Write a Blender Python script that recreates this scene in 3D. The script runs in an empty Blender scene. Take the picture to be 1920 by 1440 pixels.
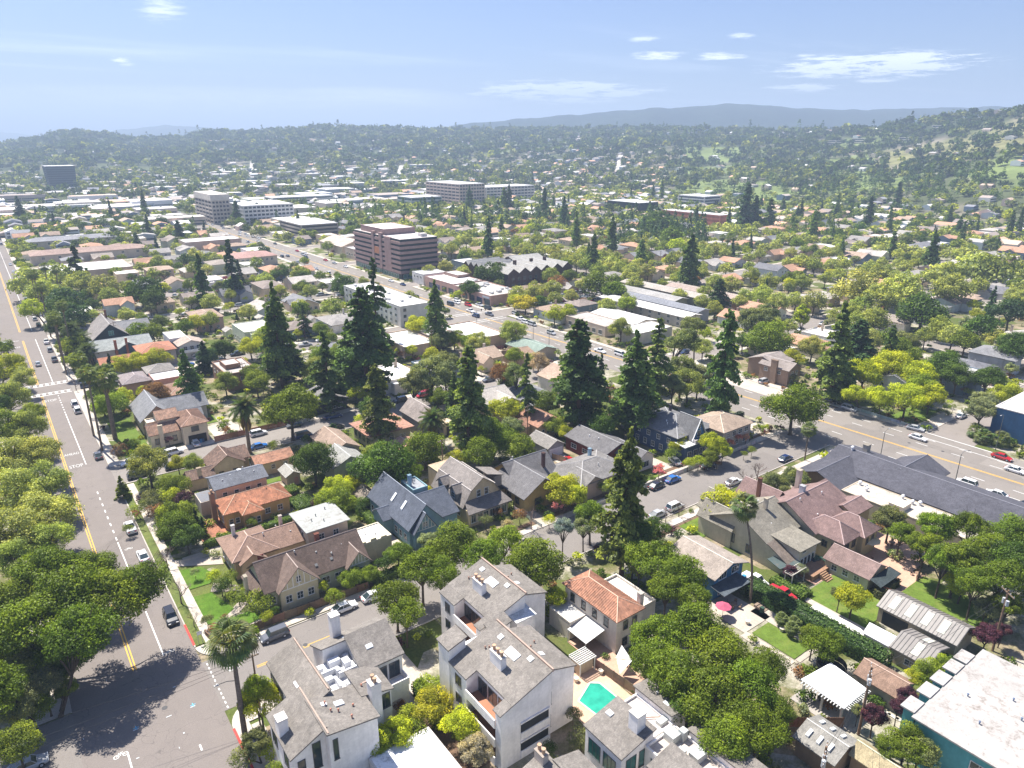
import bpy, math, random
import numpy as np
from math import radians as RD, sin, cos, pi, atan2, hypot, tan, atan, sqrt
random.seed(11); RNG = np.random.default_rng(5)
sc = bpy.context.scene; COL = sc.collection
# ------------------------------------------------------------------ camera, sky, sun, exposure
EYE = 78.0; YAW = RD(36.6); PITCH = atan(458/1331.)
cam = bpy.data.cameras.new('camera'); cam.sensor_width = 36; cam.lens = 1331/1920*36
cam.clip_start = 1; cam.clip_end = 40000
cob = bpy.data.objects.new('camera', cam); COL.objects.link(cob)
cob.location = (0, 0, EYE); cob.rotation_euler = (pi/2-PITCH, 0, -YAW); sc.camera = cob
SUN_EL, SUN_AZ = RD(60), RD(-8)            # azimuth from +y towards +x
sd = bpy.data.lights.new('sun', 'SUN'); sd.energy = 5.0; sd.angle = RD(0.53); sd.color = (1, .945, .85)
so = bpy.data.objects.new('sun', sd); COL.objects.link(so); so.rotation_euler = (pi/2-SUN_EL, 0, pi-SUN_AZ)
so.location = (0, 0, 600)
world = bpy.data.worlds.new('World'); sc.world = world; world.use_nodes = True
wt = world.node_tree; wt.nodes.clear()
def wn(t, **k):
    n = wt.nodes.new(t)
    for a, b in k.items(): setattr(n, a, b)
    return n
sky = wn('ShaderNodeTexSky', sky_type='NISHITA', sun_disc=False, sun_elevation=SUN_EL, sun_rotation=SUN_AZ)
sky.air_density = 1.0; sky.dust_density = 1.4; sky.ozone_density = 2.5; sky.altitude = 50
bg = wn('ShaderNodeBackground'); bg.inputs[1].default_value = .057
wo = wn('ShaderNodeOutputWorld'); tc = wn('ShaderNodeTexCoord')
def noise(scale, vec, det=6, rough=.6):
    n = wn('ShaderNodeTexNoise'); n.inputs['Scale'].default_value = scale; n.inputs['Detail'].default_value = det
    n.inputs['Roughness'].default_value = rough; wt.links.new(vec, n.inputs['Vector']); return n.outputs['Fac']
def mth(op, a, b=None, c=None, clamp=False):
    n = wn('ShaderNodeMath', operation=op, use_clamp=clamp)
    for i, v in enumerate((a, b, c)):
        if v is None: continue
        if isinstance(v, (int, float)): n.inputs[i].default_value = v
        else: wt.links.new(v, n.inputs[i])
    return n.outputs[0]
# thin high cloud: wisps spread on a far plane (direction / height)
sx = wn('ShaderNodeSeparateXYZ'); wt.links.new(tc.outputs['Generated'], sx.inputs[0])
zz = mth('MAXIMUM', sx.outputs[2], .03)
cx = mth('DIVIDE', sx.outputs[0], zz); cy = mth('DIVIDE', sx.outputs[1], zz)
cmb = wn('ShaderNodeCombineXYZ'); wt.links.new(cx, cmb.inputs[0]); wt.links.new(cy, cmb.inputs[1])
mp = wn('ShaderNodeMapping'); mp.inputs['Rotation'].default_value = (0, 0, RD(-25)); mp.inputs['Scale'].default_value = (.28, 1.0, 1)
mp.inputs['Location'].default_value = (3.1, 1.7, 0)
wt.links.new(cmb.outputs[0], mp.inputs[0])
n1 = noise(.42, mp.outputs[0], 8, .62); n2 = noise(.13, cmb.outputs[0], 3, .5)
cl = mth('MULTIPLY', mth('SUBTRACT', n1, .515), 5.5, clamp=True)
cl = mth('MULTIPLY', cl, mth('MULTIPLY', mth('SUBTRACT', n2, .44), 7, clamp=True))
cl = mth('MULTIPLY', cl, .35)
az = mth('ARCTAN2', sx.outputs[0], sx.outputs[1]); el = mth('ARCSINE', sx.outputs[2])
cv = wn('ShaderNodeCombineXYZ'); wt.links.new(mth('MULTIPLY', az, 8.), cv.inputs[0]); wt.links.new(mth('MULTIPLY', el, 70.), cv.inputs[1])
sn = noise(2.3, cv.outputs[0], 12, .74); wisp = None
def raydir(u, v):
    a = PITCH; dz = 720-v; Y = 1331*cos(a)+dz*sin(a); Z = -1331*sin(a)+dz*cos(a); X = u-960
    return YAW+atan2(X, Y), atan2(Z, hypot(X, Y))
for (u, v, wu, hv, k) in ((420,200,560,40,1.0),(150,212,380,44,1.1),(700,195,260,26,1.0),(1640,122,280,34,1.9),(1505,164,95,12,1.4),(1640,152,60,6,.8),(1350,106,60,11,1.1),(1390,67,34,9,.6),(1235,104,65,11,1.1),(1210,74,40,8,.5),(1520,103,50,6,.7),(1060,172,220,30,1.9),(905,176,40,8,.8),(690,190,220,30,1.1),(400,190,110,16,.5),(180,205,240,26,.7),(560,215,420,26,.45),(232,110,34,16,1.2),(275,100,40,5,.7),(300,15,60,40,.5),(2300,140,300,30,.9),(-400,150,300,30,.8)):
    a, e = raydir(u, v); a1 = raydir(u+wu, v)[0]; e1 = raydir(u, v-hv)[1]
    qx = mth('DIVIDE', mth('SUBTRACT', az, a), abs(a1-a)); qy = mth('DIVIDE', mth('SUBTRACT', el, e), abs(e1-e))
    f = mth('SUBTRACT', 1, mth('ADD', mth('MULTIPLY', qx, qx), mth('MULTIPLY', qy, qy)), clamp=True)
    if hv >= 26 and wu > 200 and u < 800: f = mth('MULTIPLY', mth('MULTIPLY', f, mth('MULTIPLY_ADD', sn, 1.6, -.25, clamp=True)), k)
    else: f = mth('MULTIPLY', mth('MULTIPLY', mth('ADD', f, mth('MULTIPLY', mth('SUBTRACT', sn, .56), 6.5)), f, clamp=True), k)
    wisp = f if wisp is None else mth('MAXIMUM', wisp, f)
cl = mth('MAXIMUM', cl, mth('MULTIPLY', wisp, 1.5, clamp=True)); cl = mth('MULTIPLY', cl, .6)
up = mth('MULTIPLY', mth('SUBTRACT', sx.outputs[2], .015), 14, clamp=True)
cl = mth('MULTIPLY', cl, up)
mx = wn('ShaderNodeMix', data_type='RGBA'); mx.inputs[7].default_value = (17, 17.3, 17.8, 1)
tn = wn('ShaderNodeMix', data_type='RGBA', blend_type='MULTIPLY'); tn.inputs[0].default_value = 1; tn.inputs[7].default_value = (.78, .88, 1.18, 1); wt.links.new(sky.outputs[0], tn.inputs[6])
wt.links.new(cl, mx.inputs[0]); wt.links.new(tn.outputs[2], mx.inputs[6])
wt.links.new(mx.outputs[2], bg.inputs[0]); wt.links.new(bg.outputs[0], wo.inputs[0])
vs = sc.view_settings; vs.view_transform = 'Standard'; vs.look = 'None'; vs.exposure = 1.10; vs.gamma = 1; vs.use_curve_mapping = False
cy_ = sc.cycles; cy_.max_bounces = 5; cy_.diffuse_bounces = 2; cy_.glossy_bounces = 2; cy_.transmission_bounces = 3
cy_.transparent_max_bounces = 4; cy_.volume_bounces = 0; cy_.caustics_reflective = False; cy_.caustics_refractive = False

# ------------------------------------------------------------------ pixel of the survey picture -> ground plan (x along the cross streets, y along the avenue)
cp, sp = cos(PITCH), sin(PITCH); FP = 1331.
def g(u, v, z=0.):
    dx = u-960; dz = 720-v
    Y = FP*cp+dz*sp; Z = -FP*sp+dz*cp; t = (z-EYE)/Z
    X, Y = dx*t, Y*t
    return X*cos(YAW)+Y*sin(YAW), -X*sin(YAW)+Y*cos(YAW)
def proj(x, y, z=0.):
    X = x*cos(YAW)-y*sin(YAW); Y = x*sin(YAW)+y*cos(YAW); zz = z-EYE
    d = Y*cp-zz*sp; h = zz*cp+Y*sp
    if d < 1: return (-9999, -9999, 1)
    return 960+FP*X/d, 720-FP*h/d, d
def pol(u, dist):                      # ground point at a bearing (column) and a distance
    a = YAW+atan2(u-960, 1407.6); return dist*sin(a), dist*cos(a)
FR = {'a':(0,960,3),'b':(440,1040,3.6),'c':(780,1000,3.272),'d':(1060,1000,3.272),'e':(1440,1000,3.272),'f':(380,780,3.79),'g':(780,740,4),'h':(1180,720,4),
 'i':(1480,720,4),'j':(0,600,4),'k':(400,560,4),'l':(840,520,4),'m':(1280,480,3),'n':(0,380,4),'o':(400,340,4),'q':(800,380,3.692)}
def gf(k, u, v, z=0.):
    o = FR[k]; return g(o[0]+u/o[2], o[1]+v/o[2], z)

# ------------------------------------------------------------------ materials
MATS = {}
def newmat(name, rough=.8, spec=.3):
    m = bpy.data.materials.new(name); m.use_nodes = True; nt = m.node_tree
    b = nt.nodes['Principled BSDF']; b.inputs['Roughness'].default_value = rough; b.inputs['Specular IOR Level'].default_value = spec
    MATS[name] = m; return m, nt, b
def N(nt, t, ins=None, **k):
    n = nt.nodes.new(t)
    for a, b in k.items(): setattr(n, a, b)
    for a, b in (ins or {}).items():
        if isinstance(b, bpy.types.NodeSocket): nt.links.new(b, n.inputs[a])
        else: n.inputs[a].default_value = b
    return n
def M(nt, op, a, b=0., clamp=False):
    return N(nt, 'ShaderNodeMath', {0: a, 1: b}, operation=op, use_clamp=clamp).outputs[0]
def MIX(nt, f, a, b, mode='MIX'):
    n = N(nt, 'ShaderNodeMix', {0: f}, data_type='RGBA', blend_type=mode)
    for i, v in ((6, a), (7, b)):
        if isinstance(v, bpy.types.NodeSocket): nt.links.new(v, n.inputs[i])
        else: n.inputs[i].default_value = (*v[:3], 1)
    return n.outputs[2]
def NZ(nt, s, det=4, vec=None, rough=.55):
    n = N(nt, 'ShaderNodeTexNoise', {'Scale': s, 'Detail': det, 'Roughness': rough})
    if vec is not None: nt.links.new(vec, n.inputs['Vector'])
    return n.outputs['Fac']
def RAMP(nt, f, stops):
    n = N(nt, 'ShaderNodeValToRGB'); e = n.color_ramp.elements
    for i, (p, c) in enumerate(stops):
        el = e[i] if i < 2 else e.new(p)
        el.position = p; el.color = (*c[:3], 1) if len(c) > 1 else (c[0],)*3+(1,)
    nt.links.new(f, n.inputs[0]); return n.outputs[0]
def BUMP(nt, b, h, st=.4, d=.03):
    n = N(nt, 'ShaderNodeBump', {'Strength': st, 'Distance': d, 'Height': h}); nt.links.new(n.outputs[0], b.inputs['Normal'])
def OC(nt): return N(nt, 'ShaderNodeObjectInfo').outputs['Color']
def POS(nt): return N(nt, 'ShaderNodeNewGeometry').outputs['Position']
def tintmat(name, rough, spec, scales, amt, bump=0, extra=None):
    """object colour, worn by noise in world space"""
    m, nt, b = newmat(name, rough, spec); p = POS(nt)
    c = OC(nt)
    for s, a in zip(scales, amt):
        f = RAMP(nt, NZ(nt, s, 4, p), [(.3, (1-a,)), (.7, (1+a*.6,))])
        c = MIX(nt, 1, c, f, 'MULTIPLY')
    if extra: c = extra(nt, c, b, p)
    nt.links.new(c, b.inputs['Base Color'])
    if bump: BUMP(nt, b, NZ(nt, 9, 3, p), bump, .02)
    return m
tintmat('stucco', .9, .2, (.35, 2.5), (.16, .08), .3, lambda nt, c, b, p: MIX(nt, 1, MIX(nt, 1, c, (1.18, 1.11, 1.02), 'MULTIPLY'), RAMP(nt, NZ(nt, 1, 5, N(nt, 'ShaderNodeMapping', {0: p, 3: (1.6, 1.6, .14)}).outputs[0], .7), [(.35, (.93,)), (.6, (1.02,))]), 'MULTIPLY'))
tintmat('painted wood', .6, .3, (.6, 6), (.1, .06))
def shingle(nt, c, b, p):
    br = N(nt, 'ShaderNodeTexBrick', {'Vector': N(nt, 'ShaderNodeTexCoord').outputs['Object'], 'Color1': (.86,.86,.86,1), 'Color2': (1.16,1.14,1.12,1), 'Mortar': (.6,.6,.6,1), 'Scale': 1.5, 'Mortar Size': .012, 'Brick Width': .5, 'Row Height': .22}, offset=.5)
    vo = N(nt, 'ShaderNodeTexVoronoi', {'Scale': 2.6, 'Vector': p}); 
    c = MIX(nt, .75, c, br.outputs['Color'], 'MULTIPLY')
    c = MIX(nt, .5, c, RAMP(nt, vo.outputs['Color'], [(0, (.72,)), (1, (1.3,))]), 'MULTIPLY')
    BUMP(nt, b, br.outputs['Fac'], .35, -.02); return c
tintmat('roof shingle', .9, .2, (.12, .7, 7), (.16, .18, .24), 0, shingle)
def tilex(nt, c, b, p):
    w = N(nt, 'ShaderNodeTexVoronoi', {'Scale': 2.2, 'Vector': p})
    return MIX(nt, .8, c, RAMP(nt, w.outputs['Color'], [(0, (.55,)), (.5, (.95, .95, .95)), (1, (1.35, 1.25, 1.2))]), 'MULTIPLY')
tintmat('clay tile', .85, .25, (.3, 1.5), (.22, .2), 0, tilex)
tintmat('metal sheet', .45, .5, (.3, 2), (.12, .08))
def dirt(nt, c, b, p):
    f = RAMP(nt, NZ(nt, .8, 9, p, .78), [(.5, (0, 0, 0)), (.66, (1, 1, 1))])
    return MIX(nt, M(nt, 'MULTIPLY', f, M(nt, 'MULTIPLY', RAMP(nt, NZ(nt, .09, 3, p), [(.35, (.25,)), (.6, (.85,))]), 1.)), c, (.15, .12, .10))
tintmat('flat roof membrane', .7, .3, (.2, 3), (.12, .06), 0, dirt)
tintmat('plain', .7, .3, (1.5,), (.08,))
tintmat('weathered wood', .85, .2, (.4, 3, 14), (.25, .2, .15), .3)
tintmat('bark', .95, .1, (1.5, 6), (.3, .3), .6)
tintmat('tyre rubber', .9, .2, (3,), (.1,))
m, nt, b = newmat('car paint', .22, .6); nt.links.new(OC(nt), b.inputs['Base Color']); b.inputs['Coat Weight'].default_value = .6
m, nt, b = newmat('window glass', .08, .8); c = MIX(nt, NZ(nt, .6, 2, POS(nt)), (.012, .02, .028), (.05, .075, .085)); nt.links.new(MIX(nt, 1, c, OC(nt), 'MULTIPLY'), b.inputs['Base Color'])
m, nt, b = newmat('pool water', .04, .6)
p_ = POS(nt); nt.links.new(MIX(nt, RAMP(nt, NZ(nt, .7, 5, p_), [(.4, (0,)), (.7, (1,))]), (.03, .36, .25), (.02, .26, .18)), b.inputs['Base Color']); BUMP(nt, b, NZ(nt, 3, 3, p_), .25, .05)
# asphalt with patches, stains and sealed cracks
m, nt, b = newmat('asphalt', .9, .2); p = POS(nt)
c = MIX(nt, NZ(nt, .05, 5, p), (.172, .159, .147), (.22, .202, .186))
c = MIX(nt, M(nt, 'MULTIPLY', RAMP(nt, NZ(nt, .4, 6, p, .7), [(.4, (0,)), (.75, (1,))]), .35), c, (.135, .126, .118))
c = MIX(nt, 1, c, RAMP(nt, NZ(nt, 6, 3, p), [(.3, (.88,)), (.7, (1.1,))]), 'MULTIPLY')
vd = N(nt, 'ShaderNodeTexVoronoi', {'Scale': .11, 'Vector': N(nt, 'ShaderNodeVectorMath', {0: p, 1: N(nt, 'ShaderNodeVectorMath', {0: N(nt, 'ShaderNodeTexNoise', {'Scale': .3, 'Vector': p}).outputs['Color'], 3: 9.}, operation='SCALE').outputs[0]}, operation='ADD').outputs[0]}, feature='DISTANCE_TO_EDGE')
crk = M(nt, 'MULTIPLY', M(nt, 'LESS_THAN', vd.outputs['Distance'], .004), .4)
pt = N(nt, 'ShaderNodeTexVoronoi', {'Scale': .07, 'Vector': p}, distance='CHEBYCHEV'); c = MIX(nt, .8, c, RAMP(nt, pt.outputs['Color'], [(0, (.76,)), (.25, (.98,)), (.8, (1.02,)), (1, (1.2,))]), 'MULTIPLY')
c = MIX(nt, crk, c, (.06, .06, .06)); nt.links.new(MIX(nt, 1, c, OC(nt), 'MULTIPLY'), b.inputs['Base Color']); BUMP(nt, b, NZ(nt, 12, 2, p), .2, .01)
tintmat('concrete', .9, .2, (.25, 2.2), (.16, .12), .2)
tintmat('road paint', .75, .3, (1.2, 7), (.12, .18))
def grs(nt, c, b, p):
    f = NZ(nt, .35, 5, p, .65)
    return MIX(nt, RAMP(nt, f, [(.5, (0,)), (.8, (.35,))]), c, (.30, .27, .09))
tintmat('grass', .95, .1, (.6, 5), (.2, .25), .5, grs)
tintmat('soil', .95, .1, (.5, 3), (.3, .25), .5)
# leaves: object colour x per-leaf tint, light shining through
def leafmat(name, usecol, tr=.27):
    m = bpy.data.materials.new(name); m.use_nodes = True; nt = m.node_tree; nt.nodes.clear(); MATS[name] = m
    at = N(nt, 'ShaderNodeAttribute', attribute_name='tint'); 
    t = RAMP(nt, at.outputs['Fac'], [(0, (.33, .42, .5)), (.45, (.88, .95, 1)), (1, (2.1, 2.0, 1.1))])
    base = N(nt, 'ShaderNodeAttribute', attribute_name='Col').outputs['Color'] if usecol else OC(nt)
    c = MIX(nt, 1, base, t, 'MULTIPLY')
    d = N(nt, 'ShaderNodeBsdfDiffuse', {'Color': c}); tl = N(nt, 'ShaderNodeBsdfTranslucent', {'Color': MIX(nt, 1, c, (1.5, 1.45, .5), 'MULTIPLY')})
    gl = N(nt, 'ShaderNodeBsdfGlossy', {'Color': (1, 1, 1, 1), 'Roughness': .45})
    s = N(nt, 'ShaderNodeMixShader', {0: tr, 1: d.outputs[0], 2: tl.outputs[0]})
    s2 = N(nt, 'ShaderNodeMixShader', {0: .025, 1: s.outputs[0], 2: gl.outputs[0]})
    s2.inputs[0].default_value = .010
    nt.links.new(s2.outputs[0], N(nt, 'ShaderNodeOutputMaterial').inputs[0])
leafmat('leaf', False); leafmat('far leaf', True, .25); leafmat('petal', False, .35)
m, nt, b = newmat('far house paint', .85, .2); nt.links.new(N(nt, 'ShaderNodeAttribute', attribute_name='Col').outputs['Color'], b.inputs['Base Color'])
# yards: grass, bare soil, mulch and paving in patches; painted ground cover colour for open country
m, nt, b = newmat('yard ground', .95, .1); p = POS(nt)
v = N(nt, 'ShaderNodeTexVoronoi', {'Scale': .085, 'Vector': p}, distance='MANHATTAN')
sep = N(nt, 'ShaderNodeSeparateColor', {0: v.outputs['Color']})
c = RAMP(nt, sep.outputs[0], [(0, (.09, .12, .03)), (.26, (.13, .16, .04)), (.28, (.30, .24, .17)), (.55, (.22, .18, .13)), (.57, (.42, .38, .32)), (1, (.34, .29, .23))])
c.node.color_ramp.interpolation = 'CONSTANT'
c = MIX(nt, RAMP(nt, NZ(nt, .18, 6, p, .65), [(.4, (0,)), (.62, (1,))]), c, (.11, .12, .04))
c = MIX(nt, 1, c, RAMP(nt, NZ(nt, 2.5, 5, p, .7), [(.25, (.6,)), (.75, (1.35,))]), 'MULTIPLY')
at = N(nt, 'ShaderNodeAttribute', attribute_name='Col'); c = MIX(nt, at.outputs['Alpha'], c, MIX(nt, 1, at.outputs['Color'], RAMP(nt, NZ(nt, .02, 6, p, .7), [(.3, (.6,)), (.7, (1.35,))]), 'MULTIPLY'))
nt.links.new(c, b.inputs['Base Color']); BUMP(nt, b, NZ(nt, 1.2, 4, p), .5, .15)
m, nt, b = newmat('far hillside', .95, .05); p = POS(nt)
c = MIX(nt, RAMP(nt, NZ(nt, .004, 8, p, .7), [(.42, (0,)), (.6, (1,))]), (.02, .035, .04), (.035, .055, .05))
nt.links.new(c, b.inputs['Base Color']); BUMP(nt, b, NZ(nt, .02, 6, p, .7), 1., 18)

# ------------------------------------------------------------------ mesh helpers
class MB:
    def __init__(s): s.v = []; s.f = []
    def poly(s, pts): n = len(s.v); s.v += [tuple(p) for p in pts]; s.f.append(tuple(range(n, n+len(pts))))
    def box(s, x0, y0, z0, x1, y1, z1):
        n = len(s.v); s.v += [(x0,y0,z0),(x1,y0,z0),(x1,y1,z0),(x0,y1,z0),(x0,y0,z1),(x1,y0,z1),(x1,y1,z1),(x0,y1,z1)]
        s.f += [tuple(n+i for i in q) for q in ((3,2,1,0),(4,5,6,7),(0,1,5,4),(1,2,6,5),(2,3,7,6),(3,0,4,7))]
    def thick(s, faces, t):
        """list of point loops sharing edges -> closed slab of vertical thickness t"""
        idx = {}; V = []
        def k(p):
            q = tuple(round(c, 3) for c in p)
            if q not in idx: idx[q] = len(V); V.append(q)
            return idx[q]
        F = [[k(p) for p in f] for f in faces]; n = len(s.v); m_ = len(V); E = {}
        s.v += V+[(x, y, z-t) for x, y, z in V]
        for f in F:
            s.f.append(tuple(n+i for i in f)); s.f.append(tuple(n+m_+i for i in reversed(f)))
            for a, b in zip(f, f[1:]+f[:1]): E[(a, b)] = 1
        for a, b in E:
            if (b, a) not in E: s.f.append((n+b, n+a, n+m_+a, n+m_+b))
    def tube(s, p, q, r0, r1, n=6, cap=True):
        p = np.array(p, float); q = np.array(q, float); d = q-p; L = np.linalg.norm(d)
        if L < 1e-6: return
        d /= L; a = np.cross(d, (0, 0, 1) if abs(d[2]) < .9 else (1, 0, 0)); a /= np.linalg.norm(a); b = np.cross(d, a); k = len(s.v)
        for c, r in ((p, r0), (q, r1)):
            for i in range(n):
                t = 2*pi*i/n; s.v.append(tuple(c+r*(a*cos(t)+b*sin(t))))
        for i in range(n): j = (i+1) % n; s.f.append((k+j, k+i, k+n+i, k+n+j))
        if cap: s.f.append(tuple(k+n+n-1-i for i in range(n))); s.f.append(tuple(k+i for i in range(n)))
    def mesh(s, name, mat, smooth=False):
        m = bpy.data.meshes.new(name); m.from_pydata(s.v, [], s.f)
        if smooth: m.polygons.foreach_set('use_smooth', [True]*len(m.polygons))
        m.materials.append(MATS[mat]); return m
    def obj(s, name, mat, parent=None, col=None, loc=(0,0,0), rz=0, kind=None, smooth=False):
        return OB(name, s.mesh(name, mat, smooth), parent, col, loc, rz, kind)
def OB(name, mesh, parent=None, col=None, loc=(0,0,0), rz=0, kind=None, sc_=None):
    o = bpy.data.objects.new(name, mesh); COL.objects.link(o); o.location = loc
    if rz: o.rotation_euler = (0, 0, rz)
    if sc_: o.scale = sc_
    if parent: o.parent = parent
    if col: o.color = (*col[:3], 1)
    if kind: o['kind'] = kind
    return o
def THING(name, loc, label, cat, group=None, rz=0):
    o = bpy.data.objects.new(name, None); COL.objects.link(o); o.location = loc; o.rotation_euler = (0, 0, rz)
    o['label'] = label; o['category'] = cat; o.empty_display_size = .1
    if group: o['group'] = group
    return o
def tag(o, label, cat, group=None):
    o['label'] = label; o['category'] = cat
    if group: o['group'] = group
    return o
def npmesh(name, V, F, mat, tint=None, col=None, smooth=False):
    V = np.asarray(V, np.float32); F = np.asarray(F, np.int32); k = F.shape[1]; m = bpy.data.meshes.new(name)
    m.vertices.add(len(V)); m.vertices.foreach_set('co', V.ravel()); m.loops.add(F.size); m.loops.foreach_set('vertex_index', F.ravel())
    m.polygons.add(len(F)); m.polygons.foreach_set('loop_start', np.arange(0, F.size, k, dtype=np.int32)); m.update(calc_edges=True)
    if tint is not None: m.attributes.new('tint', 'FLOAT', 'FACE').data.foreach_set('value', np.asarray(tint, np.float32))
    if col is not None:
        c = np.ones((len(F), 4), np.float32); c[:, :col.shape[1]] = col
        m.attributes.new('Col', 'FLOAT_COLOR', 'FACE').data.foreach_set('color', c.ravel())
    if smooth: m.polygons.foreach_set('use_smooth', [True]*len(F))
    m.materials.append(MATS[mat]); return m

# ------------------------------------------------------------------ terrain
def interp(tab, u):
    if u <= tab[0][0]: return tab[0][1]
    for (a, b), (c, d) in zip(tab, tab[1:]):
        if u <= c: t = (u-a)/(c-a); t = t*t*(3-2*t); return b+(d-b)*t
    return tab[-1][1]
RIDGE = [(-300,285),(0,274),(60,264),(140,249),(185,254),(250,263),(320,262),(400,250),(470,252),(540,247),(600,241),(660,243),(760,244),(850,247),(1000,245),(1200,244),(1350,246),(1500,250),(1560,248),(1640,246),(1700,236),(1760,226),(1840,219),(1880,214),(1920,207),(2300,205)]
RD_ = [(-300,2900),(300,2900),(1000,2700),(1400,2400),(1700,1950),(1920,1700),(2300,1600)]
R0 = [(-300,1500),(600,1350),(1200,1150),(1600,950),(1920,800),(2300,800)]
from mathutils import noise as mn, Vector
def terr(x, y):
    r = hypot(x, y)
    if r < 780: return 0.
    a = atan2(x, y)-YAW
    if abs(a) > 1.35: return 0.
    u = 960+1407.6*tan(max(-1.1, min(1.1, a))); u = max(-300, min(2300, u))
    d0, dr, vr = interp(R0, u), interp(RD_, u), interp(RIDGE, u); zr = EYE+(262-vr)/1407.6*dr*cos(a)
    zr = max(zr, 25)
    if r <= d0: return 0.
    t = (r-d0)/(dr-d0); n_ = mn.fractal(Vector((x*.0022, y*.0022, 3.3)), 1, 2, 4)
    if t < 1: h = zr*(t**1.25)*(1+.30*n_*(1-t)*min(1, t*4)*2)
    else: h = zr*max(.35, 1-(t-1)*1.1)
    return max(0., h)
nu, nr = 260, 150
us = np.linspace(-2.0, 1.75, nu)           # bearing from the camera heading, all the near field covered too
rs = np.concatenate([np.array([0.1]), np.geomspace(30, 12000, nr-1)])
V = []; C = []
def groundcol(x, y, r, z):
    a = atan2(x, y)-YAW; u = 960+1407.6*tan(max(-1.2, min(1.2, a)))
    if r < 620: return (0, 0, 0, 0)
    n1_ = mn.noise(Vector((x*.006, y*.006, 0))); n2_ = mn.noise(Vector((x*.013, y*.013, 9)))
    w = min(1, (r-620)/300)
    c = (.085, .10, .045)
    if n2_ > .12: c = (.19, .17, .13)
    if u > 1280 and 950 < r < (1900 if u < 1640 else 1250):
        if n1_ > 0: c = (.17, .215, .07)         # fairways
    if u > 1640 and 1330 < r < 1640 and n2_ < .3 and n1_ < .3: c = (.20, .195, .085)   # open grassy hill
    if r > 1950 or (u > 1640 and r > 1700): c = (.05, .065, .032)
    return (*c, w)
for r in rs:
    for a in us:
        x, y = r*sin(YAW+a), r*cos(YAW+a); z = terr(x, y) if r > 700 else 0
        V.append((x, y, z-.02)); C.append(groundcol(x, y, r, z))
F = [(i*nu+j, i*nu+j+1, (i+1)*nu+j+1, (i+1)*nu+j) for i in range(nr-1) for j in range(nu-1)]
F = [(a, d, c_, b_) for a, b_, c_, d in F]
gm = npmesh('ground', V, F, 'yard ground', smooth=True)
gm.attributes.new('Col', 'FLOAT_COLOR', 'POINT').data.foreach_set('color', np.array(C, np.float32).ravel())
OB('ground', gm, kind='structure')
# far ranges, real ridges with real slopes
def mountain(name, prof, dist, depth, seed, ustep=7):
    u0, u1 = prof[0][0], prof[-1][0]; n = int((u1-u0)/ustep); k = 14; V = []
    for i in range(n+1):
        u = u0+(u1-u0)*i/n; vr = interp(prof, u)
        zr = EYE+(262-vr)/1407.6*dist+mn.fractal(Vector((u*.03, seed, 0)), 1, 2, 5)*10*dist/7000
        for j in range(k+1):
            t = j/k*2-1; r = dist+t*depth; x, y = pol(u, 1); h_ = hypot(x, y)
            rr = r/cos(atan2(u-960, 1407.6)); x *= rr; y *= rr
            e = 1-abs(t)**1.4
            z = -6+(zr+6)*e*(1+.16*mn.fractal(Vector((x*.0012, y*.0012, seed)), 1, 2, 5)*(1-e)*3*e)
            V.append((x, y, z))
    F = [(i*(k+1)+j, i*(k+1)+j+1, (i+1)*(k+1)+j+1, (i+1)*(k+1)+j) for i in range(n) for j in range(k)]
    F = [(a, d, c_, b_) for a, b_, c_, d in F]
    OB(name, npmesh(name, V, F, 'far hillside', smooth=True), kind='structure')
mountain('mountains', [(700,262),(800,243),(900,232),(1000,224),(1060,219),(1150,212),(1230,207),(1300,203),(1370,199),(1430,203),(1500,207),(1600,209),(1700,207),(1800,206),(1840,204),(1920,206),(2100,205),(2400,215)], 4000, 1000, 1.7)
mountain('mountains', [(60,268),(180,251),(240,243),(310,237),(370,239),(420,243),(480,245),(560,247),(680,262)], 6800, 1300, 5.1)
mountain('mountains', [(-500,250),(-200,238),(-50,242),(30,251),(100,258),(200,268)], 9000, 1500, 7.7)

# ------------------------------------------------------------------ haze
hz = MB(); hz.box(-3500, -3500, -8, 13000, 13000, 460)
hm = bpy.data.materials.new('haze air'); hm.use_nodes = True; hm.node_tree.nodes.clear()
pv = N(hm.node_tree, 'ShaderNodeVolumePrincipled', {'Color': (.60, .76, 1, 1), 'Density': .00024, 'Anisotropy': .1})
hm.node_tree.links.new(pv.outputs[0], N(hm.node_tree, 'ShaderNodeOutputMaterial').inputs['Volume']); MATS['haze air'] = hm
hz.obj('haze', 'haze air', kind='stuff')

# ------------------------------------------------------------------ roads, kerbs, pavements, markings
LV = {'n': 0}
def sheet(name, rects, mat, z, col=(1,1,1), kind='structure'):
    b = MB()
    for r in rects:
        if len(r) == 4 and not isinstance(r[0], tuple): x0, y0, x1, y1 = r; r = [(x0,y0),(x1,y0),(x1,y1),(x0,y1)]
        b.poly([(x, y, z) for x, y in r])
    return b.obj(name, mat, col=col, kind=kind)
def cen(y): return float(np.interp(y, [40, 130, 183, 250, 420, 800, 1000, 1500], [189.5, 187.5, 184.5, 181, 178, 179, 180, 184]))
NEARK = [(-40,174.5),(150,174.2),(205,172.5),(300,170),(420,167),(1000,169),(1500,173)]
FARK = [(-40,204.5),(110,204),(150,198.5),(205,192.5),(300,190),(420,189),(1000,191),(1500,195)]
nk = lambda y: float(np.interp(y, *zip(*NEARK))); fk = lambda y: float(np.interp(y, *zip(*FARK)))
ROADY = [(90.2, 102.7), (178.6, 190.6), (262, 273.3), (349, 359), (436, 446), (524, 534), (612, 622), (700, 710), (800, 810), (900, 910), (1020, 1030)]
RX_R = [300, 408, 520, 640, 770]           # streets parallel to the avenue, east of the highway
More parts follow.
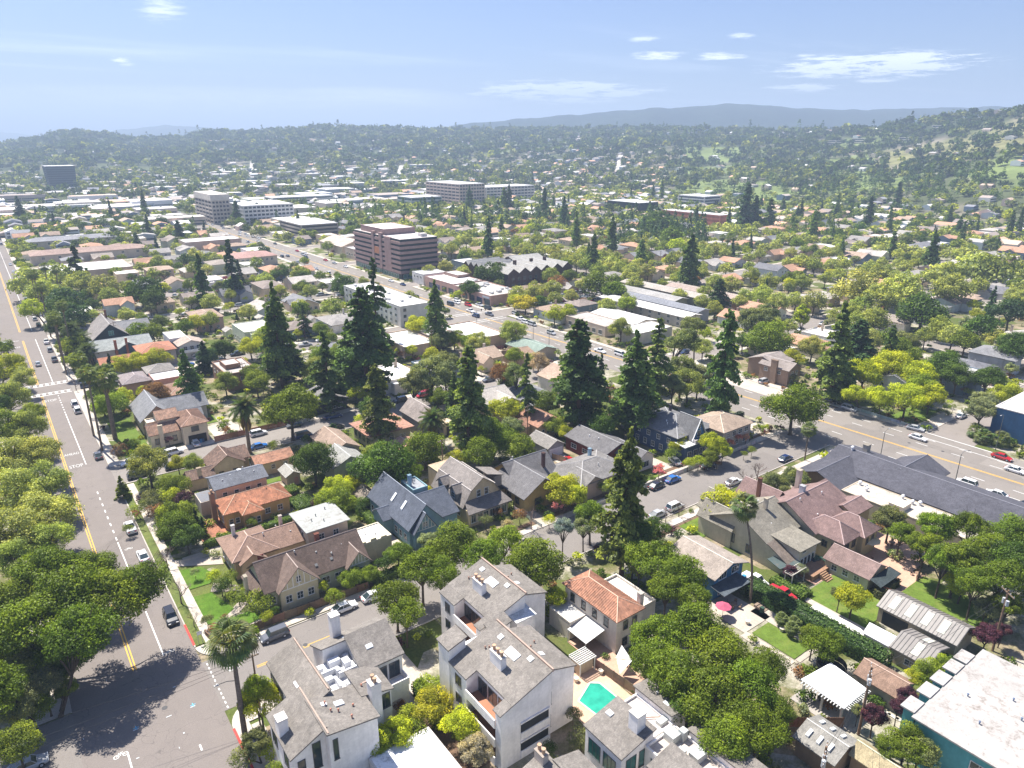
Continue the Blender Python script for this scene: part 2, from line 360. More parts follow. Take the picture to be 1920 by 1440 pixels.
RY_R = [(66.5, 78.5), (163, 173), (262, 273.3), (350, 360), (440, 450), (530, 540), (620, 630), (715, 725)]
AV = [(-2.4, -60, 15.3, 1500)]
b = MB()
ys = [-40, 110, 150, 205, 300, 420, 700, 1000, 1500]
for y0, y1 in zip(ys, ys[1:]): b.poly([(nk(y0), y0, .012), (fk(y0), y0, .012), (fk(y1), y1, .012), (nk(y1), y1, .012)])
b.obj('road', 'asphalt', col=(1.18, 1.15, 1.12), kind='structure')
sheet('road', AV, 'asphalt', .016, (1.05, 1, 1))
sheet('road', [(15.3, a, nk((a+c)/2), c) for a, c in ROADY[1:]], 'asphalt', .02, (1.25, 1.22, 1.2))
sheet('road', [(15.3, ROADY[0][0], 174.3, ROADY[0][1]), (-70, 90.2, -2.4, 102.7)], 'asphalt', .02, (1.1, 1.08, 1.08))
sheet('road', [(fk((a+c)/2), a, 900, c) for a, c in RY_R], 'asphalt', .02, (1.25, 1.2, 1.18))
sheet('road', [(x-5, 78.5, x+5, 900) for x in RX_R], 'asphalt', .024, (1.25, 1.2, 1.18))
# corner fillets of the first crossing and sidewalk bands: blocks are raised slabs of concrete with a kerb face
def kerbband(x0, y0, x1, y1, w=1.7, skip=''):
    """pavement ring inside a block"""
    b = MB(); t = .13
    if 'W' not in skip: b.box(x0, y0, 0, x0+w, y1, t)
    if 'E' not in skip: b.box(x1-w, y0, 0, x1, y1, t)
    if 'S' not in skip: b.box(x0+w, y0, 0, x1-w, y0+w, t-.002)
    if 'N' not in skip: b.box(x0+w, y1-w, 0, x1-w, y1, t-.002)
    return b.obj('pavement', 'concrete', col=(.50, .45, .39), kind='structure')
for (a, c), (d, e) in zip(ROADY[1:], ROADY[2:]): kerbband(15.3, c, nk((c+d)/2)-.05, d, 2.6)
xs = RX_R
for (a, c), (d, e) in zip(RY_R, RY_R[1:]):
    kerbband(fk((c+d)/2)+.1, c, 295, d, 2.2)
    for xa, xb in zip(xs, xs[1:]): kerbband(xa+5, c, xb-5, d, 2)
# near blocks: kerb strip, verge, pavement slabs one by one
pv_ = MB()
pv_.box(15.3, 107, 0, 15.5, 178.6, .14); pv_.box(19, 102.7, 0, 173.8, 102.9, .14); pv_.box(19.5, 90.0, 0, 174, 90.2, .14); pv_.box(15.3, 40, 0, 15.5, 86, .14)
pv_.box(19.5, 178.4, 0, 168, 178.6, .14); pv_.box(-2.6, 103, 0, -2.4, 262, .14); pv_.box(15.3, 195, 0, 15.5, 262, .14)
for cxk, cyk, a0, R in ((19.4, 106.8, pi, 4.1), (19.5, 86.0, pi/2, 4.2)):
    prev = None
    for i in range(9):
        t = a0+i/8*pi/2; p = (cxk+R*cos(t), cyk+R*sin(t)); q = (cxk+(R-.2)*cos(t), cyk+(R-.2)*sin(t))
        if prev:
            for A_, B_, z_ in (((prev[0], p), (q, prev[1]), .14),):
                pv_.poly([(*prev[0], .14), (*p, .14), (*q, .14), (*prev[1], .14)]); pv_.poly([(*prev[0], 0), (*p, 0), (*p, .14), (*prev[0], .14)])
        prev = (p, q)
pv_.obj('kerb', 'concrete', col=(.46, .42, .38), kind='structure')
cor = MB()
for cxk, cyk, a0, R in ((19.4, 106.8, pi, 3.9), (19.5, 86.0, pi/2, 4.0)):
    pts = [(cxk+R*cos(a0+i/10*pi/2), cyk+R*sin(a0+i/10*pi/2), .125) for i in range(11)]
    cor.poly(pts+[(cxk, cyk, .125)])
cor.obj('pavement', 'concrete', col=(.52, .47, .41), kind='structure')
walk = OB('pavement', MB().mesh('pavement', 'concrete'), kind='structure')
slab = MB(); slab.box(-.74, -.74, 0, .74, .74, .12); slabm = slab.mesh('slab', 'concrete')
def slabs(x0, y0, dx, dy, n, w=1):
    for i in range(n):
        s_ = random.uniform(.9, 1.06); OB('slab', slabm, walk, (.52*s_, .465*s_, .40*s_), (x0+dx*i, y0+dy*i, random.uniform(-.008, .01)))
slabs(17.8, 107.6, 0, 1.5, 47); slabs(20.3, 104, 1.5, 0, 17); slabs(18.3, 84.5, 0, -1.5, 14); slabs(20.2, 88.9, 1.5, 0, 5)
sheet('verge', [(15.5, 107.2, 17.0, 178), (15.5, 58, 17.4, 64)], 'grass', .10, (.12, .15, .045))
sheet('pavement', [(19.5, 86.1, 40, 89.9), (15.5, 45, 17.5, 86), (17.0, 178, 19.4, 178.4), (46, 102.9, 173, 104.4), (100, 86.6, 172, 88.4)], 'concrete', .11, (.50, .45, .40))
sheet('pavement', [(-6, 107, -2.6, 262), (15.5, 193, 17.2, 262)], 'concrete', .09, (.46, .42, .37))
sheet('pavement', [(-7, 103, -2.6, 107)], 'concrete', .094, (.46, .42, .37))
rk = MB(); rk.box(14.9+.32, 107.5, .143, 15.55, 114, .15); rk.box(15.22, 76.5, .143, 15.55, 86, .15); rk.obj('kerb_paint', 'road paint', col=(.6, .06, .05), kind='structure')
# markings
Z3 = .032
wh = (.74, .74, .72); ye = (.72, .42, .07)
def dash(x, y0, y1, L, gap, w=.12): return [(x-w, a, x+w, min(y1, a+L)) for a in np.arange(y0, y1, L+gap)]
yl = [(6.2, 107, 6.38, 262), (6.62, 107, 6.8, 262), (6.2, 276, 6.38, 345), (6.62, 276, 6.8, 345), (6.2, 362, 6.38, 700), (6.62, 362, 6.8, 700), (6.2, 40, 6.38, 84), (6.62, 40, 6.8, 84)]
yl += [(22, 96.3, 36, 96.45), (22, 96.65, 36, 96.8)]
sheet('lane_marking', yl, 'road paint', Z3, ye)
wl = [(10.75, 108, 10.95, 122), (10.75, 134, 10.95, 150), (10.75, 196, 10.95, 240), (10.75, 276, 10.95, 345), (10.75, 362, 10.95, 700)]
wl += dash(10.85, 60, 86, 2.2, 4.0)+dash(10.85, 151, 178, 1.4, 2.2)+dash(10.85, 241, 260, 1.0, 1.6)
wl += [(10.75, 44, 10.95, 58), (2.6, 70, 2.8, 90.5)]
wl += dash(15.9, 90.5, 102, .5, .6, .1)
sheet('lane_marking', wl, 'road paint', Z3, wh)
zb = [(-2, 262, 15, 262.3), (-2, 264.7, 15, 265), (-2, 273.3, 15, 273.6), (-2, 276, 15, 276.3)]
for i in range(10): zb += [(-1.6+i*1.7, 262.5, -.8+i*1.7, 264.5), (-1.6+i*1.7, 273.8, -.8+i*1.7, 275.8)]
sheet('crosswalk_marking', zb, 'road paint', Z3, (.78, .77, .74))
b = MB(); b2 = MB()
for y0 in list(np.arange(30, 262, 6))+list(np.arange(276, 1000, 8)):
    y1 = y0+(6 if y0 < 262 else 8)
    for o in (-.35, .12): b.poly([(cen(y0)+o, y0, Z3), (cen(y0)+o+.22, y0, Z3), (cen(y1)+o+.22, y1, Z3), (cen(y1)+o, y1, Z3)])
for y0 in np.arange(20, 600, 9.):
    for fr in (-.66, -.36, .36, .66):
        w_ = (cen(y0)-nk(y0)) if fr < 0 else (fk(y0)-cen(y0)); x = cen(y0)+fr*w_
        if abs(fr) < .5 or y0 < 240: b2.box(x-.09, y0, Z3-.01, x+.09, y0+3, Z3)
b.obj('lane_marking', 'road paint', col=ye, kind='structure')
for y0 in (259.5, 275): b2.box(171.5, y0, Z3-.01, 189.5, y0+.4, Z3); b2.box(171.5, y0+2.6, Z3-.01, 189.5, y0+3, Z3)
b2.box(199.5, 50, Z3-.01, 199.7, 78, Z3); b2.box(203.6, 62, Z3-.01, 203.9, 82, Z3)
b2.obj('lane_marking', 'road paint', col=wh, kind='structure')
def roadtext(txt, x, y, size, rz=0, stretch=2.2):
    cu = bpy.data.curves.new('t', 'FONT'); cu.body = txt; cu.size = size; cu.align_x = 'CENTER'
    to = bpy.data.objects.new('t', cu); m = bpy.data.meshes.new_from_object(to); bpy.data.objects.remove(to)
    m.materials.clear(); m.materials.append(MATS['road paint']); return OB('road_lettering', m, None, (.55, .55, .54), (x, y, Z3), rz, 'structure', (1, stretch, 1))
roadtext('STOP', 8.4, 255, 1.4); roadtext('STOP', 8.7, 195.4, 1.3); roadtext('AHEAD', 8.7, 204.6, 1.05); roadtext('STOP', 3.4, 336, 1.4, pi); roadtext('AHEAD', 3.4, 347, 1.1, pi)
roadtext('STOP', 19.8, 99.5, 1.3, pi/2, 1.8)
def bike(x, y, s=1, rz=0):
    b = MB()
    def ring(cx_, cy_, r):
        P = [(cx_+r*cos(t*pi/6), cy_+r*sin(t*pi/6)) for t in range(12)]; Q = [(cx_+.75*r*cos(t*pi/6), cy_+.75*r*sin(t*pi/6)) for t in range(12)]
        for i in range(12): j = (i+1) % 12; b.poly([(*P[i], 0), (*P[j], 0), (*Q[j], 0), (*Q[i], 0)])
    ring(-.5*s, 0, .33*s); ring(.5*s, 0, .33*s)
    def bar(p, q, w=.05):
        d = Vector((q[0]-p[0], q[1]-p[1])); n = Vector((-d.y, d.x)).normalized()*w*s
        b.poly([(p[0]*s-n.x, p[1]*s-n.y, .001), (q[0]*s-n.x, q[1]*s-n.y, .001), (q[0]*s+n.x, q[1]*s+n.y, .001), (p[0]*s+n.x, p[1]*s+n.y, .001)])
    bar((-.5, 0), (-.1, .45)); bar((-.1, .45), (.5, 0)); bar((-.1, .45), (.3, .5)); bar((0, 0), (-.2, .55))
    b.obj('bike_lane_symbol', 'road paint', col=wh, loc=(x, y, Z3+.001), rz=rz, kind='structure')
bike(1.9, 90.4, 1.1); bike(11.8, 108.4, .9); bike(9.6, 65, 1); bike(12.2, 146, .9)
# blue and white utility survey marks sprayed on the crossing
sm = MB()
for px, py, w, h in ((200,1215,70,8),(950,1150,60,6),(1085,1095,55,6),(765,1225,60,6),(980,985,30,8),(600,950,6,40),(1035,1245,16,30),(1010,1330,6,60),(775,1385,30,6),(470,1280,8,50)):
    x, y = gf('a', px, py); sm.box(x-w*.006, y-.05, Z3-.01, x+w*.006, y+h*.004+.05, Z3+.002)
sm.obj('survey_mark', 'road paint', col=(.62, .68, .72), kind='structure')
sm = MB()
for px, py in ((1085,1085),(765,1215)):
    x, y = gf('a', px, py); sm.box(x-.35, y-.06, Z3-.01, x+.35, y+.06, Z3+.003); sm.box(x-.06, y-.4, Z3-.01, x+.06, y+.4, Z3+.004)
sm.obj('survey_mark', 'road paint', col=(.12, .42, .62), kind='structure')
for x, y in ((198, 88), (194, 70), (192.5, 78), (200, 66), (8.5, 96), (30, 97), (60, 96), (185, 150), (180, 212)):
    mh = MB(); mh.tube((0, 0, .028), (0, 0, .036), .4, .4, 12); mh.obj('manhole_cover', 'plain', col=(.07, .07, .075), loc=(x, y, 0), kind='structure')

# ------------------------------------------------------------------ vegetation meshes (unit sizes)
def unit(v): return v/np.maximum(np.linalg.norm(v, axis=1, keepdims=True), 1e-6)
def rdir(n, rng): return unit(rng.normal(size=(n, 3)))
def leaves(P, Nn, S, rng, asp=1.0):
    """one bent-looking rhombus leaf clump per point"""
    n = len(P); r = rdir(n, rng); a = unit(np.cross(Nn, r)); b_ = np.cross(Nn, a); S = S[:, None]
    w = rng.uniform(.55, 1.0, (n, 1))*asp
    V = np.stack([P-a*S, P-b_*S*w+Nn*S*.22, P+a*S, P+b_*S*w+Nn*S*.22], 1)
    return V.reshape(-1, 3)
def quadF(n): return np.arange(n*4).reshape(n, 4)
def crown_pts(kind, seed, n):
    rng = np.random.default_rng(seed)
    prm = {'oak': (44, .31, .80, (.80, 1.06), .028), 'plane': (60, .26, .86, (.6, 1.12), .027), 'round': (28, .34, .82, (.85, 1.04), .028), 'open': (34, .27, .72, (.6, 1.1), .029), 'tall': (44, .26, 1.35, (.6, 1.08), .036), 'bush': (16, .42, .8, (.8, 1.05), .05), 'topiary': (1, 1., .85, (.96, 1.02), .05)}[kind]
    K, lr, zf, rr, s = prm
    L = rdir(K, rng); L[:, 2] = np.abs(L[:, 2])*1.35-.62; L = unit(L)
    rad = rng.uniform(.42, .80, (K, 1)); rad[K//2:] = rng.uniform(.62, .82, (K-K//2, 1))
    if kind == 'topiary': L[:] = 0
    cen_ = L*rad*np.array([1, 1, zf]); rl = lr*rng.uniform(.7, 1.25, K)
    if kind == 'tall': cen_[:, :2] *= np.clip(1.15-np.abs(cen_[:, 2:3])/1.3, .3, 1)*.9
    pr = rl**2; k = rng.choice(K, n, p=pr/pr.sum()); d = rdir(n, rng)
    fl = rng.random(n) < .75; d[:, 2] = np.where(fl, np.abs(d[:, 2])*1.0-.15, d[:, 2]); d = unit(d)
    rad2 = rl[k][:, None]*rng.uniform(*rr, (n, 1)); lump = 1+.22*np.sin(d[:, 0:1]*7+k[:, None])*np.cos(d[:, 1:2]*8+k[:, None]*2)+.1*np.sin(d[:, 2:3]*15+k[:, None])
    P = cen_[k]+d*rad2*lump*np.array([1, 1, .82])
    Nn = unit(d*.75+rdir(n, rng)*.65+np.array([0, 0, .35]))
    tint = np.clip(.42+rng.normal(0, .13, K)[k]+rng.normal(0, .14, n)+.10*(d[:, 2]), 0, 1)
    return P, Nn, rng.uniform(.6, 1.35, n)*s, tint, cen_, rng
CRN = {}
def crown(kind, seed, n, smul=1.0):
    key = (kind, seed, n)
    if key not in CRN:
        P, Nn, S, T, cen_, rng = crown_pts(kind, seed, n); S = S*smul
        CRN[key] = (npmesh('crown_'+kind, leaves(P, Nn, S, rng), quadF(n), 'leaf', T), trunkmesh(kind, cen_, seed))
    return CRN[key]
def trunkmesh(kind, cen_, seed, tz=-1.25):
    """crown centre is the origin; trunk reaches down to tz"""
    rng = random.Random(seed); b = MB(); r = .055
    fork = -.62 if kind not in ('tall',) else -.9
    p0 = (0, 0, tz); p1 = (rng.uniform(-.04, .04), rng.uniform(-.04, .04), fork)
    b.tube((0, 0, tz), (0, 0, tz+.06), r*1.6, r*1.1, 7, False); b.tube((0, 0, tz+.05), p1, r*1.1, r*.85, 7, False)
    if kind in ('bush', 'topiary'): return b.mesh('trunk', 'bark', True)
    for c in list(cen_)[::3][:12]:
        m_ = (p1[0]+(c[0]-p1[0])*.5, p1[1]+(c[1]-p1[1])*.5, p1[2]+(c[2]-p1[2])*.62)
        b.tube(p1, m_, r*.55, r*.33, 5, False); b.tube(m_, tuple(c), r*.33, r*.08, 4, False)
    return b.mesh('trunk', 'bark', True)
def conifer(kind, seed, n):
    key = (kind, seed, n)
    if key in CRN: return CRN[key]
    rng = np.random.default_rng(seed); nb = {'redwood': 190, 'fir': 130, 'sparse': 85}[kind]
    t = np.sort(rng.uniform(.10, .985, nb)); az = rng.uniform(0, 2*pi, nb)
    L = {'redwood': np.minimum(1, ((1-t)*(1.5+.25*(seed%3)))**(.55+.14*(seed%4))+.05)*(.80+.20*np.sin(t*23+seed)*np.sin(t*9+seed*2)), 'fir': (1-t)**.85+.03, 'sparse': np.minimum(1, (1-t)*1.9+.08)*rng.uniform(.4, 1, nb)}[kind]*rng.uniform(.58, 1.16, nb)
    if kind == 'redwood': L *= np.clip((t-.04)/.16, .45, 1)
    w = L+.12; k = rng.choice(nb, n, p=w/w.sum()); f = rng.random(n)**.62
    hz_ = .17; ang = az[k]+rng.normal(0, .20, n)*(1.1-.5*f)
    rr = L[k]*f*(1+rng.normal(0, .05, n)); z = t[k]+.028*f-.075*f*f*L[k]*1.3+rng.normal(0, .006, n)
    P = np.stack([rr*cos_(ang), rr*sin_(ang), z], 1)
    Nn = unit(np.stack([cos_(ang)*.35, sin_(ang)*.35, np.full(n, .8)], 1)+rdir(n, rng)*.75)
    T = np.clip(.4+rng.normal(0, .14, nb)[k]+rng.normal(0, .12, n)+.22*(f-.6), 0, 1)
    S = rng.uniform(.6, 1.3, n)*(.050 if n > 5000 else (.085 if n > 1500 else .13))
    # unit frame is radius 1 wide and height 1 tall: leaves are built after scaling by a nominal 1:4 shape
    P2 = P*np.array([1, 1, 4.]); V = leaves(P2, Nn, S*1.15, rng)/np.array([1, 1, 4.])
    b = MB(); b.tube((0, 0, 0), (0, 0, .35), .085, .06, 8, False); b.tube((0, 0, .35), (0, 0, .97), .06, .008, 6, False)
    for i in range(0, nb, 3): b.tube((0, 0, t[i]), (L[i]*.8*cos(az[i]), L[i]*.8*sin(az[i]), t[i]-.02*L[i]), .018, .004, 3, False)
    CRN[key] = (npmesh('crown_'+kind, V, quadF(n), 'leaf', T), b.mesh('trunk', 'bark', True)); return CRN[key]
cos_, sin_ = np.cos, np.sin
def bare(seed, petals=0):
    key = ('bare', seed, petals)
    if key in CRN: return CRN[key]
    rng = random.Random(seed); b = MB(); tips = []
    def br(p, d, L, r, dep):
        q = tuple(p[i]+d[i]*L for i in range(3)); b.tube(p, q, r, r*.66, 5 if dep > 3 else 3, False)
        if dep == 0: tips.append(q); return
        if dep < 3: tips.append(q)
        for _ in range(3 if dep > 2 else 2):
            e = [d[i]*.9+rng.uniform(-.62, .62) for i in range(3)]; e[2] += .16; n_ = sqrt(sum(c*c for c in e)); br(q, [c/n_ for c in e], L*rng.uniform(.62, .82), r*.6, dep-1)
    br((0, 0, 0), (0, 0, 1), .34, .03, 6); tm = b.mesh('trunk', 'bark')
    cm = None
    if petals:
        g_ = np.random.default_rng(seed); T = np.array(tips); k = g_.integers(0, len(T), petals); P = T[k]+g_.normal(0, .035, (petals, 3))
        cm = npmesh('blossom', leaves(P, rdir(petals, g_), g_.uniform(.02, .04, petals), g_), quadF(petals), 'petal', g_.uniform(.2, .9, petals))
    CRN[key] = (cm, tm); return CRN[key]
# palms
def frond_fan():
    V = []; F = []; b = MB()
    for i in range(13):
        a = RD(-78+13*i); L = 1.0-.12*abs(i-6)/6; w = .055
        c = (.75+L*.55*cos(a)*.9, L*.55*sin(a), .05); tip = (.75+L*.95*cos(a)*.75, L*.85*sin(a), -.22)
        nx, ny = -sin(a)*w, cos(a)*w
        b.poly([(.72, 0, .06), (c[0]-nx, c[1]-ny, c[2]), tip, (c[0]+nx, c[1]+ny, c[2]+.02)])
    b.poly([(0, -.03, 0), (.74, -.015, .07), (.74, .015, .07), (0, .03, 0)]); return b
def frond_feather():
    b = MB(); n = 15; pr = (0, 0, 0)
    for i in range(n):
        s = (i+1)/n; x = s*.93; z = .55*s-.78*s*s; q = (x, 0, z)
        b.poly([(pr[0], -.016, pr[2]), (q[0], -.012, q[2]), (q[0], .012, q[2]), (pr[0], .016, pr[2])])
        l = .26*sin(pi*min(1, .12+s*.86)); 
        for sg in (-1, 1):
            b.poly([(pr[0], 0, pr[2]), (x+.10, sg*l, z-.06), (q[0], 0, q[2])]); b.poly([(pr[0]+.02, 0, pr[2]+.01), (x+.12, sg*l*.8, z+.05), (q[0]+.01, 0, q[2]+.01)])
        pr = q
    return b
FRF = frond_fan().mesh('frond', 'leaf'); FRD = frond_feather().mesh('frond', 'leaf')
for m in (FRF, FRD): m.attributes.new('tint', 'FLOAT', 'FACE').data.foreach_set('value', RNG.uniform(.3, .75, len(m.polygons)).astype(np.float32))
def allfr(mesh, n, lo, hi, seed):
    rng = np.random.default_rng(seed); v = np.empty(len(mesh.vertices)*3); mesh.vertices.foreach_get('co', v); v = v.reshape(-1, 3); V = []; F = []; T = []
    polys = [list(p.vertices) for p in mesh.polygons]; o = 0
    for i in range(n):
        a = i*2.4; e = RD(hi+(lo-hi)*(i/n)**.8)+rng.normal(0, .08); R = np.array([[cos(e), 0, -sin(e)], [0, 1, 0], [sin(e), 0, cos(e)]]); A = np.array([[cos(a), -sin(a), 0], [sin(a), cos(a), 0], [0, 0, 1]])
        V += list((v*rng.uniform(.85, 1.1))@R.T@A.T); F += [tuple(o+k for k in p) for p in polys]; o += len(v); T += list(rng.uniform(.25, .8, len(polys)))
    m = bpy.data.meshes.new('crown_palm'); m.from_pydata([tuple(q) for q in V], [], F); m.materials.append(MATS['leaf']); m.attributes.new('tint', 'FLOAT', 'FACE').data.foreach_set('value', np.array(T, np.float32)); return m
PALMC = {'fan': allfr(FRF, 34, -50, 80, 1), 'date': allfr(FRD, 60, -35, 85, 2)}
def skirt():
    b = MB()
    for i in range(60):
        a = i*2.4; r = random.uniform(.18, .34); z = -random.uniform(.1, 1.2); b.poly([(r*.5*cos(a), r*.5*sin(a), z+.3), (r*1.4*cos(a+.25), r*1.4*sin(a+.25), z-.2), (r*.9*cos(a), r*.9*sin(a), z-.75)])
    m = b.mesh('dead_frond_skirt', 'leaf'); m.attributes.new('tint', 'FLOAT', 'FACE').data.foreach_set('value', RNG.uniform(.2, .8, len(m.polygons)).astype(np.float32)); return m
SKIRT = skirt()
TODO = []          # things still to be labelled: (object, description, category, group)
BARK = (.11, .085, .065)
def tree(kind, x, y, r, h=None, zc=None, col=(.05, .08, .02), name='broadleaf_tree', desc='tree', group='broadleaf trees', lod=0, z0=0., seed=None, cat='tree', trunkcol=None):
    """r crown radius; zc height of the crown centre (round kinds) or h full height (conifers)"""
    seed = random.randint(0, (5 if kind in ('redwood', 'fir', 'sparse') else 4) if lod == 0 else 3) if seed is None else seed
    fx = x
    if kind not in ('redwood', 'fir', 'sparse'):
        for (xa, xb) in ((-3.4, 16.2), (nk(y)-1, fk(y)+1)):
            if xa < x < xb and y > 30: fx = xa-.4 if x-xa < (xb-x)*3+2 else xb+.4
    root = THING(name, (fx, y, z0), '', cat, group); TODO.append([root, desc, cat, group]); rz_ = random.uniform(0, 6.28); dx = x-fx
    if kind in ('redwood', 'fir', 'sparse'):
        root.rotation_euler = (random.uniform(-.03, .03), random.uniform(-.03, .03), 0)
        cm, tm = conifer(kind, 10+seed, {0: 16000, 1: 4500, 2: 1300}[lod]); s = (r, r, h); loc = (0, 0, 0)
        OB('trunk', tm, root, trunkcol or (.13, .07, .05), rz=rz_, sc_=s); OB('crown', cm, root, col, rz=rz_, sc_=s); return root
    zc = zc or r*.95+1.2
    cm, tm = crown(kind, 20+seed, {0: 16000, 1: 4200, 2: 1300}[lod] if kind not in ('bush', 'topiary') else {0: 2200, 1: 700, 2: 300}[lod], {0: 1., 1: 1.75, 2: 2.8}[lod] if kind not in ('bush', 'topiary') else {0: 1, 1: 1.5, 2: 2.2}[lod])
    to_ = OB('trunk', tm, root, trunkcol or BARK, (dx, 0, zc), rz=0 if dx else rz_, sc_=(r, r, hypot(zc, dx)/1.25))
    if dx: to_.rotation_euler = (0, atan2(dx, zc), 0)
    OB('crown', cm, root, col, (dx, 0, zc), rz=rz_, sc_=(r, r, r)); return root
def baretree(x, y, h, petal=None, desc='bare street tree', col=(.20, .15, .13), group='bare street trees'):
    cm, tm = bare(random.randint(1, 3), 1500 if petal else 0)
    root = THING('street_tree' if not petal else 'blossom_tree', (x, y, 0), '', 'tree', group, random.uniform(0, 6)); TODO.append([root, desc, 'tree', group])
    s = (h*.75, h*.75, h*.62); OB('trunk', tm, root, col, sc_=s)
    if petal: OB('blossom', cm, root, petal, sc_=s)
    return root
def palm(kind, x, y, h, r, near=True, desc='fan palm', tr=.28, lean=(0, 0), skirted=True):
    root = THING('palm_tree', (x, y, 0), '', 'palm', 'palm trees'); TODO.append([root, desc, 'palm', 'palm trees'])
    b = MB(); n = 8
    for i in range(n):
        f0, f1 = i/n, (i+1)/n; b.tube((lean[0]*f0**2, lean[1]*f0**2, h*f0), (lean[0]*f1**2, lean[1]*f1**2, h*f1), tr*(1.25-.45*f0), tr*(1.25-.45*f1), 9, False)
    b.obj('trunk', 'bark', root, (.22, .17, .13), smooth=True); top = (lean[0], lean[1], h)
    gc = (.10, .13, .05) if kind == 'date' else (.14, .17, .06)
    if near:
        n = 34 if kind == 'fan' else 52
        for i in range(n):
            a = i*2.4; e = RD(82+((-48 if kind == 'fan' else -30)-82)*(i/n)**.85); o = OB('frond', FRF if kind == 'fan' else FRD, root, [c*random.uniform(.8, 1.2) for c in gc], top, sc_=[r*random.uniform(.88, 1.1)]*3)
            o.rotation_euler = (0, -e, a)
    else: OB('crown', PALMC[kind], root, gc, top, sc_=(r, r, r))
    if skirted: OB('dead_frond_skirt', SKIRT, root, (.24, .17, .09), (top[0], top[1], h+.1), sc_=(r*.75, r*.75, r*.8))
    return root
def hedge(x0, y0, x1, y1, h, col=(.075, .13, .025), desc='clipped green hedge', z=0.):
    cx_, cy_ = (x0+x1)/2, (y0+y1)/2; b = MB(); n = int(((x1-x0)+(y1-y0))*2*h*26+(x1-x0)*(y1-y0)*40); n = min(n, 9000)
    rng = np.random.default_rng(int(abs(cx_*7+cy_))); w, d = (x1-x0)/2, (y1-y0)/2
    fa = np.array([w*h, w*h, d*h, d*h, w*d*2.4]); k = rng.choice(5, n, p=fa/fa.sum()); u = rng.uniform(-1, 1, n); v = rng.uniform(0, 1, n); t = rng.uniform(-1, 1, n)
    P = np.zeros((n, 3)); Nn = np.zeros((n, 3)); wob = .10*np.sin(u*9)+rng.normal(0, .05, n)
    for i, (nx, ny) in enumerate(((0, -1), (0, 1), (-1, 0), (1, 0))):
        q = k == i; P[q] = np.stack([np.where(nx == 0, u[q]*w, nx*(w+wob[q])), np.where(ny == 0, u[q]*d, ny*(d+wob[q])), v[q]*h], 1); Nn[q] = (nx, ny, .2)
    q = k == 4; P[q] = np.stack([u[q]*w, t[q]*d, h+wob[q]], 1); Nn[q] = (0, 0, 1)
    V = leaves(P, unit(Nn+rdir(n, rng)*.6), rng.uniform(.09, .2, n), rng); m = .93
    bx = np.array([(-w*m,-d*m,0),(w*m,-d*m,0),(w*m,d*m,0),(-w*m,d*m,0),(-w*m,-d*m,h*.96),(w*m,-d*m,h*.96),(w*m,d*m,h*.96),(-w*m,d*m,h*.96)])
    F = np.vstack([quadF(n), np.array([(4,5,6,7),(0,1,5,4),(1,2,6,5),(2,3,7,6),(3,0,4,7)])+4*n]); V = np.vstack([V, bx])
    o = OB('hedge', npmesh('hedge', V, F, 'leaf', np.concatenate([np.clip(.45+rng.normal(0, .16, n), 0, 1), np.full(5, .1)])), None, col, (cx_, cy_, z)); o['category'] = 'hedge'; TODO.append([o, desc, 'hedge', None]); return o

# ------------------------------------------------------------------ buildings
WINM = {}
def winmesh(w, h, style):
    key = (round(w, 1), round(h, 1), style)
    if key not in WINM:
        w, h = key[0], key[1]; f = MB(); t = .09; d = .07
        f.box(-w/2-t, -d, 0-t, w/2+t, 0, 0); f.box(-w/2-t, -d, h, w/2+t, 0, h+t); f.box(-w/2-t, -d, 0, -w/2, 0, h); f.box(w/2, -d, 0, w/2+t, 0, h)
        f.box(-w/2-t-.05, -d-.06, -t-.05, w/2+t+.05, -.001, -t-.001)
        if style == 1: f.box(-w/2, -d+.02, h*.48, w/2, -.004, h*.52)
        nm = int(w/1.0)
        for i in range(1, nm+1): x = -w/2+w*i/(nm+1); f.box(x-.03, -d+.015, 0, x+.03, -.006, h)
        p = MB(); p.box(-w/2, -.025, 0, w/2, -.002, h)
        WINM[key] = (f.mesh('window', 'painted wood'), p.mesh('window_pane', 'window glass'))
    return WINM[key]
FACE = {'-y': (0, (0, -1)), '+x': (pi/2, (1, 0)), '+y': (pi, (0, 1)), '-x': (-pi/2, (-1, 0))}
OCC = []      # footprints already taken
def occ(x0, y0, x1, y1): OCC.append((x0, y0, x1, y1))
def free(x0, y0, x1, y1): return not any(x0 < c and x1 > a and y0 < d and y1 > b for a, b, c, d in OCC)
